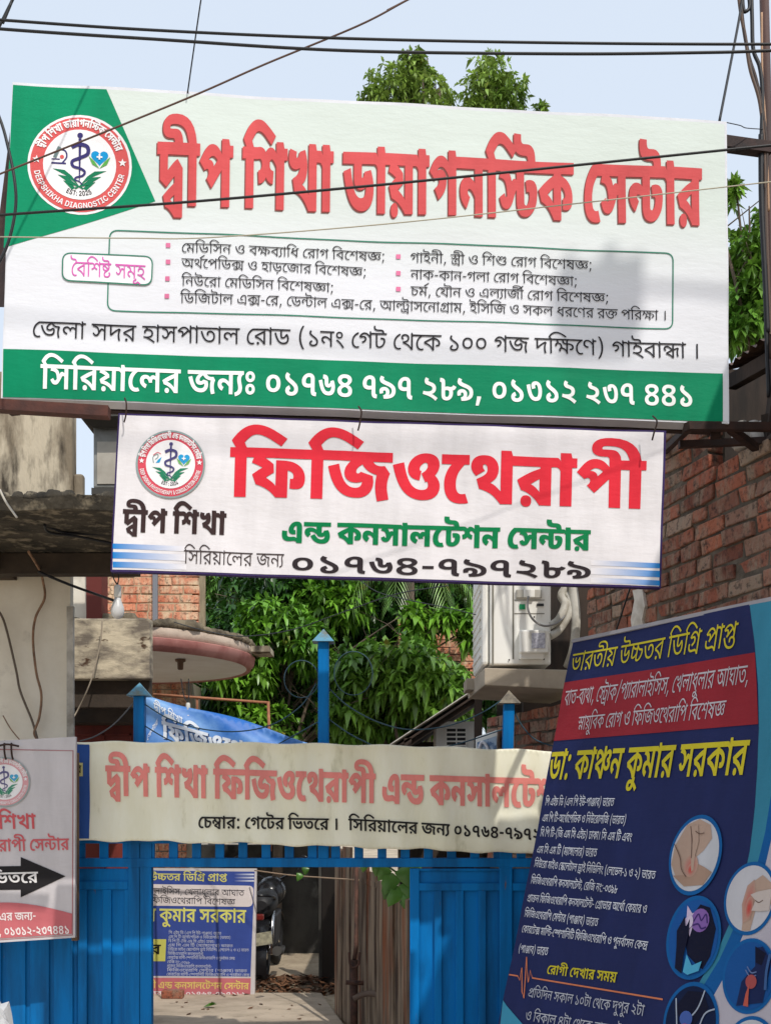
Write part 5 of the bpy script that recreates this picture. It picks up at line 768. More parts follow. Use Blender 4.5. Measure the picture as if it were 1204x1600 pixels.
S3.px_shape([(120, 1192), (131, 1192), (131, 1213), (120, 1213)], (214, 206, 140), 6, 'yellow_tag'); S3.txt('র', 'M', (122, 1196), (129, 1196), 12, 12, (60, 60, 40), 8)
mb = MB(); mb.tube(spline([W(-40, 1176, 6.1), W(30, 1170, 6.1), W(60, 1166, 6.12), W(120, 1161, 6.17)], 6), .006, 6); mb.build('tie_rope', mat('dark_rope', (.03, .03, .035), .8), S3.root)

# ------------------------------------------------------------------ white arrow sign at the left edge
SY = 5.9
b0 = W(-112, 1480, SY); U = W(117.5, 1465, SY + .05) - b0; V = W(-111, 1164, SY) - b0
S4 = Sign('arrow_sign', 'white direction sign with black arrow overlapping the left end of banner', 'sign', b0, U, V)
pb = panel_box(0, 0, U.length, V.length, .035); sk = U.normalized().dot(V) / V.length
for p in pb.v: p.x += p.y * sk
pb.build('panel', vinyl((204, 199, 202)), S4.root, local=True)
rim = [tuple(S4.uv(*p)) for p in ((-108, 1169), (114.5, 1173), (113.5, 1461), (-108, 1475))]
S4.make('red_border', [closed_stroke(rim, .006) + (2, 0)], [vinyl((170, 104, 110))])
emblem(S4, (8, 1222), 39.5, (224, 142, 150), 'দ্বীপ শিখা ফিজিওথেরাপী এন্ড কনসালটেশন সেন্টার', 'DEEP SHIKHA PHYSIOTHERAPY & CONSULTATION CENTRE', 'EST : 2024', 2, 3, .3)
S4.txt('দ্বীপ শিখা', 'M', (-60, 1274), (56, 1273), 22, 22, (205, 92, 98), 3)
S4.txt('ফিজিওথেরাপী সেন্টার', 'M', (-96, 1314), (108, 1310), 19, 18, (205, 100, 106), 3)
S4.px_shape([(-95, 1355), (33, 1353), (33, 1339), (103, 1369), (33, 1402), (33, 1390), (-95, 1392)], (40, 38, 40), 3, 'arrow')
S4.txt('ভিতরে', 'M', (-16, 1364), (60, 1362), 17, 17, (232, 230, 230), 5)
dome = [(-108, 1434)] + [(-108 + 221 * t, 1436 - 4 * t - 24 * math.sin(math.pi * (.06 + .88 * t))) for t in [i / 16 for i in range(17)]] + [(112.5, 1459), (-108, 1473)]
S4.px_shape(dome, (200, 110, 116), 3, 'pink_dome')
S4.txt('সিরিয়াল এর জন্য-', 'M', (-58, 1428), (56, 1425), 12, 12, (238, 226, 226), 5)
S4.txt('০১৭৬৪-৭৯৭২৮৯, ০১৩১২-২৩৭৪৪১', 'M', (-104, 1452), (108, 1446), 13, 13, (240, 228, 228), 5)
mb = MB()
for px in (8, 19): mb.tube(spline([W(px, 1158, SY + .1), W(px - 1, 1166, SY - .02), W(px, 1180, SY - .015), W(px + 2, 1187, SY - .01)], 5), .006, 6)
mb.tube(spline([W(-10, 1168, SY - .01), W(10, 1163, SY - .03), W(30, 1166, SY)], 5), .006, 6)
mb.build('tie_wire', STEEL, S4.root)
MB().fbox(112, 1176, 121, 1470, SY + .1, .04).build('wood_batten', mat('old_wood', srgb(120, 96, 74)[:3], .8, srgb(80, 62, 50)[:3], 6, (1, 1, .1), bump=.2), S4.root)

# ------------------------------------------------------------------ dark blue doctor hoarding on the right
A = W(895, 1003, 4.54); B = W(1204, 938, 3.60); Cc = W(779, 1600, 4.355)
U = (B - A).normalized(); Vd = (A - Cc).normalized()
S5 = Sign('doctor_signboard', 'leaning dark navy signboard with yellow lettering and round pictures, right edge', 'sign', Cc - Vd * .5, U, Vd)
S5.sub = .12; S5.disp = lambda u, v: .003 * math.sin(u * 6 + v * 4) + .002 * math.sin(v * 13 + u * 5)
S5.skew = U.dot(Vd) / (Vd - U * U.dot(Vd)).length
NAVY = (32, 40, 84)
def quad5(p, th):
    q = [S5.uv(*a) for a in p]; mb = MB(); mb.hexa([(a.x, a.y, -th) for a in q] + [(a.x, a.y, 0) for a in q]); return mb
H = (Cc - A).length + .5; au = S5.uv(895, 1003); ad = S5.uv(779, 1600)
dwn = (ad - au).normalized(); bl = au + dwn * H; wd_ = 1.75
mb = MB(); q = [bl, bl + Vector((wd_, 0)), au + Vector((wd_, 0)), au]
pb5 = panel_box(0, 0, 1, 1, .04, 26, 26)
for a in pb5.v: a.xy = (q[0].xy + (q[1] - q[0]) * a.x + (q[3] - q[0]) * a.y); a.z += S5.disp(a.x, a.y)
pb5.build('panel', vinyl(NAVY, .15), S5.root, local=True)
lip = [Vector((au.x - .006, au.y - .004)), Vector((au.x + wd_, au.y - .004)), Vector((au.x + wd_, au.y + .012)), Vector((au.x - .006, au.y + .012))]
mb = MB(); mb.hexa([(a.x, a.y, -.045) for a in lip] + [(a.x, a.y, .004) for a in lip]); mb.build('top_rim', vinyl((150, 147, 152)), S5.root, local=True)
def reg(pts, col, n, name):
    return S5.px_shape(pts, col, n, name)
S5.px_shape([(883, 1067), (1180, 1020), (1185, 1132), (865.5, 1158)], (140, 38, 48), 2, 'red_band')
def u5(pts): return [tuple(S5.uv(*p)) for p in pts]
tealL = [(1172, 946), (1179, 1000), (1184, 1070), (1186, 1140), (1184, 1200), (1179, 1260), (1170, 1330), (1158, 1390), (1140, 1440), (1118, 1488), (1092, 1534), (1060, 1580), (1035, 1612), (1020, 1640)]
tealR = [(1206, 1240), (1195, 1300), (1180, 1360), (1162, 1410), (1145, 1452), (1122, 1500), (1100, 1537), (1066, 1590), (1040, 1622), (1025, 1645)]
bluR = [(1230, 1240), (1208, 1300), (1196, 1350), (1180, 1410), (1160, 1462), (1138, 1512), (1112, 1560), (1090, 1600), (1070, 1640)]
far = S5.uv(1204, 1300).x + .5
low = bl.y + .04
def region(edge, col, n, name):
    e = u5(edge); pts = e + [(e[-1][0], low), (au.x + wd_ - .03, low), (au.x + wd_ - .03, e[0][1])]
    v, f = tri([pts]); S5.make(name, [(v, f, n, 0)], [vinyl(col)])
region(tealL, (52, 124, 150), 1, 'teal_edge'); region([(1222, 946), (1222, 1100)] + tealR, (14, 84, 146), 2, 'blue_edge'); region([(1256, 946), (1250, 1100)] + bluR, (176, 170, 180), 3, 'white_field')
S5.px_shape([(787, 1563), (793, 1572), (838, 1625), (800, 1640), (778, 1640)], (60, 140, 170), 2, 'teal_corner')
YEL = (196, 182, 44); WHT = (222, 224, 232)
S5.txt('ভারতীয় উচ্চতর ডিগ্রি প্রাপ্ত', 'R', (897, 1023), (1156, 974), 27, 35, YEL, 4)
S5.txt('বাত-ব্যথা, স্ট্রোক/প্যারালাইসিস, খেলাধুলার আঘাত,', 'R', (886, 1081), (1173, 1040), 22, 28, (184, 178, 184), 4)
S5.txt('স্নায়ুবিক রোগ ও ফিজিওথেরাপি বিশেষজ্ঞ', 'R', (906, 1121), (1136, 1095), 20, 26, (184, 178, 184), 4)
S5.txt('ডা: কাঞ্চন কুমার সরকার', 'M', (864, 1176), (1174, 1157), 43, 54, YEL, 4)
for s_ in (('পি এইচ ডি (এল পি ইউ-পাঞ্জাব) ভারত', 854, 1248, 962, 1248), ('এম পি টি-অর্থোপেডিক ও নিউরোলজি (ভারত)', 849, 1273, 980, 1276), ('বি পি টি-(জি এম সি এইচ) ঢাকা। সি এম টি এবং', 845, 1296, 990, 1303), ('এম সি এম টি (ম্যাঙ্গলোর) ভারত', 840, 1322, 935, 1327),
           ('নিউরো মাইও স্কেলেটাল ড্রাই নিডিলিং (লেভেল-১ ও ২) ভারত', 836, 1344, 1026, 1362), ('ফিজিওথেরাপি কনসালটেন্ট, রেজি নং:-০৩৯৮', 831, 1370, 967, 1384), ('প্রাক্তন ফিজিওথেরাপি কনসালটেন্ট- গ্রোভার অর্থো কেয়ার ও', 826, 1398, 1012, 1415), ('ফিজিওথেরাপি সেন্টার (পাঞ্জাব) ভারত', 821, 1422, 937, 1436),
           ('কোরটেক্স মাল্টি-স্পেশালিটি ফিজিওথেরাপি ও পুনর্বাসন কেন্দ্র', 817, 1446, 1014, 1472), ('(পাঞ্জাব) ভারত', 812, 1477, 857, 1481)):
    S5.txt(s_[0], 'R', s_[1:3], s_[3:5], 11, 13, WHT, 4)
S5.txt('রোগী দেখার সময়', 'M', (856, 1508), (967, 1520), 14, 16.5, YEL, 4)
S5.txt('প্রতিদিন সকাল ১০টা থেকে দুপুর ২টা', 'R', (828, 1544), (1010, 1572), 14, 17, (182, 184, 194), 4)
S5.txt('ও বিকাল ৪টা থেকে রাত ৮টা পর্যন্ত', 'R', (824, 1580), (1016, 1611), 15, 18, (182, 184, 194), 4)
pl = u5([(796, 1523), (809, 1525), (812, 1532), (815, 1512), (816, 1550), (819, 1560), (822, 1495), (825, 1535), (828, 1516), (831, 1528), (1037, 1562)])
S5.make('pulse_line', [stroke(pl, .006) + (3, 0)], [vinyl((204, 120, 84))])
def skinfade(c0, c1):
    return vinyl(c0)
def roundel(cx, cy, ry, rxp, bgc, shapes):
    c = S5.uv(cx, cy); r = abs(S5.uv(cx, cy - ry).y - c.y)
    ru = abs(S5.uv(cx + rxp, cy).x - S5.uv(cx - rxp, cy).x) / 2
    Q = lambda x, y: (c.x + x * ru + S5.skew * y * r * .0, c.y + y * r)
    it = [S5.disc(c, ru * 1.08, 44, r * 1.07) + (5, 0), S5.disc(c, ru * .97, 44, r * .96) + (6, 1)]; bgc = tuple(int(q * .84) for q in bgc); shapes = [(tuple(int(q * .84) for q in a_), b_, c_) for a_, b_, c_ in shapes]; mats = [vinyl((14, 88, 150)), vinyl(bgc)]; cols = {}
    for k, (col, pts, w) in enumerate(shapes):
        if col not in cols: cols[col] = len(mats); mats.append(vinyl(col))
        P_ = []
        if w is None:
            for x, y in pts:
                d = math.hypot(x, y); f = min(1, .955 / d) if d > 0 else 1; P_.append(Q(x * f, y * f))
            if col in (RED1q, RED2q):          # printed red glow: soft steps from skin to red
                cx_ = sum(q[0] for q in P_) / len(P_); cy_ = sum(q[1] for q in P_) / len(P_)
                for g_ in range(6):
                    cg = tuple(int(SKq[i] + (col[i] - SKq[i]) * (g_ + 1) / 6) for i in range(3))
                    if cg not in cols: cols[cg] = len(mats); mats.append(vinyl(cg))
                    f = 1 - g_ * .15; it.append(tri([[(cx_ + (x - cx_) * f, cy_ + (y - cy_) * f) for x, y in P_][::1 if sum(P_[i - 1][0] * P_[i][1] - P_[i][0] * P_[i - 1][1] for i in range(len(P_))) > 0 else -1]]) + (7 + k * .6 + g_ * .08, cols[cg]))
                continue
            a = sum(P_[i - 1][0] * P_[i][1] - P_[i][0] * P_[i - 1][1] for i in range(len(P_)))
            it.append(tri([P_ if a > 0 else P_[::-1]]) + (7 + k * .6, cols[col]))
        else: it.append(stroke([Q(x, y) for x, y in spline2(pts, 5)], w * ru) + (7 + k * .6, cols[col]))
    return S5.make('round_picture', it, mats)
def ell(x, y, a, b, k=18): return [(x + a * math.cos(2 * math.pi * i / k), y + b * math.sin(2 * math.pi * i / k)) for i in range(k)]
SK, SK2, SK3, RED1, RED2 = (206, 176, 156), (190, 156, 136), (120, 92, 80), (214, 130, 118), (222, 90, 82)
SKq, RED1q, RED2q = [tuple(int(q * .84) for q in c_) for c_ in (SK, RED1, RED2)]
roundel(1086, 1336, 59, 37, (222, 222, 228), [
    (SK, [(-.9, .2), (-.55, .8), (-.05, .95), (.45, .8), (.6, .45), (.35, .12), (.1, -.05), (.05, -.4), (-.12, -.75), (-.6, -.65), (-.92, -.3)], None),
    (SK2, [(-.75, -.6), (-.2, -.55), (.1, -.2), (.5, -.3), (.85, -.42), (.6, -.8), (-.2, -.85)], None), (RED1, ell(-.05, -.3, .3, .3), None), (RED2, ell(-.02, -.4, .15, .16), None),
    (SK, [(-.35, .75), (-.15, .4), (-.12, .0), (.02, -.45), (.1, -.4), (.06, 0), (.1, .35), (-.05, .8)], None), (SK3, [(-.35, .75), (-.2, .4), (-.1, .05), (-.08, -.1)], .03), (SK3, [(-.9, .25), (-.55, -.1), (-.4, -.4), (-.15, -.6)], .03), (SK3, [(-.1, .62), (.1, .55), (.28, .58)], .03)])
DB, DB2, PUR, LB = (18, 22, 50), (28, 44, 92), (150, 110, 190), (90, 190, 230)
roundel(1083, 1465, 62, 39, (28, 96, 176), [
    (DB, [(-.55, -.1), (-.2, .5), (.1, .85), (.5, .8), (.85, .3), (.8, -.4), (.6, -.75), (.2, -.6), (-.1, -.45), (-.25, -.15)], None), ((230, 210, 240), [(-.2, .18)] + [(-.2 + (.42 if i % 2 else .18) * math.cos(i * .7), .42 + (.42 if i % 2 else .18) * math.sin(i * .7)) for i in range(9)], None),
    (PUR, ell(.2, .45, .36, .3), None), ((72, 50, 120), [(-.05, .4), (.1, .6), (.25, .45), (.4, .62), (.5, .4)], .05), ((72, 50, 120), [(-.05, .3), (.15, .35), (.3, .25), (.48, .3)], .05), ((236, 220, 244), ell(-.18, .38, .12, .16), None),
    (DB, [(-.5, -.95), (-.55, -.3), (-.65, .1), (-.42, .5), (-.32, .2), (-.2, .45), (-.15, .1), (-.2, -.5), (-.15, -.95)], None), (LB, [(-.08, -.45), (.2, -.7), (.55, -.55), (.5, -.8), (.1, -.95), (-.1, -.9)], None)])
roundel(1080, 1600, 63, 40, (16, 34, 74), [
    (DB, [(-.7, .3), (-.3, .8), (.3, .85), (.6, .5), (.2, 0), (-.3, 0)], None), ((190, 200, 220), [(-.7, .55), (-.55, .1), (-.4, -.3), (-.1, -.7)], .05), ((190, 200, 220), [(.35, .9), (.2, .4), (-.2, -.05), (-.4, -.5)], .05), ((190, 200, 220), [(.85, .5), (.5, .3), (.35, -.3)], .05), ((80, 110, 190), ell(-.15, .1, .25, .2), None), ((200, 70, 110), ell(-.1, -.3, .3, .28), None)])
roundel(1172, 1404, 54, 38, (224, 222, 228), [
    (SK, [(-.1, -.95), (-.15, -.2), (.0, .45), (.4, .7), (.95, .55), (.95, -.1), (.35, -.3), (.25, -.95)], None), (RED1, [(-.1, -.75), (-.25, -.2), (-.15, .35), (.1, .55), (.25, .2), (.2, -.6)], None), (RED2, ell(.08, -.28, .16, .34), None), ((226, 210, 202), [(.05, .1), (.3, .2), (.95, .35), (.95, -.3), (.5, -.35), (.2, -.35), (.3, -.05)], None), (SK3, [(.3, -.05), (.45, -.1), (.6, -.02)], .03)])
roundel(1170, 1525, 56, 40, (24, 92, 168), [
    (DB2, [(-.3, -.9), (-.25, -.2), (.0, .1), (.2, .3), (.1, .8), (.4, .9), (.95, .6), (.95, -.9)], None), (DB, [(.1, .85), (.2, .4), (.45, .35), (.55, .7)], None), ((120, 140, 190), [(-.15, .15), (.05, .0), (.3, .05)], .04), ((120, 140, 190), [(-.1, .25), (.1, .1), (.3, .15)], .04), ((190, 90, 90), ell(.15, -.15, .22, .2), None), ((214, 100, 84), [(.1, -.2), (.15, -.6), (.2, -.85), (.0, -.85), (.02, -.5)], None), ((70, 110, 170), [(.75, .7), (.7, .2), (.75, -.3)], .1)])
roundel(1172, 1648, 58, 40, (222, 222, 228), [(SK, [(-.4, -.9), (-.3, .3), (.2, .6), (.5, 0), (.3, -.9)], None)])
mb = MB()
for t in (.15, 1.5):
    p = S5.O + S5.u * (bl.x + t) + S5.v * bl.y; q = S5.O + S5.u * (au.x + t) + S5.v * (au.y - .15); back = -S5.n * .07
    mb.bar(p + back, q + back, .05, .04); mb.bar(q + back, Vector((q.x, q.y, 0)) + Vector((.87, .49, 0)) * .5, .04, .04); mb.bar(p + back, Vector((p.x, p.y, 0)), .05, .05)
mb.build('prop_stand', STEEL, S5.root)

# ------------------------------------------------------------------ old board standing in the yard
OY = 9.75
b0 = W(138, 1560, OY); U = W(394.5, 1561, OY) - b0; V = W(142, 1356, OY + .12) - b0
S6 = Sign('old_doctor_board', 'faded blue board with yellow name standing in the yard beyond the gateway', 'sign', b0, U, V)
pb = panel_box(0, 0, U.length + .02, V.length, .05); pb.build('panel', vinyl((206, 200, 200)), S6.root, local=True)
S6.px_shape([(140, 1359), (398, 1362), (391.5, 1526), (138, 1524)], (62, 82, 156), 1, 'blue_face')
S6.px_shape([(138, 1527), (392, 1528.5), (391, 1559), (138, 1557)], (198, 112, 120), 1, 'pink_band')
rr = roundrect(S6, [(150, 1380), (396.5, 1384), (394.5, 1417), (150, 1414)], .05); S6.make('white_box', [tri([rr]) + (3, 0)], [vinyl((226, 216, 214))])
YL = (214, 208, 120); WH = (210, 214, 230)
S6.txt('ভারতীয় উচ্চতর ডিগ্রি প্রাপ্ত', 'M', (176, 1364), (355, 1366), 11, 11, YL, 3)
S6.txt('বাত-ব্যথা, প্যারালাইসিস, খেলাধুলার আঘাত', 'R', (160, 1386), (382, 1391), 9, 9, (60, 58, 66), 5)
S6.txt('স্নায়ুরোগের-ফিজিওথেরাপি বিশেষজ্ঞ', 'R', (170, 1400), (368, 1405), 9, 9, (60, 58, 66), 5)
S6.txt('ডা: কাঞ্চন কুমার সরকার', 'M', (142, 1418), (385, 1422), 20, 20, (222, 220, 120), 3)
S6.px_shape([(170, 1467), (260, 1467.5), (258.5, 1502), (168, 1501)], (206, 204, 104), 3, 'yellow_box'); S6.txt('ভিতরে', 'M', (176, 1475), (252, 1476), 15, 15, (40, 40, 36), 5)
for i, (t_, x) in enumerate((('পি এইচ ডি (এল পি ইউ-পাঞ্জাব) ভারত', 346), ('এম পি টি-অর্থোপেডিক ও নিউরোলজি (ভারত)', 360), ('বি পি টি-(জি এম সি এইচ) ঢাকা।', 335), ('এম সি এম টি (ম্যাঙ্গলোর) ভারত', 364), ('নিউরো মাইও স্কেলেটাল ড্রাই নিডিলিং (লেভেল-১ ও ২) ভারত', 389), ('ফিজিওথেরাপি কনসালটেন্ট', 318), ('কোরটেক্স মাল্টি-স্পেশালিটি ফিজিওথেরাপি ও পুনর্বাসন কেন্দ্র', 367), ('রেজি নং:-০৩৯৮', 297), ('প্রাক্তন ফিজিওথেরাপি কনসালটেন্ট-', 331), ('ফিজিওথেরাপি সেন্টার (পাঞ্জাব) ভারত', 386), ('কোরটেক্স মাল্টি-স্পেশালিটি ফিজিওথেরাপি ও পুনর্বাসন কেন্দ্র', 390))):
    S6.txt(t_, 'R', (264 - i * .3, 1455 + i * 6.5), (x, 1456.5 + i * 6.5), 4.2, 4.2, WH, 3)
S6.txt('ফিজিওথেরাপী এন্ড কনসালটেশন সেন্টার', 'M', (160, 1533), (389, 1536), 10, 10, (226, 200, 116), 3)
S6.txt('সিরিয়ালের জন্য: ০১৭৬৪-৭৯৭২৮৯', 'M', (190, 1548), (386, 1550.5), 7, 7, (232, 222, 224), 3)
FB2 = fade((214, 218, 232), (62, 82, 156))
for y in (1365, 1370, 1375): fade_bar(S6, (397, y), (366, y), (366, y + 2.6), (397, y + 2.6), 3, FB2)

# ------------------------------------------------------------------ ground and yard
SOIL = mat('yard_soil', srgb(190, 174, 150)[:3], .95, srgb(156, 140, 120)[:3], 1.2, bump=.4, bscale=9, col3=srgb(150, 132, 110)[:3], scale3=20, lo3=.5, hi3=.7)
MB().add([(-400, -200, 0), (400, -200, 0), (400, 800, 0), (-400, 800, 0)], [(0, 1, 2, 3)]).build('ground', SOIL, kind='structure')
SLABM = mat('worn_concrete_slab', srgb(196, 180, 160)[:3], .9, srgb(160, 146, 128)[:3], 1.6, (1, 2.4, 1), bump=.22, bscale=16, col3=srgb(120, 108, 94)[:3], scale3=7, lo3=.60, hi3=.78)
mb = MB(); mb.hexa([(-6, 5.2, .004), (.35, 5.2, .004), (-.60, 9.86, .004), (-6, 9.86, .004), (-6, 5.2, .05), (.30, 5.2, .05), (-.62, 9.84, .05), (-6, 9.84, .05)])
mb.build('driveway', SLABM, kind='structure', bevel=.01)
mb = MB(); mb.box((-7, 9.9, .004), (-1.75, 11.6, .04)); mb.build('bounce_slab', SLABM, kind='structure')  # pale slab added to bounce light up onto the round canopy
MB().add([(-9, -14, .004), (9, -14, .004), (9, 4.9, .004), (-9, 4.9, .004)], [(0, 1, 2, 3)]).build('road', mat('dusty_concrete_road', srgb(206, 194, 174)[:3], .95, srgb(184, 170, 150)[:3], 3, bump=.2, bscale=60), kind='structure')

# ------------------------------------------------------------------ bricks
def brickmat(name, tones, smear, lo, hi, bump):
    m = mat(name, tones[0][:3], .92, bump=bump, bscale=19, detail=8); t = m.node_tree; N = t.nodes; L = t.links; pr = N['Principled BSDF']
    g = N.new('ShaderNodeNewGeometry'); cr = N.new('ShaderNodeValToRGB'); cr.color_ramp.interpolation = 'LINEAR'
    while len(cr.color_ramp.elements) < len(tones): cr.color_ramp.elements.new(.5)
    for k, c in enumerate(tones): cr.color_ramp.elements[k].position = k / (len(tones) - 1); cr.color_ramp.elements[k].color = c
    L.new(g.outputs['Random Per Island'], cr.inputs[0]); tc = N.new('ShaderNodeTexCoord'); cur = cr.outputs[0]
    for st, sc, a, b, col, f in (((1, 1, .3), 9, .46, .62, smear, .85), ((1, 1, 1), 30, .5, .66, (.03, .022, .02, 1), .85), ((1, 1, 1), 4.5, lo, hi, smear, 1)):
        mp = N.new('ShaderNodeMapping'); mp.inputs['Scale'].default_value = st; L.new(tc.outputs['Object'], mp.inputs[0]); n = N.new('ShaderNodeTexNoise'); n.inputs['Scale'].default_value = sc; n.inputs['Detail'].default_value = 8; n.inputs['Roughness'].default_value = .7; L.new(mp.outputs[0], n.inputs[0])
        r_ = N.new('ShaderNodeMapRange'); r_.inputs[1].default_value = a; r_.inputs[2].default_value = b; r_.inputs[4].default_value = f; L.new(n.outputs[0], r_.inputs[0]); x = N.new('ShaderNodeMix'); x.data_type = 'RGBA'; L.new(r_.outputs[0], x.inputs[0]); L.new(cur, x.inputs[6]); x.inputs[7].default_value = col; cur = x.outputs[2]
    L.new(cur, pr.inputs['Base Color']); return m
BRK = brickmat('old_red_brick', [srgb(112, 68, 54), srgb(162, 94, 72), srgb(176, 108, 82), srgb(132, 84, 68), srgb(168, 142, 122)], srgb(150, 134, 116), .58, .70, 1.0)
BRKL = brickmat('pale_new_brick', [srgb(190, 112, 84), srgb(208, 130, 98), srgb(214, 146, 114), srgb(184, 116, 92)], srgb(216, 192, 160), .56, .68, .5)
MORT = mat('rough_mortar', srgb(110, 100, 88)[:3], .95, srgb(66, 58, 50)[:3], 6, bump=.5, bscale=30)
def bricks(mb, p0, d, L_, z0, z1, out, course=.081, bl=.25, jit=.006, seed=1, gap=.013, depth=.09, holes=.0):
    """a running-bond face of separate bricks from p0 along d, standing proud of the mortar along out"""
    r = random.Random(seed); d = Vector(d).normalized(); out = Vector(out).normalized(); z = z0; row = 0
    while z < z1:
        x = -(bl / 2 if row % 2 else 0) - r.random() * .05
        while x < L_:
            l = bl * r.choice((1, 1, .5, .96, 1.03, .72)); a = max(0, x); b = min(L_, x + l - gap)
            if b - a > .03 and r.random() > holes:
                o = r.uniform(-.006, .008); cs = []
                for zz in (z, z + course - gap):
                    for (t, e) in ((a, o), (b, o), (b, -depth), (a, -depth)):
                        q = Vector(p0) + d * (t + r.uniform(-jit, jit)) + out * (e + r.uniform(-jit, jit)); cs.append((q.x, q.y, zz + r.uniform(-jit, jit)))
                mb.hexa(cs)
            x += l
        z += course; row += 1
# right-hand brick building, its wall running away from the street
WD = Vector((-.295, 1, 0)).normalized(); WN = Vector((-WD.y, WD.x, 0))
def wx(Y): return 1.69 - .295 * (Y - 4.6)
rb = thing('brick_building', 'dark red brick building with rough side wall along the right edge', 'building', (wx(5.5), 5.5, 0))
mb = MB(); bk = dict(jit=.008, holes=.008, course=.083, gap=.015); zt = 1.45 + .083 * 25
bricks(mb, (wx(3.5), 3.5, 0), WD, 2.82, 1.45 + .083 * 13, zt, WN, seed=3, **bk); bricks(mb, (wx(3.5), 3.5, 0), WD, 4.4, 1.45, 1.45 + .083 * 13, WN, seed=5, **bk); bricks(mb, (wx(5.0), 5.0, 0), WD, 1.26, zt, 3.94, WN, seed=4, **bk)
bw = mb.build('brick_face', BRK, rb, bevel=.006)
def wallbox(mb, Y0, Y1, z0, z1, off, th):
    a = Vector((wx(Y0), Y0, 0)) + WN * off; b = Vector((wx(Y1), Y1, 0)) + WN * off; c = b - WN * th; e = a - WN * th
    mb.hexa([(p.x, p.y, z) for z in (z0, z1) for p in (a, e, c, b)])
mb = MB(); wallbox(mb, 3.45, 6.18, 2.5, 3.5, -.011, .25); wallbox(mb, 3.45, 7.7, 0, 2.5, -.011, .25); wallbox(mb, 5.02, 6.18, 3.5, 3.93, -.011, .1); mb.build('mortar_core', MORT, rb)
mb = MB(); mb.box((2.06, -.6, 0), (5.5, 3.24, 5.3)); mb.build('shadow_block', mat('pale_bounce_plaster', srgb(214, 206, 192)[:3], .9, srgb(196, 186, 170)[:3], 2, bump=.2), rb)  # unseen block added to shade the signs and bounce light on the wall
TIN = mat('rusty_tin_sheet', srgb(120, 98, 84)[:3], .6, srgb(86, 62, 50)[:3], 5, bump=.1, metal=.3, col3=srgb(60, 40, 34)[:3], scale3=9, lo3=.5, hi3=.7)
def corrug(p0, e, s_, L_, Wd, name, m, parent, pitch=.076, amp=.011, th=.0015, label=None):
    """corrugated sheet: ridges run along s_, waves repeat along e"""
    e = Vector(e).normalized(); s_ = Vector(s_).normalized(); n = e.cross(s_).normalized(); mb = MB(); K = int(L_ / pitch * 6)
    for sgn in (0, 1):
        vs = []
        for i in range(K + 1):
            x = L_ * i / K; h = amp * math.sin(2 * math.pi * x / pitch) - th * sgn
            for j in (0, 1): vs.append(Vector(p0) + e * x + s_ * Wd * j + n * h)
        mb.add(vs, [(2 * i, 2 * i + 2, 2 * i + 3, 2 * i + 1) for i in range(K)], 0, True)
    return mb.build(name, m, parent, label)
LOFT = mat('dark_boards_and_shade', srgb(66, 54, 46)[:3], .9, srgb(40, 34, 30)[:3], 6, (1, 1, .2), bump=.2)  # dark boards, also used on sheets that stand in for shade
corrug((1.95, 3.45, 3.97), (-.27, 1.75, .09), (1, .2, .30), 1.72, 2.0, 'roof', TIN, rb)
mb = MB(); mb.box((2.55, 3.4, 3.5), (2.62, 6.29, 4.4)); mb.box((1.7, 3.45, 3.5), (3.0, 6.6, 3.52)); mb.box((1.42, 6.3, 3.5), (3.2, 6.36, 4.55)); mb.box((1.02, 7.6, 1.5), (2.4, 7.66, 4.3)); mb.build('loft_wall', LOFT, rb)  # last box is a dark sheet put in for the gloomy gap past the wall
mb = MB()
for Y in (3.9, 4.7, 5.15): mb.bar((wx(Y) + .1, Y, 3.5), (wx(Y) + .16, Y, 4.0), .06, .06)
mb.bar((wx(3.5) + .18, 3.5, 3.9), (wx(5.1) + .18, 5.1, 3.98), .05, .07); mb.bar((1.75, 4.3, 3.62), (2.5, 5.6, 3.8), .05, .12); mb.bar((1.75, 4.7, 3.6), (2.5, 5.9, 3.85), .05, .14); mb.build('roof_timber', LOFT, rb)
for (px, py, r_) in ((1158, 654, .045), (1176, 648, .05), (1188, 642, .032)):
    c = W(px, py + 10, 4.75); c.z = 3.525
    o = MB().lathe(c, [(r_ * .7, 0), (r_, .02), (r_ * 1.1, .05), (r_ * .95, .085), (r_ * .6, .105), (r_ * .42, .115), (r_ * .45, .13)], 14).build('glazed_jar', mat('dull_white_glaze', srgb(190, 186, 180)[:3], .4, srgb(140, 134, 126)[:3], 12))
    tag(o, {1158: 'squat off white jar at the left on the dark roof ledge', 1176: 'widest off white jar in the middle on the dark roof ledge', 1188: 'slim white jar beside the pole on dark roof ledge'}[px], 'jar', 'jars on the roof ledge')

# ------------------------------------------------------------------ air conditioners on the right
ACW = mat('aged_white_ac_casing', srgb(246, 245, 240)[:3], .5, srgb(232, 229, 220)[:3], 3, (1, 1, .4), bump=.03, col3=srgb(140, 132, 116)[:3], scale3=6, lo3=.62, hi3=.8)
ACD = mat('dark_grille', (.03, .03, .032), .6)
PIPE = mat('white_pipe_lagging', srgb(200, 196, 186)[:3], .7, srgb(160, 154, 142)[:3], 8, bump=.2)
ledge = thing('concrete_ledge', 'grey beige concrete ledge carrying the big air conditioner', 'ledge', (.9, 6.6, 2.6))
LEDG = mat('beige_concrete', srgb(182, 170, 152)[:3], .9, srgb(150, 138, 122)[:3], 2, bump=.12)
mb = MB(); mb.hexa([(.632, 6.55, 2.635), (1.3, 6.55, 2.60), (1.2, 7.45, 2.60), (.60, 7.45, 2.635), (.632, 6.55, 2.745), (1.3, 6.55, 2.73), (1.2, 7.45, 2.73), (.60, 7.45, 2.745)]); mb.build('slab', LEDG, ledge, bevel=.006)
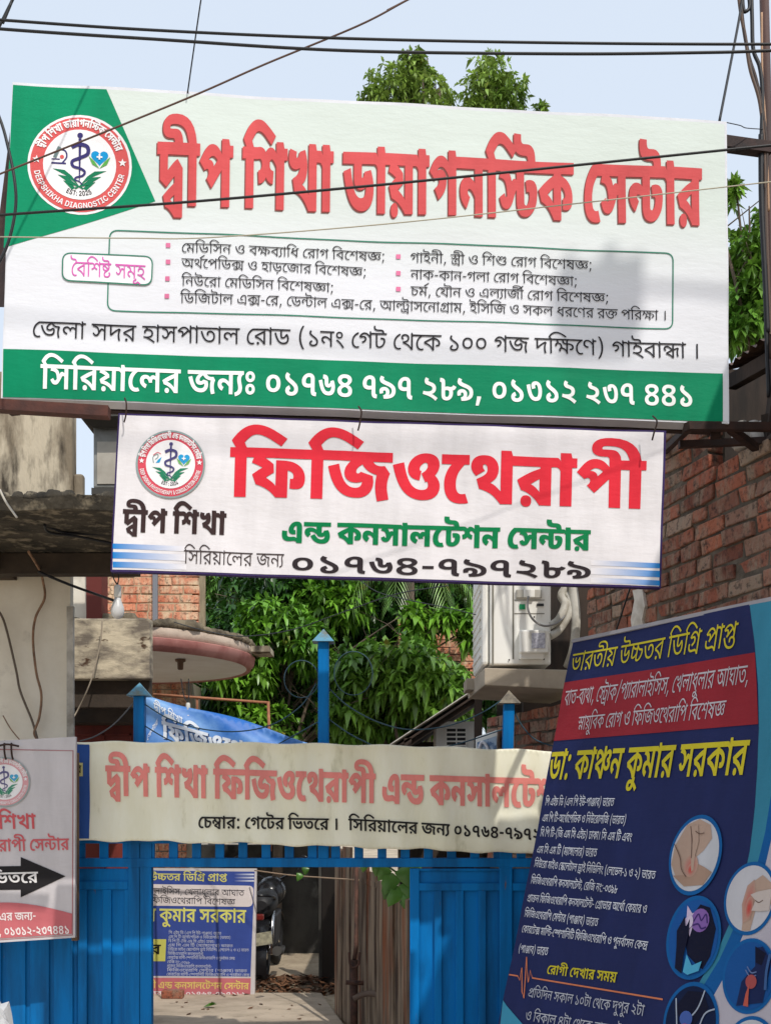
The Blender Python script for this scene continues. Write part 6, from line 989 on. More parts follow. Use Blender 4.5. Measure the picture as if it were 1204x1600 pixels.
mb = MB(); mb.fbox(728, 1060, 790, 1078, 7.1, .25); mb.build('end_beam', LEDG, ledge, bevel=.005)
ac = thing('air_conditioner', 'large white outdoor air conditioner seen side on above the ledge', 'air conditioner', (.87, 7.0, 2.75))
x0, x1, y0, y1, z0, z1 = .675, 1.068, 6.62, 7.36, 2.775, 3.5
mb = MB(); mb.box((x0, y0, z0), (x1, y1, z1)); mb.build('casing', ACW, ac, bevel=.012)
mb = MB(); mb.box((x0 - .05, y0 + .03, z0 + .0), (x0 - .002, y1 - .03, z1)); gl = mb.build('front_grille', ACW, ac, bevel=.03)
mb = MB()
for i in range(9): mb.box((x0 - .058, y0 + .08, z0 + .07 + i * .06), (x0 - .049, y1 - .08, z0 + .085 + i * .06))
mb.build('slat', ACW, gl)
mb = MB(); mb.fbox(768, 905, 771, 1040, 6.618, .004); mb.fbox(800, 905, 802.5, 1030, 6.618, .004); mb.fbox(803, 958, 850, 959.5, 6.618, .004); mb.fbox(803, 937, 850, 938, 6.618, .004); mb.build('panel_seam', mat('grey_seam', srgb(130, 126, 116)[:3], .7), ac)
mb = MB(); mb.fbox(812, 984, 858, 1020, 6.54, .078); mb.fbox(812, 1018, 850, 1030, 6.57, .048); mb.build('valve_cover', ACW, ac, bevel=.01)
mb = MB(); mb.fbox(806, 921, 846, 934, 6.6, .02); mb.build('terminal_recess', mat('recess_grey', srgb(176, 172, 162)[:3], .6), ac, bevel=.004)
mb = MB(); mb.fbox(818, 921, 835, 933, 6.585, .02); mb.build('terminal_block', ACW, ac, bevel=.003)
mb = MB(); mb.fbox(830, 989, 851, 1013, 6.536, .003); mb.build('label_plate', mat('label_paper', srgb(205, 205, 214)[:3], .6, srgb(150, 150, 166)[:3], 60), ac)
mb = MB(); mb.fbox(811, 944, 820, 952, 6.612, .004); mb.build('green_sticker', mat('green_sticker', srgb(30, 150, 96)[:3], .5), ac)
mb = MB(); mb.fbox(838, 943, 849, 947, 6.612, .004); mb.build('vent_slot', ACD, ac)
mb = MB()
for px, py in ((795, 1031), (812, 1030), (849, 1030), (834, 964)): mb.lathe(W(px, py, 6.612), [(.006, 0), (.004, -.004)], 8, axis=(0, 1, 0))
mb.build('screw', STEEL, ac)
mb = MB(); mb.tube(spline([W(825, 932, 6.57), W(824, 950, 6.54), W(832, 968, 6.53), W(850, 978, 6.54), W(872, 972, 6.6), W(885, 955, 6.7), W(886, 938, 6.8)], 6), .007, 7); mb.build('control_cable', mat('grey_cable', (.22, .21, .2), .6), ac)
for pts in ([(858, 978), (872, 968), (882, 945), (876, 930), (884, 915), (890, 890)], [(858, 994), (872, 985), (888, 960), (890, 935), (884, 925), (892, 890)]):
    mb = MB(); mb.tube(spline([W(x, y, 6.63 + .03 * i) for i, (x, y) in enumerate(pts)], 6), .026, 10); mb.build('refrigerant_pipe', PIPE, ac)
mb = MB(); mb.tube(spline([W(892, 900, 6.72), W(899, 960, 6.68), W(896, 1010, 6.68), W(886, 1042, 6.75)], 6), .03, 10); mb.build('drain_pipe', PIPE, ac)
a2 = thing('air_conditioner', 'louvred grey outdoor unit half under the tin shed roof', 'air conditioner', W(705, 1180, 8.6))
mb = MB(); mb.fbox(680, 1127, 742, 1185, 8.6, .35); mb.build('casing', ACW, a2, bevel=.01)
mb = MB(); mb.fbox(697, 1136, 728, 1184, 8.595, .01); g2 = mb.build('front_grille', ACD, a2)
mb = MB()
for i in range(7): mb.fbox(696, 1136 + i * 7, 729, 1138.4 + i * 7, 8.58, .02)
for x in (696, 712, 727): mb.fbox(x, 1135, x + 1.6, 1184, 8.578, .02)
mb.build('louvre', ACW, g2)
a3 = thing('air_conditioner', 'small white outdoor unit with blue sticker behind the right gate post', 'air conditioner', W(770, 1190, 7.5))
mb = MB(); mb.hexa([W(742, 1195, 7.5), W(777, 1195, 7.4), W(800, 1195, 7.8), W(770, 1195, 7.9), W(742, 1152, 7.5), W(777, 1140, 7.4), W(800, 1141, 7.8), W(770, 1150, 7.9)]); mb.build('casing', ACW, a3, bevel=.008)
mb = MB(); mb.add([W(745, 1160, 7.48), W(775, 1150, 7.385), W(775, 1190, 7.385), W(745, 1190, 7.48)], [(3, 2, 1, 0)]); mb.build('sticker', mat('pale_blue_sticker', srgb(170, 190, 210)[:3], .4, srgb(90, 120, 160)[:3], 16, lo=.5, hi=.58), a3)
mb = MB(); mb.tube(spline([W(747, 1176, 7.46), W(752, 1160, 7.44), W(760, 1166, 7.42), W(764, 1182, 7.4)], 5), .012, 6); mb.build('sticker_swoosh', mat('white_swoosh', srgb(226, 226, 232)[:3], .4), a3)
a4 = MB(); a4.fbox(792, 1142, 803, 1172, 6.9, .06); a4.fbox(795, 1152, 800, 1158, 6.89, .012)
tag(a4.build('meter_box', ACW, bevel=.006), 'small off white meter box behind the right gate post', 'meter box')
# tin shed behind
sh = thing('tin_shed', 'low shed with sloping corrugated tin roof behind the gate', 'shed', (.9, 9.5, 0))
SHT = mat('bleached_tin', srgb(190, 182, 168)[:3], .6, srgb(110, 98, 88)[:3], 4, bump=.1, metal=.2)
corrug((.02, 8.25, 2.33), (0, 1, 0), (1, 0, .66), 2.6, 1.15, 'roof', SHT, sh)
mb = MB(); mb.box((.15, 10.6, 0), (1.4, 10.7, 2.5)); mb.box((1.15, 8.4, 0), (1.25, 10.6, 2.9)); mb.build('wall', LOFT, sh)
mb = MB(); mb.bar((.18, 8.3, 0), (.18, 8.3, 2.40), .06, .06); mb.bar((.75, 8.3, 0), (.75, 8.3, 2.78), .06, .06); mb.bar((.12, 8.34, 2.31), (.95, 8.34, 2.86), .04, .04); mb.build('timber', LOFT, sh)

mb = MB(); mb.hexa([(.05, 8.27, 2.29), (1.0, 8.27, 2.917), (1.0, 10.8, 2.917), (.05, 10.8, 2.29), (.05, 8.27, 2.31), (1.0, 8.27, 2.937), (1.0, 10.8, 2.937), (.05, 10.8, 2.31)]); mb.build('shade_sheet', LOFT, sh)  # dark sheet added under the tin to deepen its shade
# ------------------------------------------------------------------ left building with mossy roof slab
CONC = mat('stained_concrete', srgb(192, 180, 158)[:3], .92, srgb(128, 116, 98)[:3], 2.6, (2.0, 2.0, .55), .42, .58, bump=.6, bscale=16, col3=srgb(62, 55, 46)[:3], scale3=4.2, lo3=.50, hi3=.66)
MOSS = mat('black_mossy_concrete', srgb(74, 68, 58)[:3], .95, srgb(36, 33, 28)[:3], 5, bump=.7, bscale=22, col3=srgb(132, 122, 104)[:3], scale3=9, lo3=.52, hi3=.66)
PLA = mat('cream_plaster_wall', srgb(232, 224, 208)[:3], .9, srgb(212, 202, 184)[:3], 1.6, bump=.08, bscale=30, col3=srgb(120, 108, 92)[:3], scale3=2.2, lo3=.6, hi3=.85)
SHADE_PLA = mat('shade_dark_plaster', srgb(76, 64, 54)[:3], .92, srgb(48, 42, 36)[:3], 2, bump=.2)  # plaster colour darkened for the shade under slab and parapet
lb = thing('concrete_building', 'grey concrete building with black mossy roof slab at left edge', 'building', (-3.2, 7.2, 0))
mb = MB(); mb.box((-5.5, 6.9, 0), (X_(110, 6.9), 6.97, 3.46)); mb.build('wall', PLA, lb)
mb = MB(); mb.box((X_(104.5, 6.87), 6.87, 0), (X_(110, 6.87) + .02, 6.9, 3.2)); mb.build('corner_trim', mat('pale_trim', srgb(200, 194, 184)[:3], .7, srgb(140, 132, 120)[:3], 5), lb)
mb = MB(); xs = [-5.5 + i * .045 for i in range(90)]; xs = [x for x in xs if x < -1.49] + [-1.47]
def edge(x): return noise.noise((x * 2.6, 0, 0)) * .09 + noise.noise((x * 9, 3, 0)) * .03
for i in range(len(xs) - 1):
    a, b = xs[i], xs[i + 1]; j0, j1 = edge(a), edge(b); t0, t1 = 3.565 + edge(a + 9) * .35, 3.565 + edge(b + 9) * .35; u0, u1 = 3.492 + edge(a + 5) * .2, 3.492 + edge(b + 5) * .2
    mb.hexa([(a, 5.62 + j0, u0), (b, 5.62 + j1, u1), (b, 7.0, 3.50), (a, 7.0, 3.50), (a, 5.60 + j0, t0), (b, 5.60 + j1, t1), (b, 7.0, 3.60), (a, 7.0, 3.60)])
r2 = random.Random(5)
for _ in range(150):
    x = r2.uniform(-3.6, -1.5); q = Vector((x, 5.64 + edge(x) + abs(r2.gauss(0, .05)), 3.57)); s_ = r2.uniform(.012, .045); mb.lathe(q, [(s_, -.02), (s_ * 1.1, .0), (s_ * .6, s_ * .8)], 6)
mb.build('roof_slab', MOSS, lb)
mb = MB(); mb.box((-5.5, 6.6, 3.36), (-1.6, 6.7, 3.49)); mb.box((-2.6, 5.8, 3.38), (-2.48, 6.9, 3.49)); mb.build('ceiling_beam', SHADE_PLA, lb)
mb = MB(); mb.box((-4.5, 6.2, 3.56), (X_(113, 6.2), 6.3, 4.5)); mb.box((X_(113, 6.2), 6.22, 3.55), (X_(128, 6.2), 6.28, Z_(738, 6.2))); mb.build('parapet', CONC, lb, bevel=.015)
GRYP = mat('grey_painted_plaster', srgb(150, 150, 146)[:3], .8, srgb(120, 118, 112)[:3], 3, bump=.08)
tk = thing('concrete_pillar', 'pale grey rooftop pillar with dark cap beside the hanging sign', 'pillar', (X_(172, 7.4), 7.4, 3.5))
mb = MB(); mb.fbox(146, 664, 205, 762, 7.4, .35); mb.build('shaft', GRYP, tk, bevel=.01)
mb = MB(); mb.fbox(152, 690, 200, 756, 7.39, .02); mb.build('shaft_panel', mat('cream_grey_panel', srgb(186, 180, 168)[:3], .85, srgb(160, 152, 140)[:3], 3), tk)
mb = MB(); mb.hexa([W(146, 668, 7.35), W(205, 668, 7.35), W(205, 668, 7.8), W(150, 668, 7.8), W(126, 650, 7.25), W(215, 650, 7.25), W(215, 650, 7.9), W(130, 650, 7.9)]); mb.fbox(124, 640, 215, 650, 7.22, .7); mb.fbox(143, 762, 205, 772, 7.36, .4); mb.build('cap', mat('dark_cap', srgb(70, 68, 64)[:3], .8), tk)
# loose cables under the slab and down the plaster wall
cable_beige = mat('faded_brown_cable', srgb(150, 116, 90)[:3], .7, srgb(110, 84, 66)[:3], 20)
def cable(pxy, r, m, label, group=None, name='cable', n=8, sag=None):
    mb = MB(); mb.tube(spline([W(*p) for p in pxy], n), r, 7); return tag(mb.build(name, m), label, 'cable', group)
G1 = 'loose cables on the cream wall'
cable([(0, 765, 5.5), (10, 785, 5.5), (27, 809, 5.5)], .006, mat('white_flex', srgb(190, 184, 172)[:3], .6), 'short white flex dangling from the mossy slab', G1)
cable([(45, 862, 6.3), (62, 890, 6.6), (68, 910, 6.84), (70, 935, 6.84), (56, 965, 6.84), (52, 1000, 6.84), (57, 1050, 6.84), (65, 1085, 6.84), (62, 1120, 6.84), (54, 1146, 6.84), (64, 1160, 6.84)], .0085, cable_beige, 'thick pale brown cable winding down the cream wall', G1)
cable([(-5, 950, 6.84), (8, 975, 6.84), (25, 1045, 6.84), (32, 1080, 6.84), (50, 1125, 6.84), (60, 1158, 6.84), (64, 1164, 6.84)], .008, mat('brown_grey_cable', srgb(104, 90, 78)[:3], .7), 'dark grey cable slanting down the cream wall to the left', G1)
cable([(5, 1118, 6.84), (18, 1140, 6.84), (38, 1164, 6.84)], .004, cable_beige, 'thin pale brown wire low on the cream wall', G1)
cable([(60, 893, 6.5), (100, 910, 6.6), (140, 925, 6.7), (177, 938, 6.2)], .009, CABLE, 'black cable from the cream wall to the light bulb', G1)
cable([(20, 806, 5.9), (80, 825, 6.0), (110, 833, 6.1), (180, 835, 6.2)], .008, CABLE, 'upper black cable sagging under the mossy slab', 'cables under the slab')
cable([(70, 820, 5.9), (78, 832, 6.0), (120, 838, 6.1), (180, 850, 6.2)], .008, CABLE, 'lower black cable looped under the mossy slab', 'cables under the slab')
cable([(160, 968, 7.9), (156, 1010, 7.9), (140, 1070, 7.9), (112, 1126, 7.9), (82, 1158, 6.85)], .006, mat('beige_wire', srgb(160, 146, 128)[:3], .7), 'thin beige wire running down over the stained parapet block')
cable([(209, 1098, 6.33), (180, 1130, 6.4), (150, 1150, 6.4), (125, 1158, 6.4)], .005, mat('slate_wire', srgb(90, 90, 92)[:3], .7), 'thin slate wire sagging from the left gate post')
def bulb(px, y_top, Y, s_, label):
    t = thing('light_bulb', label, 'light bulb', W(px, y_top, Y)); c = W(px, y_top, Y)
    MB().lathe(c, [(.012 * s_, 0), (.019 * s_, -.01 * s_), (.02 * s_, -.06 * s_), (.017 * s_, -.068 * s_)], 14).build('holder', mat('white_plastic_holder', srgb(206, 204, 198)[:3], .5), t)
    MB().lathe(c, [(.016 * s_, -.069 * s_), (.02 * s_, -.085 * s_), (.032 * s_, -.115 * s_), (.035 * s_, -.14 * s_), (.03 * s_, -.163 * s_), (.016 * s_, -.176 * s_), (.003 * s_, -.18 * s_)], 16).build('globe', mat('frosted_white_glass', srgb(206, 206, 206)[:3], .3), t)
    mb = MB(); mb.tube(spline([c + Vector((-.05, .02, .16)), c + Vector((-.03, .01, .05)), c], 5), .004, 6); mb.tube(spline([c + Vector((.0, .02, .16)), c + Vector((.004, .01, .05)), c], 5), .004, 6); mb.build('flex', CABLE, t)
bulb(184, 914, 6.2, 1.15, 'hanging white light bulb below the left corner of physiotherapy sign')
bulb(294, 1098, 6.75, .75, 'small white bulb hanging before the blue cloth')

# middle building: stained parapet block, red shutters, brick tower with round canopy
PEEL = mat('peeling_whitewash', srgb(206, 192, 166)[:3], .92, srgb(116, 106, 94)[:3], 3.4, (.8, 1, 1.8), .43, .60, bump=.4, bscale=14, col3=srgb(78, 56, 40)[:3], scale3=3.6, lo3=.60, hi3=.63)
mbd = thing('shuttered_building', 'low stained building with peeling parapet and dark red shutters', 'building', (X_(175, 8.2), 8.2, 0))
mb = MB(); mb.fbox(100, 966, 234, 1061, 8.0, .12); mb.build('parapet', PEEL, mbd, bevel=.012)
mb = MB(); mb.fbox(100, 1056, 234, 1106, 8.1, .1); mb.fbox(100, 1104, 212, 1130, 8.3, .3); mb.build('lintel', SHADE_PLA, mbd, bevel=.008)
RSH = mat('dark_red_shutter', srgb(128, 52, 40)[:3], .6, srgb(104, 42, 34)[:3], 4, (1, 1, .3))
mb = MB(); mb.fbox(100, 1128, 213, 1500, 8.55, .05); shu = mb.build('shutter', RSH, mbd)
mb = MB(); mb.fbox(118, 1146, 205, 1149, 8.53, .025); mb.fbox(202, 1146, 205, 1500, 8.53, .025); mb.fbox(160, 1146, 163, 1500, 8.53, .025); mb.build('frame', RSH, shu)
mb = MB(); mb.box((-5, 8.6, 0), (X_(226, 8.6), 8.7, 2.9)); mb.build('wall', SHADE_PLA, mbd)
mb = MB(); mb.fbox(135, 880, 159, 975, 8.9, .2); mb.build('door_frame', mat('maroon_post', srgb(104, 40, 32)[:3], .6), mbd)
mb = MB(); mb.fbox(108, 880, 136, 975, 8.95, .2); mb.build('pillar', PLA, mbd)
bt = thing('brick_tower', 'pale brick tower with round white canopy slab edged in dark red', 'building', (-2.4, 10.6, 0))
mb = MB(); bricks(mb, (X_(158, 10.5), 10.5, 0), (1, 0, 0), 1.0, 3.4, 4.9, (0, -1, 0), course=.088, bl=.26, jit=.006, seed=8, gap=.012)
ub = mb.build('upper_wall', BRKL, bt, bevel=.005)
mb = MB(); mb.box((X_(158, 10.5), 10.51, 3.3), (X_(300, 10.5), 11.3, 4.9)); mb.build('mortar', mat('pale_mortar', srgb(186, 166, 136)[:3], .9, srgb(150, 132, 108)[:3], 5), ub)
mb = MB(); mb.bar((X_(243, 10.46), 10.46, 3.4), (X_(243, 10.46), 10.46, 4.9), .05, .03); mb.build('steel_pipe', mat('grey_pipe', srgb(130, 132, 138)[:3], .5, metal=.5), ub)
mb = MB(); bricks(mb, (X_(150, 11.7), 11.7, 0), (1, 0, 0), 1.03, 0, 3.24, (0, -1, 0), course=.088, bl=.26, seed=9); lw = mb.build('lower_wall', BRKL, bt)
mb = MB(); mb.box((X_(150, 11.71), 11.71, 0), (X_(300, 11.71), 12.3, 3.24)); mb.build('mortar', mat('grey_mortar', srgb(150, 140, 124)[:3], .9), lw)
cc = Vector((X_(172, 10.3), 10.3, 0)); r_ = 1.45; z = 3.235
MB().lathe(cc, [(r_ - .09, z), (r_ - .09, z + .0005)], 64).build('ceiling', mat('white_soffit', srgb(250, 248, 244)[:3], .85, srgb(240, 236, 230)[:3], 2, col3=srgb(214, 206, 198)[:3], scale3=3, lo3=.66, hi3=.8), bt)
MB().lathe(cc, [(r_ - .09, z + .002), (r_ - .05, z - .012), (r_ - .03, z + .03), (r_ - .012, z + .04), (r_ - .002, z + .10), (r_, z + .105)], 64).build('red_trim', mat('faded_maroon_trim', srgb(206, 148, 140)[:3], .7, srgb(176, 112, 106)[:3], 4), bt)
mb = MB(); mb.lathe(cc, [(r_ - .03, z + .1), (r_ - .03, z + .2), (r_ - .06, z + .21)], 64); mb.build('rim', mat('pinkish_concrete', srgb(196, 178, 162)[:3], .92, srgb(158, 142, 128)[:3], 3, bump=.3, col3=srgb(96, 84, 72)[:3], scale3=6, lo3=.6, hi3=.7), bt)
mb = MB(); n_ = 90; r3 = random.Random(4)
for i in range(n_):
    a = 2 * math.pi * i / n_; h = .05 + .05 * noise.noise((math.cos(a) * 6, math.sin(a) * 6, 2)) ; rr = r_ - .06 - .05 * r3.random(); p = cc + Vector((rr * math.cos(a), rr * math.sin(a), z + .205 + h * .3))
    mb.lathe(p, [(.03, -.03), (.075 + .03 * r3.random(), 0), (.05, h)], 7)
mb.build('rubble_edge', mat('lichen_rubble', srgb(128, 116, 96)[:3], .95, srgb(74, 66, 54)[:3], 7, bump=.5, bscale=25), bt)
MB().fbox(392, 1009, 421, 1018, 10.1, .4).build('spout', CONC, bt)
mb = MB(); c = Vector((X_(282, 9.7), 9.7, z - .002)); mb.lathe(c, [(.05, 0), (.05, -.02), (.03, -.03), (.028, -.09), (.02, -.1)], 14); mb.build('ceiling_lamp', mat('brown_lamp', srgb(110, 84, 66)[:3], .5), bt)
pf = MB(); RUSTO = mat('rusty_orange_pipe', srgb(176, 118, 84)[:3], .7, srgb(140, 90, 64)[:3], 14)
pf.tube([W(240, 1085, 8.4), W(296, 1089, 8.4), W(419, 1098, 8.4)], .011, 8); pf.tube([W(419, 1096, 8.4), W(421, 1160, 8.4), W(423, 1330, 8.4)], .012, 8); pf.tube([W(308, 1090, 8.41), W(308, 1105, 8.41), W(308, 1330, 8.41)], .01, 8)
tag(pf.build('pipe_frame', RUSTO), 'rusty orange pipe frame rising behind the blue cloth', 'pipe frame')

# blue cloth banner hanging behind the gate
o_ = W(222, 1300, 6.72)
S7 = Sign('blue_cloth_banner', 'blue cloth banner with white lettering sagging behind the gate', 'banner', o_, Vector((1, 0, 0)), Vector((0, 0, 1)))
S7.sub = .05; S7.disp = lambda u, v: .02 * math.sin(u * 8 + v * 16) + .012 * math.sin(u * 21 + v * 30) - .05 * u
BLC = mat('blue_cloth', srgb(44, 110, 194)[:3], .5, srgb(140, 186, 232)[:3], 1.7, (1, 1, 1.4), .42, .66, bump=.2, bscale=5)
K = 26; vs = []
for i in range(K + 1):
    t = i / K; yt = 1086 + 80 * t ** 1.1 + 3 * math.sin(t * 9)
    for j in range(9): q = S7.uv(226 + 282 * t, 1300 + (yt - 1300) * j / 8); vs.append((q.x, q.y))
cl = S7.make('cloth', [(vs, [[i * 9 + j, (i + 1) * 9 + j, (i + 1) * 9 + j + 1, i * 9 + j + 1] for i in range(K) for j in range(8)], 0, 0)], [BLC])
sd = cl.modifiers.new('thick', 'SOLIDIFY'); sd.thickness = .003; sd.offset = -1
for p in cl.data.polygons: p.use_smooth = True
S7.txt('ফিজিওথেরাপী', 'B', (252, 1126), (440, 1176), 27, 22, (226, 232, 240), 4, shadow=(.006, -.006, (20, 44, 96)))
S7.txt('দ্বীপ শিখা', 'M', (242, 1098), (286, 1122), 13, 10, (230, 236, 244), 4); S7.txt('সেন্টার', 'M', (230, 1150), (246, 1122), 8, 8, (230, 236, 244), 4)

# ------------------------------------------------------------------ things inside the yard
SHADED_WALL = mat('shade_dark_wall', srgb(74, 72, 68)[:3], .92, srgb(38, 36, 34)[:3], 2.2, (1, 1, .6), .4, .65, bump=.2, col3=srgb(112, 110, 104)[:3], scale3=3, lo3=.6, hi3=.75)  # colour darkened in place of tree shade at the yard's back
mb = MB(); mb.box((-6, 12.7, 0), (X_(527, 12.7), 12.95, 1.34)); tag(mb.build('boundary_wall', SHADED_WALL), 'grey boundary wall at the back of the yard, darkened for shade', 'wall')
dw = thing('dark_doorway', 'dark panel standing in for an unlit doorway at the end of the yard', 'door', (X_(512, 10.4), 10.4, 0))
mb = MB(); mb.hexa([(X_(503, 10.4), 10.4, 0), (X_(527, 10.4), 10.3, 0), (X_(527, 10.4), 10.34, 0), (X_(503, 10.4), 10.44, 0), (X_(503, 10.4), 10.4, 1.3), (X_(527, 10.4), 10.3, 1.3), (X_(527, 10.4), 10.34, 1.3), (X_(503, 10.4), 10.44, 1.3)]); mb.build('plank', mat('doorway_dark', srgb(40, 34, 30)[:3], .85), dw)  # dark panel put in for the gloom of a narrow doorway
mb = MB(); mb.bar((X_(502, 10.45), 10.45, 0), (X_(502, 10.45), 10.45, 1.34), .05, .06); mb.build('jamb', SHADED_WALL, dw)
WEA = mat('weathered_fence_wood', srgb(160, 140, 118)[:3], .9, srgb(68, 52, 42)[:3], 4, (3, 3, .25), .38, .60, bump=.5, bscale=14, col3=srgb(150, 84, 48)[:3], scale3=1.9, lo3=.50, hi3=.66)
fn = thing('plank_fence', 'weathered grey and rust stained plank fence beside the gateway', 'fence', (0, 8.2, 0))
p0 = Vector((X_(527, 8.95), 8.95, 0)); p1 = Vector((X_(652, 6.95), 6.95, 0)); n = 9; d = (p1 - p0) / n; tr = d.normalized(); nn = Vector((tr.y, -tr.x, 0))
if nn.y > 0: nn = -nn
r4 = random.Random(2)
for i in range(n):
    a = p0 + d * i + tr * .006; b = p0 + d * (i + 1) - tr * .006; o = nn * r4.uniform(0, .03); h = 1.52 - .05 * r4.random() - (.13 if i > 1 else 0) - (.02 * i if i > 4 else 0); mb = MB()
    mb.hexa([a + o, b + o, b + o - nn * .03, a + o - nn * .03] + [q + Vector((0, 0, h + r4.uniform(-.02, .02))) for q in (a + o, b + o, b + o - nn * .03, a + o - nn * .03)]); mb.build('plank', WEA, fn, bevel=.006)
mb = MB(); mb.bar(p0 - nn * .05 + Vector((0, 0, 1.0)), p1 - nn * .05 + Vector((0, 0, 1.0)), .04, .07); mb.bar(p0 + tr * .5 - nn * .01 + Vector((0, 0, 1.27)), p0 + tr * 1.2 - nn * .01 + Vector((0, 0, 1.25)), .05, .04); mb.build('rail', WEA, fn)
RST = mat('rusted_iron', srgb(92, 62, 50)[:3], .8, srgb(58, 42, 36)[:3], 12, bump=.3)
wp = thing('water_pipe', 'rusty upright water pipe with side outlet against the plank fence', 'pipe', W(557, 1640, 7.95))
mb = MB(); mb.tube([W(557, 1340, 8.1), W(556, 1480, 8.0), W(553, 1500, 7.95)], .016, 8); mb.tube([W(553, 1500, 7.95), W(553, 1645, 7.95)], .03, 10); mb.build('riser', RST, wp)
mb = MB(); mb.tube(spline([W(553, 1560, 7.93), W(570, 1553, 7.9), W(590, 1555, 7.85), W(594, 1572, 7.84)], 6), .024, 10); mb.build('outlet', mat('grey_brown_pipe', srgb(110, 92, 80)[:3], .7), wp)
mb = MB(); mb.tube(spline([W(545, 1488, 7.93), W(547, 1508, 7.9), W(553, 1512, 7.9), W(560, 1506, 7.9), W(562, 1488, 7.93)], 5), .009, 7); mb.tube([W(540, 1535, 7.9), W(568, 1536, 7.9)], .018, 8); mb.build('clamp', RST, wp)
mb = MB(); mb.tube([W(592, 1574, 7.82), W(600, 1574, 7.82)], .008, 8); mb.tube([W(596, 1574, 7.82), W(595, 1588, 7.82)], .011, 8); tp = mb.build('tap', mat('white_plastic_tap', srgb(220, 218, 214)[:3], .4), wp)
cable([(398, 1360, 9.7), (450, 1367, 9.2), (500, 1371, 8.7), (560, 1375, 8.1)], .006, mat('pale_rope', srgb(176, 150, 124)[:3], .8), 'pale rope stretched from the old board to the water pipe', name='rope')
mb = MB(); mb.box((X_(255, 9.6), 9.52, .05), (X_(288, 9.6), 9.62, .125)); tag(mb.build('loose_brick', BRK, bevel=.008), 'single red brick propping the foot of the old blue board', 'brick')
# parked motorcycle
mc = thing('motorcycle', 'black motorcycle parked behind the old blue board, seen from behind', 'motorcycle', (X_(408, 10.7), 10.7, 0))
BLKP = mat('black_motorcycle_paint', (.012, .012, .014), .25); RUB = mat('tyre_rubber', (.015, .015, .016), .85); CHR = mat('chrome', (.6, .6, .62), .2, metal=1)
mx = X_(410, 10.6); yb = 10.6
def torus(mb, c, R_, r_, ax=(1, 0, 0), n=26, k=10):
    c = Vector(c); mb.tube([c + Vector((0, R_ * math.cos(2 * math.pi * i / n), R_ * math.sin(2 * math.pi * i / n))) for i in range(n + 1)], r_, k, caps=False)
for y, nm in ((yb, 'wheel'), (yb + 1.28, 'wheel')):
    mb = MB(); torus(mb, (mx, y, .30), .245, .058); w_ = mb.build(nm, RUB, mc)
    mb = MB(); torus(mb, (mx, y, .30), .19, .018); mb.lathe((mx - .05, y, .3), [(.05, 0), (.05, .1)], 14, axis=(1, 0, 0))
    for i in range(6): a = math.pi * i / 3; mb.bar((mx, y, .3), (mx, y + .19 * math.cos(a), .3 + .19 * math.sin(a)), .02, .02)
    mb.build('rim', CHR, w_)
def arc(c, R_, a0, a1, n=10): return [(c[0], c[1] + R_ * math.cos(R(a0 + (a1 - a0) * i / n)), c[2] + R_ * math.sin(R(a0 + (a1 - a0) * i / n))) for i in range(n + 1)]
def fender(pts, w):
    mb = MB(); vs = []
    for p in pts: vs += [(p[0] - w, p[1], p[2] - .03), (p[0] - w * .6, p[1], p[2]), (p[0] + w * .6, p[1], p[2]), (p[0] + w, p[1], p[2] - .03)]
    mb.add(vs, [(4 * i + j, 4 * i + j + 1, 4 * i + j + 5, 4 * i + j + 4) for i in range(len(pts) - 1) for j in range(3)], 0, True); return mb
fender(arc((mx, yb, .3), .37, 205, 40), .085).build('mudguard', BLKP, mc); fender(arc((mx, yb + 1.28, .3), .35, 160, 30), .07).build('mudguard', BLKP, mc)
mb = MB(); mb.lathe((mx, yb - .12, .80), [(.07, 0), (.13, .1), (.14, .35), (.11, .62), (.06, .72)], 16, axis=(0, 1, .06)); st = mb.build('seat', mat('black_vinyl_seat', (.02, .02, .022), .55), mc); st.scale = (1, 1, 1)
mb = MB(); mb.lathe((mx, yb + .55, .86), [(.05, 0), (.14, .08), (.17, .22), (.15, .4), (.06, .5)], 16, axis=(0, 1, .1)); mb.build('fuel_tank', BLKP, mc)
mb = MB(); mb.hexa([(mx - .1, yb + .25, .34), (mx + .1, yb + .25, .34), (mx + .1, yb + .75, .34), (mx - .1, yb + .75, .34), (mx - .12, yb + .2, .7), (mx + .12, yb + .2, .7), (mx + .12, yb + .8, .7), (mx - .12, yb + .8, .7)]); mb.build('engine', mat('dark_engine', (.05, .05, .055), .5, metal=.6), mc, bevel=.03)
mb = MB(); mb.tube([(mx, yb + .95, .8), (mx, yb + 1.28, .3)], .03, 8); mb.tube([(mx - .09, yb, .3), (mx - .09, yb + .12, .78)], .025, 8); mb.tube([(mx + .09, yb, .3), (mx + .09, yb + .12, .78)], .025, 8); mb.build('suspension', CHR, mc)
mb = MB(); mb.tube(spline([(mx - .36, yb + .72, 1.02), (mx - .2, yb + .9, 1.06), (mx, yb + .96, .98), (mx + .2, yb + .9, 1.06), (mx + .36, yb + .72, 1.02)], 6), .014, 8); hb = mb.build('handlebar', BLKP, mc)
for sx in (-1, 1):
    mb = MB(); mb.tube([(mx + sx * .26, yb + .86, 1.04), (mx + sx * .34, yb + .84, 1.2)], .007, 6); mb.lathe((mx + sx * .36, yb + .83, 1.22), [(.02, .03), (.06, .02), (.065, 0), (.055, -.006)], 14, axis=(0, 1, .1)); mb.build('mirror', BLKP, hb)
mb = MB(); mb.box((mx - .06, yb - .40, .70), (mx + .06, yb - .34, .76)); mb.build('tail_light', mat('red_lens', (.16, .015, .012), .3), mc, bevel=.012)
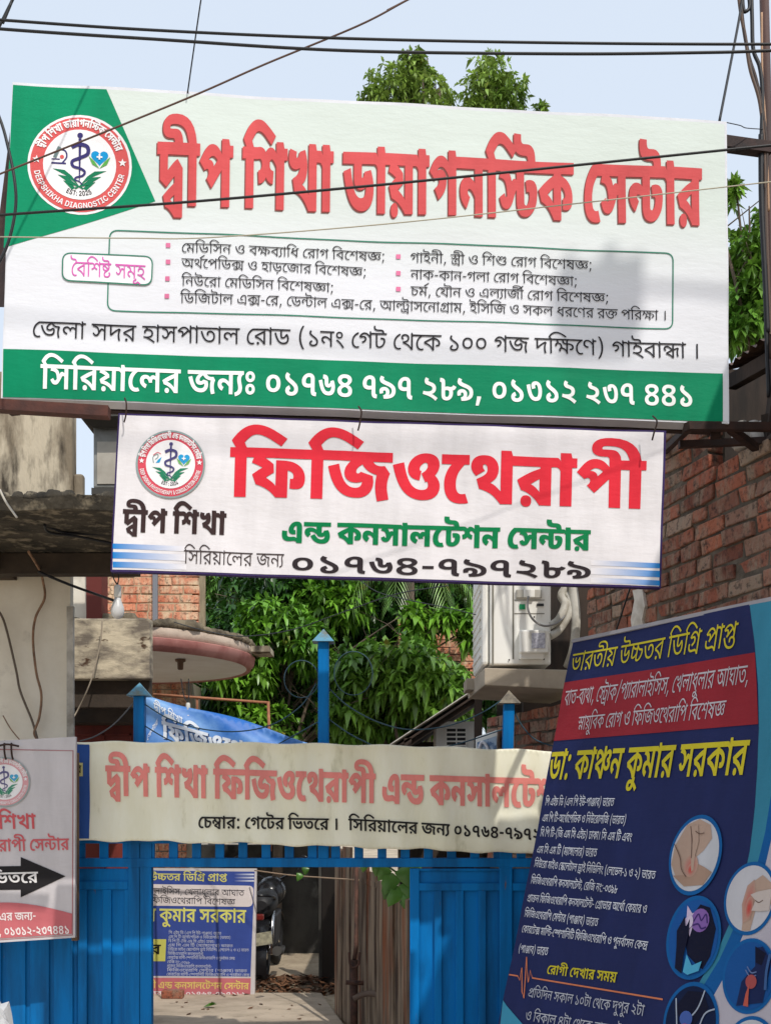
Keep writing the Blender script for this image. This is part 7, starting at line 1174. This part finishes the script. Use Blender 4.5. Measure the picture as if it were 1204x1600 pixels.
mb = MB(); mb.hexa([(mx - .04, yb - .41, .44), (mx + .15, yb - .41, .47), (mx + .15, yb - .405, .47), (mx - .04, yb - .405, .44), (mx - .05, yb - .45, .57), (mx + .14, yb - .45, .60), (mx + .14, yb - .445, .60), (mx - .05, yb - .445, .57)]); mb.build('number_plate', mat('cream_plate', srgb(206, 202, 176)[:3], .5, srgb(150, 146, 128)[:3], 22), mc)
mb = MB(); mb.tube([(mx + .16, yb + .5, .3), (mx + .17, yb + .1, .32), (mx + .18, yb - .3, .38)], [.03, .045, .05], 10); mb.build('exhaust', mat('dull_exhaust', (.08, .075, .07), .6, metal=.5), mc)
mb = MB(); mb.tube(spline([(mx - .12, yb + .1, .86), (mx - .13, yb - .2, .92), (mx, yb - .3, .94), (mx + .13, yb - .2, .92), (mx + .12, yb + .1, .86)], 5), .013, 8); mb.build('grab_rail', BLKP, mc)
# leaf litter
LIT = mat('dry_leaves', srgb(118, 80, 54)[:3], .85, srgb(78, 56, 42)[:3], 3, island=.5)
mb = MB(); r5 = random.Random(11)
for i in range(720):
    a = r5.random(); x = -1.35 + 1.15 * a + r5.gauss(0, .08); y = 9.95 + .95 * r5.random(); hh = max(0, .11 - .22 * abs(y - 10.4)) * r5.random()
    t = r5.random() * 6.28; l = .035 + .03 * r5.random(); q = Vector((x, y, .015 + hh)); e = Vector((math.cos(t), math.sin(t), r5.uniform(-.4, .5))) * l; s_ = Vector((-math.sin(t), math.cos(t), r5.uniform(-.4, .4))) * l * .45
    mb.add([q - e, q + s_, q + e, q - s_], [(0, 1, 2, 3)])
for i in range(36):
    x = r5.uniform(-2.3, -.2); y = r5.uniform(8.6, 9.8); t = r5.random() * 6.28; l = r5.uniform(.012, .04); q = Vector((x, y, .056)); e = Vector((math.cos(t), math.sin(t), r5.uniform(-.05, .2))) * l; s_ = Vector((-math.sin(t), math.cos(t), r5.uniform(-.1, .2))) * l * .45
    mb.add([q - e, q + s_, q + e, q - s_], [(0, 1, 2, 3)])
mb.build('leaf_litter', LIT, kind='stuff')

# ------------------------------------------------------------------ trees and plants
def leafmat(name, c, c2, isl=.6, rough=.34):
    m = mat(name, srgb(*c)[:3], rough, srgb(*c2)[:3], .9, lo=.38, hi=.66, island=isl, spec=.5, detail=2, col3=(c[0] / 255 * .5, c[1] / 255 * .33, .035), scale3=2.6, lo3=.66, hi3=.74)
    t = m.node_tree; p = t.nodes['Principled BSDF']; tr = t.nodes.new('ShaderNodeBsdfTranslucent'); mx = t.nodes.new('ShaderNodeMixShader'); mx.inputs[0].default_value = .22
    src = p.inputs['Base Color'].links[0].from_socket; t.links.new(src, tr.inputs[0]); out = t.nodes['Material Output']
    t.links.new(p.outputs[0], mx.inputs[1]); t.links.new(tr.outputs[0], mx.inputs[2]); t.links.new(mx.outputs[0], out.inputs[0]); return m
BARK = mat('grey_bark', srgb(112, 98, 84)[:3], .9, srgb(70, 60, 52)[:3], 5, (1, 1, .25), bump=.4)
def crown_mesh(blobs, n, L_, per, r, droop=.5, wid=.42, shell=.55, keep=None):
    """leaf rosettes at twig ends scattered through the ellipsoids (centre, radii, weight)"""
    mb = MB(); tw = sum(b[2] for b in blobs)
    for _ in range(n):
        x = r.random() * tw
        for c, rad, w in blobs:
            x -= w
            if x <= 0: break
        while 1:
            d = Vector((r.gauss(0, 1), r.gauss(0, 1), r.gauss(0, 1))).normalized(); f = r.random() ** shell
            lump = 1 + .28 * noise.noise(d * 2.3 + Vector(c) * .7); q = Vector(c) + Vector((d.x * rad[0], d.y * rad[1], d.z * rad[2])) * f * lump
            if keep is None or keep(q): break
        ax = (Vector((d.x, d.y, d.z * .5 + .15)) + Vector((r.gauss(0, .45), r.gauss(0, .45), r.gauss(0, .3)))).normalized(); u = ax.orthogonal().normalized(); w2 = ax.cross(u); k = per + r.randint(-1, 2); a0 = r.random() * 6.28
        for i in range(k):
            a = a0 + 2.4 * i; e = (ax * r.uniform(.25, .8) + (u * math.cos(a) + w2 * math.sin(a))).normalized(); l = L_ * r.uniform(.65, 1.2)
            mid = q + e * l * .5; tip = q + e * l + Vector((0, 0, -droop * l * r.uniform(.1, 1.3))); mid.z -= droop * l * .15
            s_ = e.cross(Vector((0, 0, 1))); s_ = s_.normalized() if s_.length > .1 else Vector((1, 0, 0)); s_ = (s_ + Vector((0, 0, r.uniform(-.5, .5)))).normalized() * l * wid * .5; up = s_.cross(e).normalized() * l * .05
            mb.add([q, mid + s_ + up, tip, mid - s_ + up, mid], [(0, 4, 1), (4, 2, 1), (0, 3, 4), (4, 3, 2)], 0, True)
    return mb
def trunk_mesh(base, top, r0, r1, limbs, r):
    mb = MB(); base = Vector(base); top = Vector(top); K = 7; pts = [base.lerp(top, i / K) + Vector((r.gauss(0, .05), r.gauss(0, .05), 0)) * (i > 0) for i in range(K + 1)]
    mb.tube(pts, [r0 + (r1 - r0) * i / K for i in range(K + 1)], 9)
    for t, e in limbs:
        a = base.lerp(top, t); e = Vector(e); m_ = a.lerp(e, .5) + Vector((r.gauss(0, .1), r.gauss(0, .1), .12)); rr = (r0 + (r1 - r0) * t) * .6; P_ = spline([a, m_, e], 5); mb.tube(P_, [rr * (1 - .75 * i / (len(P_) - 1)) for i in range(len(P_))], 7)
        for k in range(3):
            f = P_[3 + k * 2]; g = f + Vector((r.gauss(0, .4), r.gauss(0, .3), r.uniform(.2, .6))); mb.tube([f, f.lerp(g, .5) + Vector((0, 0, .06)), g], [rr * .3, rr * .2, rr * .1], 5)
    return mb
def tree(label, base, top, blobs, n, L_, per, lm, seed, group='trees behind the gate and sign', r0=.16, name='leafy_tree', **kw):
    r = random.Random(seed); t = thing(name, label, 'tree', base, group)
    trunk_mesh(base, top, r0, r0 * .35, [(.55 + .4 * r.random(), Vector(b[0]) + Vector((r.gauss(0, .2), r.gauss(0, .2), b[1][2] * .3))) for b in blobs for _ in (0, 1) if b[0][1] > 9.5], r).build('trunk', BARK, t)
    for b in blobs:          # a long forward limb, unseen, added to hold leaves that shade the yard
        if b[0][1] < 9.5:
            c = Vector(b[0]); a = Vector(top); P_ = spline([a - Vector((0, 0, .3)), a.lerp(c, .3) + Vector((0, 0, .75)), a.lerp(c, .7) + Vector((0, 0, .4)), c], 6); mb = MB(); mb.tube(P_, [.09 - .003 * i for i in range(len(P_))], 8); mb.build('shade_limb', BARK, t)
    crown_mesh(blobs, n, L_, per, r, **kw).build('crown', lm, t); return t
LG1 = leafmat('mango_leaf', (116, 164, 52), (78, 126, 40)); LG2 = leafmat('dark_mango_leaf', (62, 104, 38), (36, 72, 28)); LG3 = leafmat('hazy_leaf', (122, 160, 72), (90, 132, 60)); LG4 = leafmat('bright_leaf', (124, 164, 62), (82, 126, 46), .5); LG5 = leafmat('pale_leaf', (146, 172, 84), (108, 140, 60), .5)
def B_(px, py, Y, rx, ry, rz, w): return (tuple(W(px, py, Y)), (rx, ry, rz), w)
# nearest bright mango bush, right of the middle post
tree('bright green mango tree just behind the right of the middle gate post', (X_(655, 11.6), 11.6, 0), W(640, 1090, 11.6), [B_(640, 1060, 11.4, .52, .5, .42, 5), B_(700, 1085, 11.3, .34, .4, .3, 2.5), B_(575, 1050, 11.5, .42, .5, .35, 3), B_(545, 1120, 11.6, .35, .4, .3, 2), B_(620, 1125, 11.8, .5, .4, .2, 2)], 1050, .16, 7, LG4, 21, r0=.07, droop=.7)
tree('big dark mango tree filling the gap under the hanging sign', (X_(450, 13.6), 13.6, 0), W(470, 950, 13.6), [B_(400, 1010, 13.4, .9, .8, .75, 4), B_(470, 930, 13.6, 1.1, 1, .9, 5), B_(430, 1120, 13.2, .8, .8, .6, 3), B_(560, 950, 14, 1.1, 1, .9, 5), B_(660, 920, 14.2, .95, .9, .8, 4), B_(520, 1120, 13.8, 1, .8, .6, 4), B_(345, 1080, 13.0, .45, .6, .5, 2), B_(720, 1000, 14.4, .6, .8, 1.0, 4), B_(610, 1140, 14.4, 1.2, .8, .6, 3), B_(745, 1050, 14.2, .7, .8, .9, 3), B_(800, 1000, 14.6, .7, .8, 1.1, 3), B_(680, 705, 9.3, .85, .7, .5, 5)], 8000, .155, 7, LG2, 22, r0=.2, droop=.6)  # last blob is unseen leaves, added to shade the back of the yard
tree('lower mango tree with mid green leaves left of the middle gate post', (X_(430, 12.6), 12.6, 0), W(440, 1060, 12.6), [B_(385, 1055, 12.2, .42, .4, .4, 2), B_(430, 985, 12.3, .5, .4, .4, 2.4), B_(480, 1010, 12.2, .3, .4, .3, 1.5), B_(400, 1140, 12.2, .5, .4, .35, 2), B_(520, 940, 12.8, .5, .4, .35, 2), B_(648, 975, 12.2, .22, .2, .22, .8), B_(700, 968, 12.2, .3, .2, .12, .7), B_(735, 985, 12.2, .12, .2, .3, .6)], 950, .155, 7, LG1, 23, r0=.08, droop=.65)
tree('hazy light green tree seen beside the pale brick tower', (X_(330, 17), 17, 0), W(340, 930, 17), [B_(330, 940, 17, .9, .8, .9, 4), B_(380, 890, 17.2, .9, .8, .9, 4), B_(310, 1000, 17, .6, .6, .6, 2)], 1900, .13, 6, LG3, 24, r0=.13, droop=.4)
tree('tall tree with two leafy tops above the big signboard', (X_(680, 18), 18, 0), W(690, 140, 18), [B_(612, 150, 18, .5, .5, .5, 2), B_(648, 118, 18, .30, .35, .42, 1.6), B_(672, 160, 18, .42, .5, .5, 2), B_(585, 165, 18, .33, .4, .35, 1.3), B_(765, 120, 18, .34, .4, .42, 1.6), B_(748, 160, 18, .45, .5, .42, 2), B_(795, 155, 18, .32, .4, .4, 1.3), B_(842, 178, 18, .13, .2, .12, .25), B_(650, 93, 18, .10, .12, .2, .25), B_(690, 330, 18, 1.9, 1.5, 1.6, 6)], 1500, .14, 6, LG5, 25, r0=.13, droop=.6, shell=.38)
tree('green tree rising behind the tin roof at the right edge', (3.8, 10.2, 0), W(1190, 420, 10), [B_(1178, 425, 10, .36, .5, .42, 4), B_(1200, 370, 10.2, .3, .4, .3, 2.4), B_(1170, 490, 10, .34, .5, .34, 3), B_(1230, 440, 10.2, .5, .6, .6, 4), B_(1150, 510, 9.8, .2, .3, .2, 1.2), B_(1146, 300, 10, .05, .1, .18, .3), B_(1120, 420, 10.2, .3, .4, .4, 1)], 900, .13, 6, LG4, 26, r0=.09, droop=.6)
# palm frond
pm = thing('palm_tree', 'palm with feathery drooping fronds below the hanging sign', 'palm', (X_(640, 12.9), 12.9, 0))
MB().tube([(X_(640, 12.9), 12.9, 0), (X_(636, 12.9), 12.9, 2), W(640, 890, 12.9)], [.09, .075, .06], 9).build('trunk', BARK, pm)
r6 = random.Random(3); c = W(640, 893, 12.9)
for k in range(9):
    a = 2 * math.pi * k / 9 + .3; e = Vector((math.cos(a), math.sin(a) * .8, 0)); P_ = spline([c, c + e * .35 + Vector((0, 0, .18)), c + e * .7 + Vector((0, 0, -.05)), c + e * .92 + Vector((0, 0, -.5))], 8); mb = MB(); mb.tube(P_, [.012 - .0004 * i for i in range(len(P_))], 5)
    for i in range(3, len(P_) - 1):
        t = (P_[i + 1] - P_[i]).normalized(); s_ = t.cross(Vector((0, 0, 1))).normalized()
        for sg in (-1, 1):
            l = .34 * (1 - .5 * abs(i / len(P_) - .5)); tip = P_[i] + s_ * sg * l * .6 + t * l * .5 + Vector((0, 0, -l * .7)); w_ = t * .014; mid = P_[i].lerp(tip, .5) + Vector((0, 0, .03)); mb.add([P_[i], mid + w_, tip, mid - w_], [(0, 1, 2, 3)])
    mb.build('frond', LG3, pm)
# brick wall of a far house seen through the leaves
fh = thing('far_brick_house', 'far red brick house wall glimpsed through the leaves', 'house', (X_(690, 13.2), 13.2, 0))
mb = MB(); bricks(mb, (X_(622, 12.75), 12.75, 0), (1, 0, 0), 1.0, 3.0, 4.1, (0, -1, 0), course=.09, bl=.26, seed=15); mb.build('wall', BRKL, fh)
mb = MB(); mb.box((X_(622, 12.75), 12.77, 0), (X_(750, 12.75), 13.3, 4.08)); mb.build('mortar_core', MORT, fh)
# creeper by the gate, branch over the fence
cr = thing('creeper', 'climbing plant with broad bright leaves at the right door leaf', 'plant', (X_(635, 7.3), 7.3, 0))
mb = MB(); mb.tube(spline([(X_(652, 7.4), 7.4, 0), (X_(646, 7.3), 7.3, .6), W(640, 1370, 7.3), W(618, 1362, 7.2), W(605, 1352, 7.2)], 6), .007, 6); mb.build('stem', mat('green_stem', srgb(70, 96, 40)[:3], .6), cr)
mb = MB(); r7 = random.Random(8)
for px, py, l in ((614, 1372, .13), (628, 1362, .12), (622, 1392, .13), (636, 1385, .11), (604, 1360, .10), (640, 1400, .1), (632, 1410, .09), (610, 1388, .1), (648, 1352, .1), (590, 1356, .08), (570, 1352, .07), (478, 1362, .06), (470, 1372, .06)):
    q = W(px, py - 8, 7.2 if px > 560 else 8.6); e = Vector((r7.uniform(-.5, .3), -.25, -.8)).normalized(); s_ = e.cross(Vector((0, 1, .1))).normalized(); f = Vector((0, -.02, 0))
    l *= 1.3; mb.add([q, q + e * l * .15 + s_ * l * .42 + f, q + e * l * .6 + s_ * l * .3, q + e * l, q + e * l * .6 - s_ * l * .3, q + e * l * .15 - s_ * l * .42 + f, q + e * l * .4 + f * 1.5], [(0, 6, 1), (1, 6, 2), (2, 6, 3), (3, 6, 4), (4, 6, 5), (5, 6, 0)], 0, True)
mb.build('leaf', leafmat('creeper_leaf', (104, 150, 60), (70, 116, 46), .3), cr)
lf = MB(); q = Vector((X_(328, 9.1), 9.1, .06)); lf.add([q + Vector((-.06, 0, 0)), q + Vector((-.02, -.03, .01)), q + Vector((.05, -.02, .03)), q + Vector((.06, .02, .02)), q + Vector((-.01, .04, .03))], [(0, 1, 2, 3, 4)]); lf.add([q + Vector((-.01, .01, .02)), q + Vector((.02, -.02, .05)), q + Vector((.06, .0, .035)), q + Vector((.02, .03, .02))], [(0, 1, 2, 3)])
tag(lf.build('fallen_leaf', LG4), 'fresh green leaf lying on the sunlit driveway', 'leaf')

# ------------------------------------------------------------------ pole and overhead cables
PY = 4.75
pole = thing('utility_pole', 'thin brown steel pole wrapped in cables at right edge', 'pole', (X_(1236, PY), PY, 0))
POLEM = mat('brown_painted_pole', srgb(84, 58, 51)[:3], .6, srgb(58, 42, 38)[:3], 6, (1, 1, .2), bump=.1)
mb = MB(); mb.tube([(X_(1240, PY), PY, 0), W(1212, 760, PY), W(1190, -120, PY)], .021, 12); mb.build('shaft', POLEM, pole)
BRC = mat('brown_cable', srgb(92, 72, 60)[:3], .6)
for pts, r_, m in (([(1148, -60), (1155, 10), (1164, 62), (1171, 108), (1186, 160), (1193, 230), (1195, 300), (1198, 400), (1204, 560)], .008, BRC), ([(1156, -60), (1158, 20), (1168, 84), (1180, 124), (1190, 170), (1197, 240), (1194, 320), (1196, 420)], .008, mat('dark_brown_cable', srgb(60, 46, 40)[:3], .6)),
                     ([(1172, -60), (1174, 30), (1176, 78), (1186, 106), (1190, 150), (1188, 240), (1190, 300), (1195, 480), (1200, 620)], .009, CABLE), ([(1168, 80), (1174, 115), (1184, 148), (1190, 190), (1191, 260)], .007, CABLE), ([(1189, 20), (1190, 120), (1194, 180), (1198, 260), (1200, 330)], .005, mat('straw_cable', srgb(176, 140, 110)[:3], .6)), ([(1188, 210), (1188, 270), (1189, 330), (1194, 430), (1198, 520)], .012, CABLE), ([(1158, -60), (1160, 10), (1166, 17), (1170, 8), (1167, -20)], .008, CABLE)):
    mb = MB(); mb.tube(spline([W(x, y, PY - .05) for x, y in pts], 8), r_, 7); mb.build('wrapped_cable', m, pole)
G2 = 'overhead cables across the front of the signs'
def over(pts, Y0, Y1, r_, m, label, group=G2):
    n_ = len(pts); xa, xb = pts[0][0], pts[-1][0]
    pts = list(pts)
    if abs(xb - xa) > 900 or label.startswith(('thin brown cable crossing', 'short black cable cutting')):     # long spans run on past both ends of the picture
        for k, (e, f) in ((0, (pts[0], pts[1])), (n_, (pts[-1], pts[-2]))):
            s_ = 1700 / max(60, math.hypot(e[0] - f[0], e[1] - f[1])); pts.insert(k if k == 0 else len(pts), (e[0] + (e[0] - f[0]) * s_, e[1] + (e[1] - f[1]) * s_))
    cable([(x, y, Y0 + (Y1 - Y0) * ((x - xa) / (xb - xa) if xb != xa else i / (n_ - 1))) for i, (x, y) in enumerate(pts)], r_, m, label, group, name='overhead_cable', n=10)
over([(-260, 12), (0, 31), (240, 47), (540, 60), (880, 67), (1204, 69), (1420, 66)], 2.6, 2.7, .0035, CABLE, 'upper of the two parallel black cables along the top')
over([(-260, 22), (0, 45), (240, 61), (540, 79), (880, 84), (1100, 82), (1204, 79), (1420, 70)], 2.6, 2.7, .0038, CABLE, 'lower of the two parallel black cables along the top')
over([(740, -54), (640, -2), (560, 40), (415, 100), (280, 159), (0, 272), (-200, 350)], 2.9, 3.0, .0027, mat('brown_twin_flex', srgb(92, 68, 58)[:3], .6), 'thin brown cable crossing diagonally over the round green emblem')
over([(325, -60), (314, 0), (293, 146)], 4.0, 4.25, .003, CABLE, 'thin black wire dropping steeply to the top of signboard')
over([(-200, 354), (0, 336), (300, 315), (602, 288), (900, 258), (1204, 227), (1400, 208)], 2.9, 3.0, .0037, CABLE, 'thick black cable running under the red heading')
over([(-200, 366), (0, 370), (200, 372), (330, 371), (602, 350), (900, 318), (1204, 284), (1400, 262)], 2.9, 3.1, .0018, mat('pale_string', srgb(180, 174, 156)[:3], .7), 'thin pale string sagging across the signboard')
over([(1160, -10), (1152, 40), (1123, 190)], 4.7, 4.45, .006, CABLE, 'black stay wire from the pole to the signboard corner')
over([(-420, -40), (-120, 20), (-30, 120), (0, 185), (13, 230), (23, 280), (25, 322), (16, 370), (0, 408), (-30, 450), (-140, 560), (-420, 640)], 3.6, 3.6, .0055, CABLE, 'black cable loop bulging at the left end of signboard')
over([(28, -20), (18, 4), (0, 40), (-16, 72)], 3.6, 3.6, .005, CABLE, 'short black cable cutting the top left corner')
over([(1132, 191), (1155, 196), (1165, 200), (1192, 202)], 4.45, 4.7, .002, CABLE, 'hair thin wire between signboard corner and pole')
over([(272, 972), (310, 983), (360, 993), (400, 993), (460, 983), (540, 955), (620, 928), (700, 915)], 8.7, 7.0, .004, WIREM, 'thin grey wire from the round canopy into the trees', 'thin wires in front of the trees')
over([(560, 905), (590, 925), (640, 938), (700, 950), (760, 965)], 8, 7, .0035, WIREM, 'dark thin wire crossing in front of the palm', 'thin wires in front of the trees')
over([(985, 915), (975, 945), (962, 985)], 5.0, 5.2, .0045, CABLE, 'short black wire hanging on the brick wall above the dark signboard', 'thin wires in front of the trees')
# plastic bag in the lower left corner
mb = MB(); c = W(-12, 1640, 4.0); r8 = random.Random(6); n1, n2 = 22, 14; vs = []
for j in range(n2 + 1):
    th = math.pi * j / n2
    for i in range(n1):
        a = 2 * math.pi * i / n1; d = Vector((math.sin(th) * math.cos(a), math.sin(th) * math.sin(a), math.cos(th))); k = 1 + .22 * noise.noise(d * 3.1) + .12 * noise.noise(d * 8); vs.append(c + Vector((d.x * .085, d.y * .08, d.z * .2)) * k)
mb.add(vs, [(j * n1 + i, (j + 1) * n1 + i, (j + 1) * n1 + (i + 1) % n1, j * n1 + (i + 1) % n1) for j in range(n2) for i in range(n1)])
PB = mat('clear_crinkled_plastic', srgb(214, 216, 220)[:3], .18, srgb(196, 120, 116)[:3], 9, lo=.6, hi=.66, spec=.7); PB.node_tree.nodes['Principled BSDF'].inputs['Transmission Weight'].default_value = .35
tag(mb.build('plastic_bag', PB), 'crumpled clear plastic bag poking into the lower left corner', 'bag')
# white plaster patch left on the brick wall
mb = MB(); Yp = 5.6; a = Vector((wx(Yp), Yp, 0)) + WN * .012
pts = [(-.05, 2.80), (.06, 2.79), (.09, 2.90), (.05, 3.0), (.07, 3.06), (-.03, 3.05), (-.06, 2.95), (-.03, 2.88)]
mb.add([a + WD * x + Vector((0, 0, z)) for x, z in pts] + [a + WD * x + Vector((0, 0, z)) - WN * .02 for x, z in pts], [tuple(range(8))] + [(i, (i + 1) % 8, 8 + (i + 1) % 8, 8 + i) for i in range(8)]); mb.build('plaster_patch', mat('white_plaster', srgb(214, 208, 198)[:3], .9, srgb(180, 172, 160)[:3], 10), rb)

# unseen pole, transformer and cables, added beside the camera to shadow the signs
sp = thing('shadow_pole', 'unseen pole with transformer and cable bundles, added beside the viewer to shadow signs', 'pole', (5.2, -.4, 0))
CPOLE = mat('grey_pole_concrete', srgb(150, 146, 138)[:3], .9, srgb(120, 116, 110)[:3], 4)
mb = MB(); mb.tube([(5.2, -.4, 0), (5.2, -.4, 10.6)], [.07, .05], 12); mb.build('shaft', CPOLE, sp)
mb = MB(); mb.hexa([(2.88, -.3, 9.2), (3.2, -.3, 9.26), (3.2, -.16, 9.26), (2.88, -.16, 9.2), (2.84, -.3, 9.5), (3.22, -.3, 9.6), (3.22, -.16, 9.6), (2.84, -.16, 9.5)]); mb.lathe((2.92, -.25, 9.5), [(.03, 0), (.05, .06), (.03, .14)], 8); mb.lathe((3.1, -.25, 9.56), [(.03, 0), (.05, .06), (.03, .14)], 8); mb.bar((3.0, -.25, 9.55), (5.3, -.4, 9.7), .03, .03); mb.build('transformer', STEEL, sp, bevel=.03)
mb = MB()
for z_, yy in ((9.05, -.6), (9.6, -.62), (8.3, -.6), (7.3, -.55)): mb.tube([(-9, yy + .4, z_ + .35), (-4, yy + .1, z_ + .05), (0, yy, z_ - .08), (3.25, yy - .1, z_ + .1), (9, yy, z_ + .5)], .010, 7)
mb.build('cable_bundle', CABLE, sp)
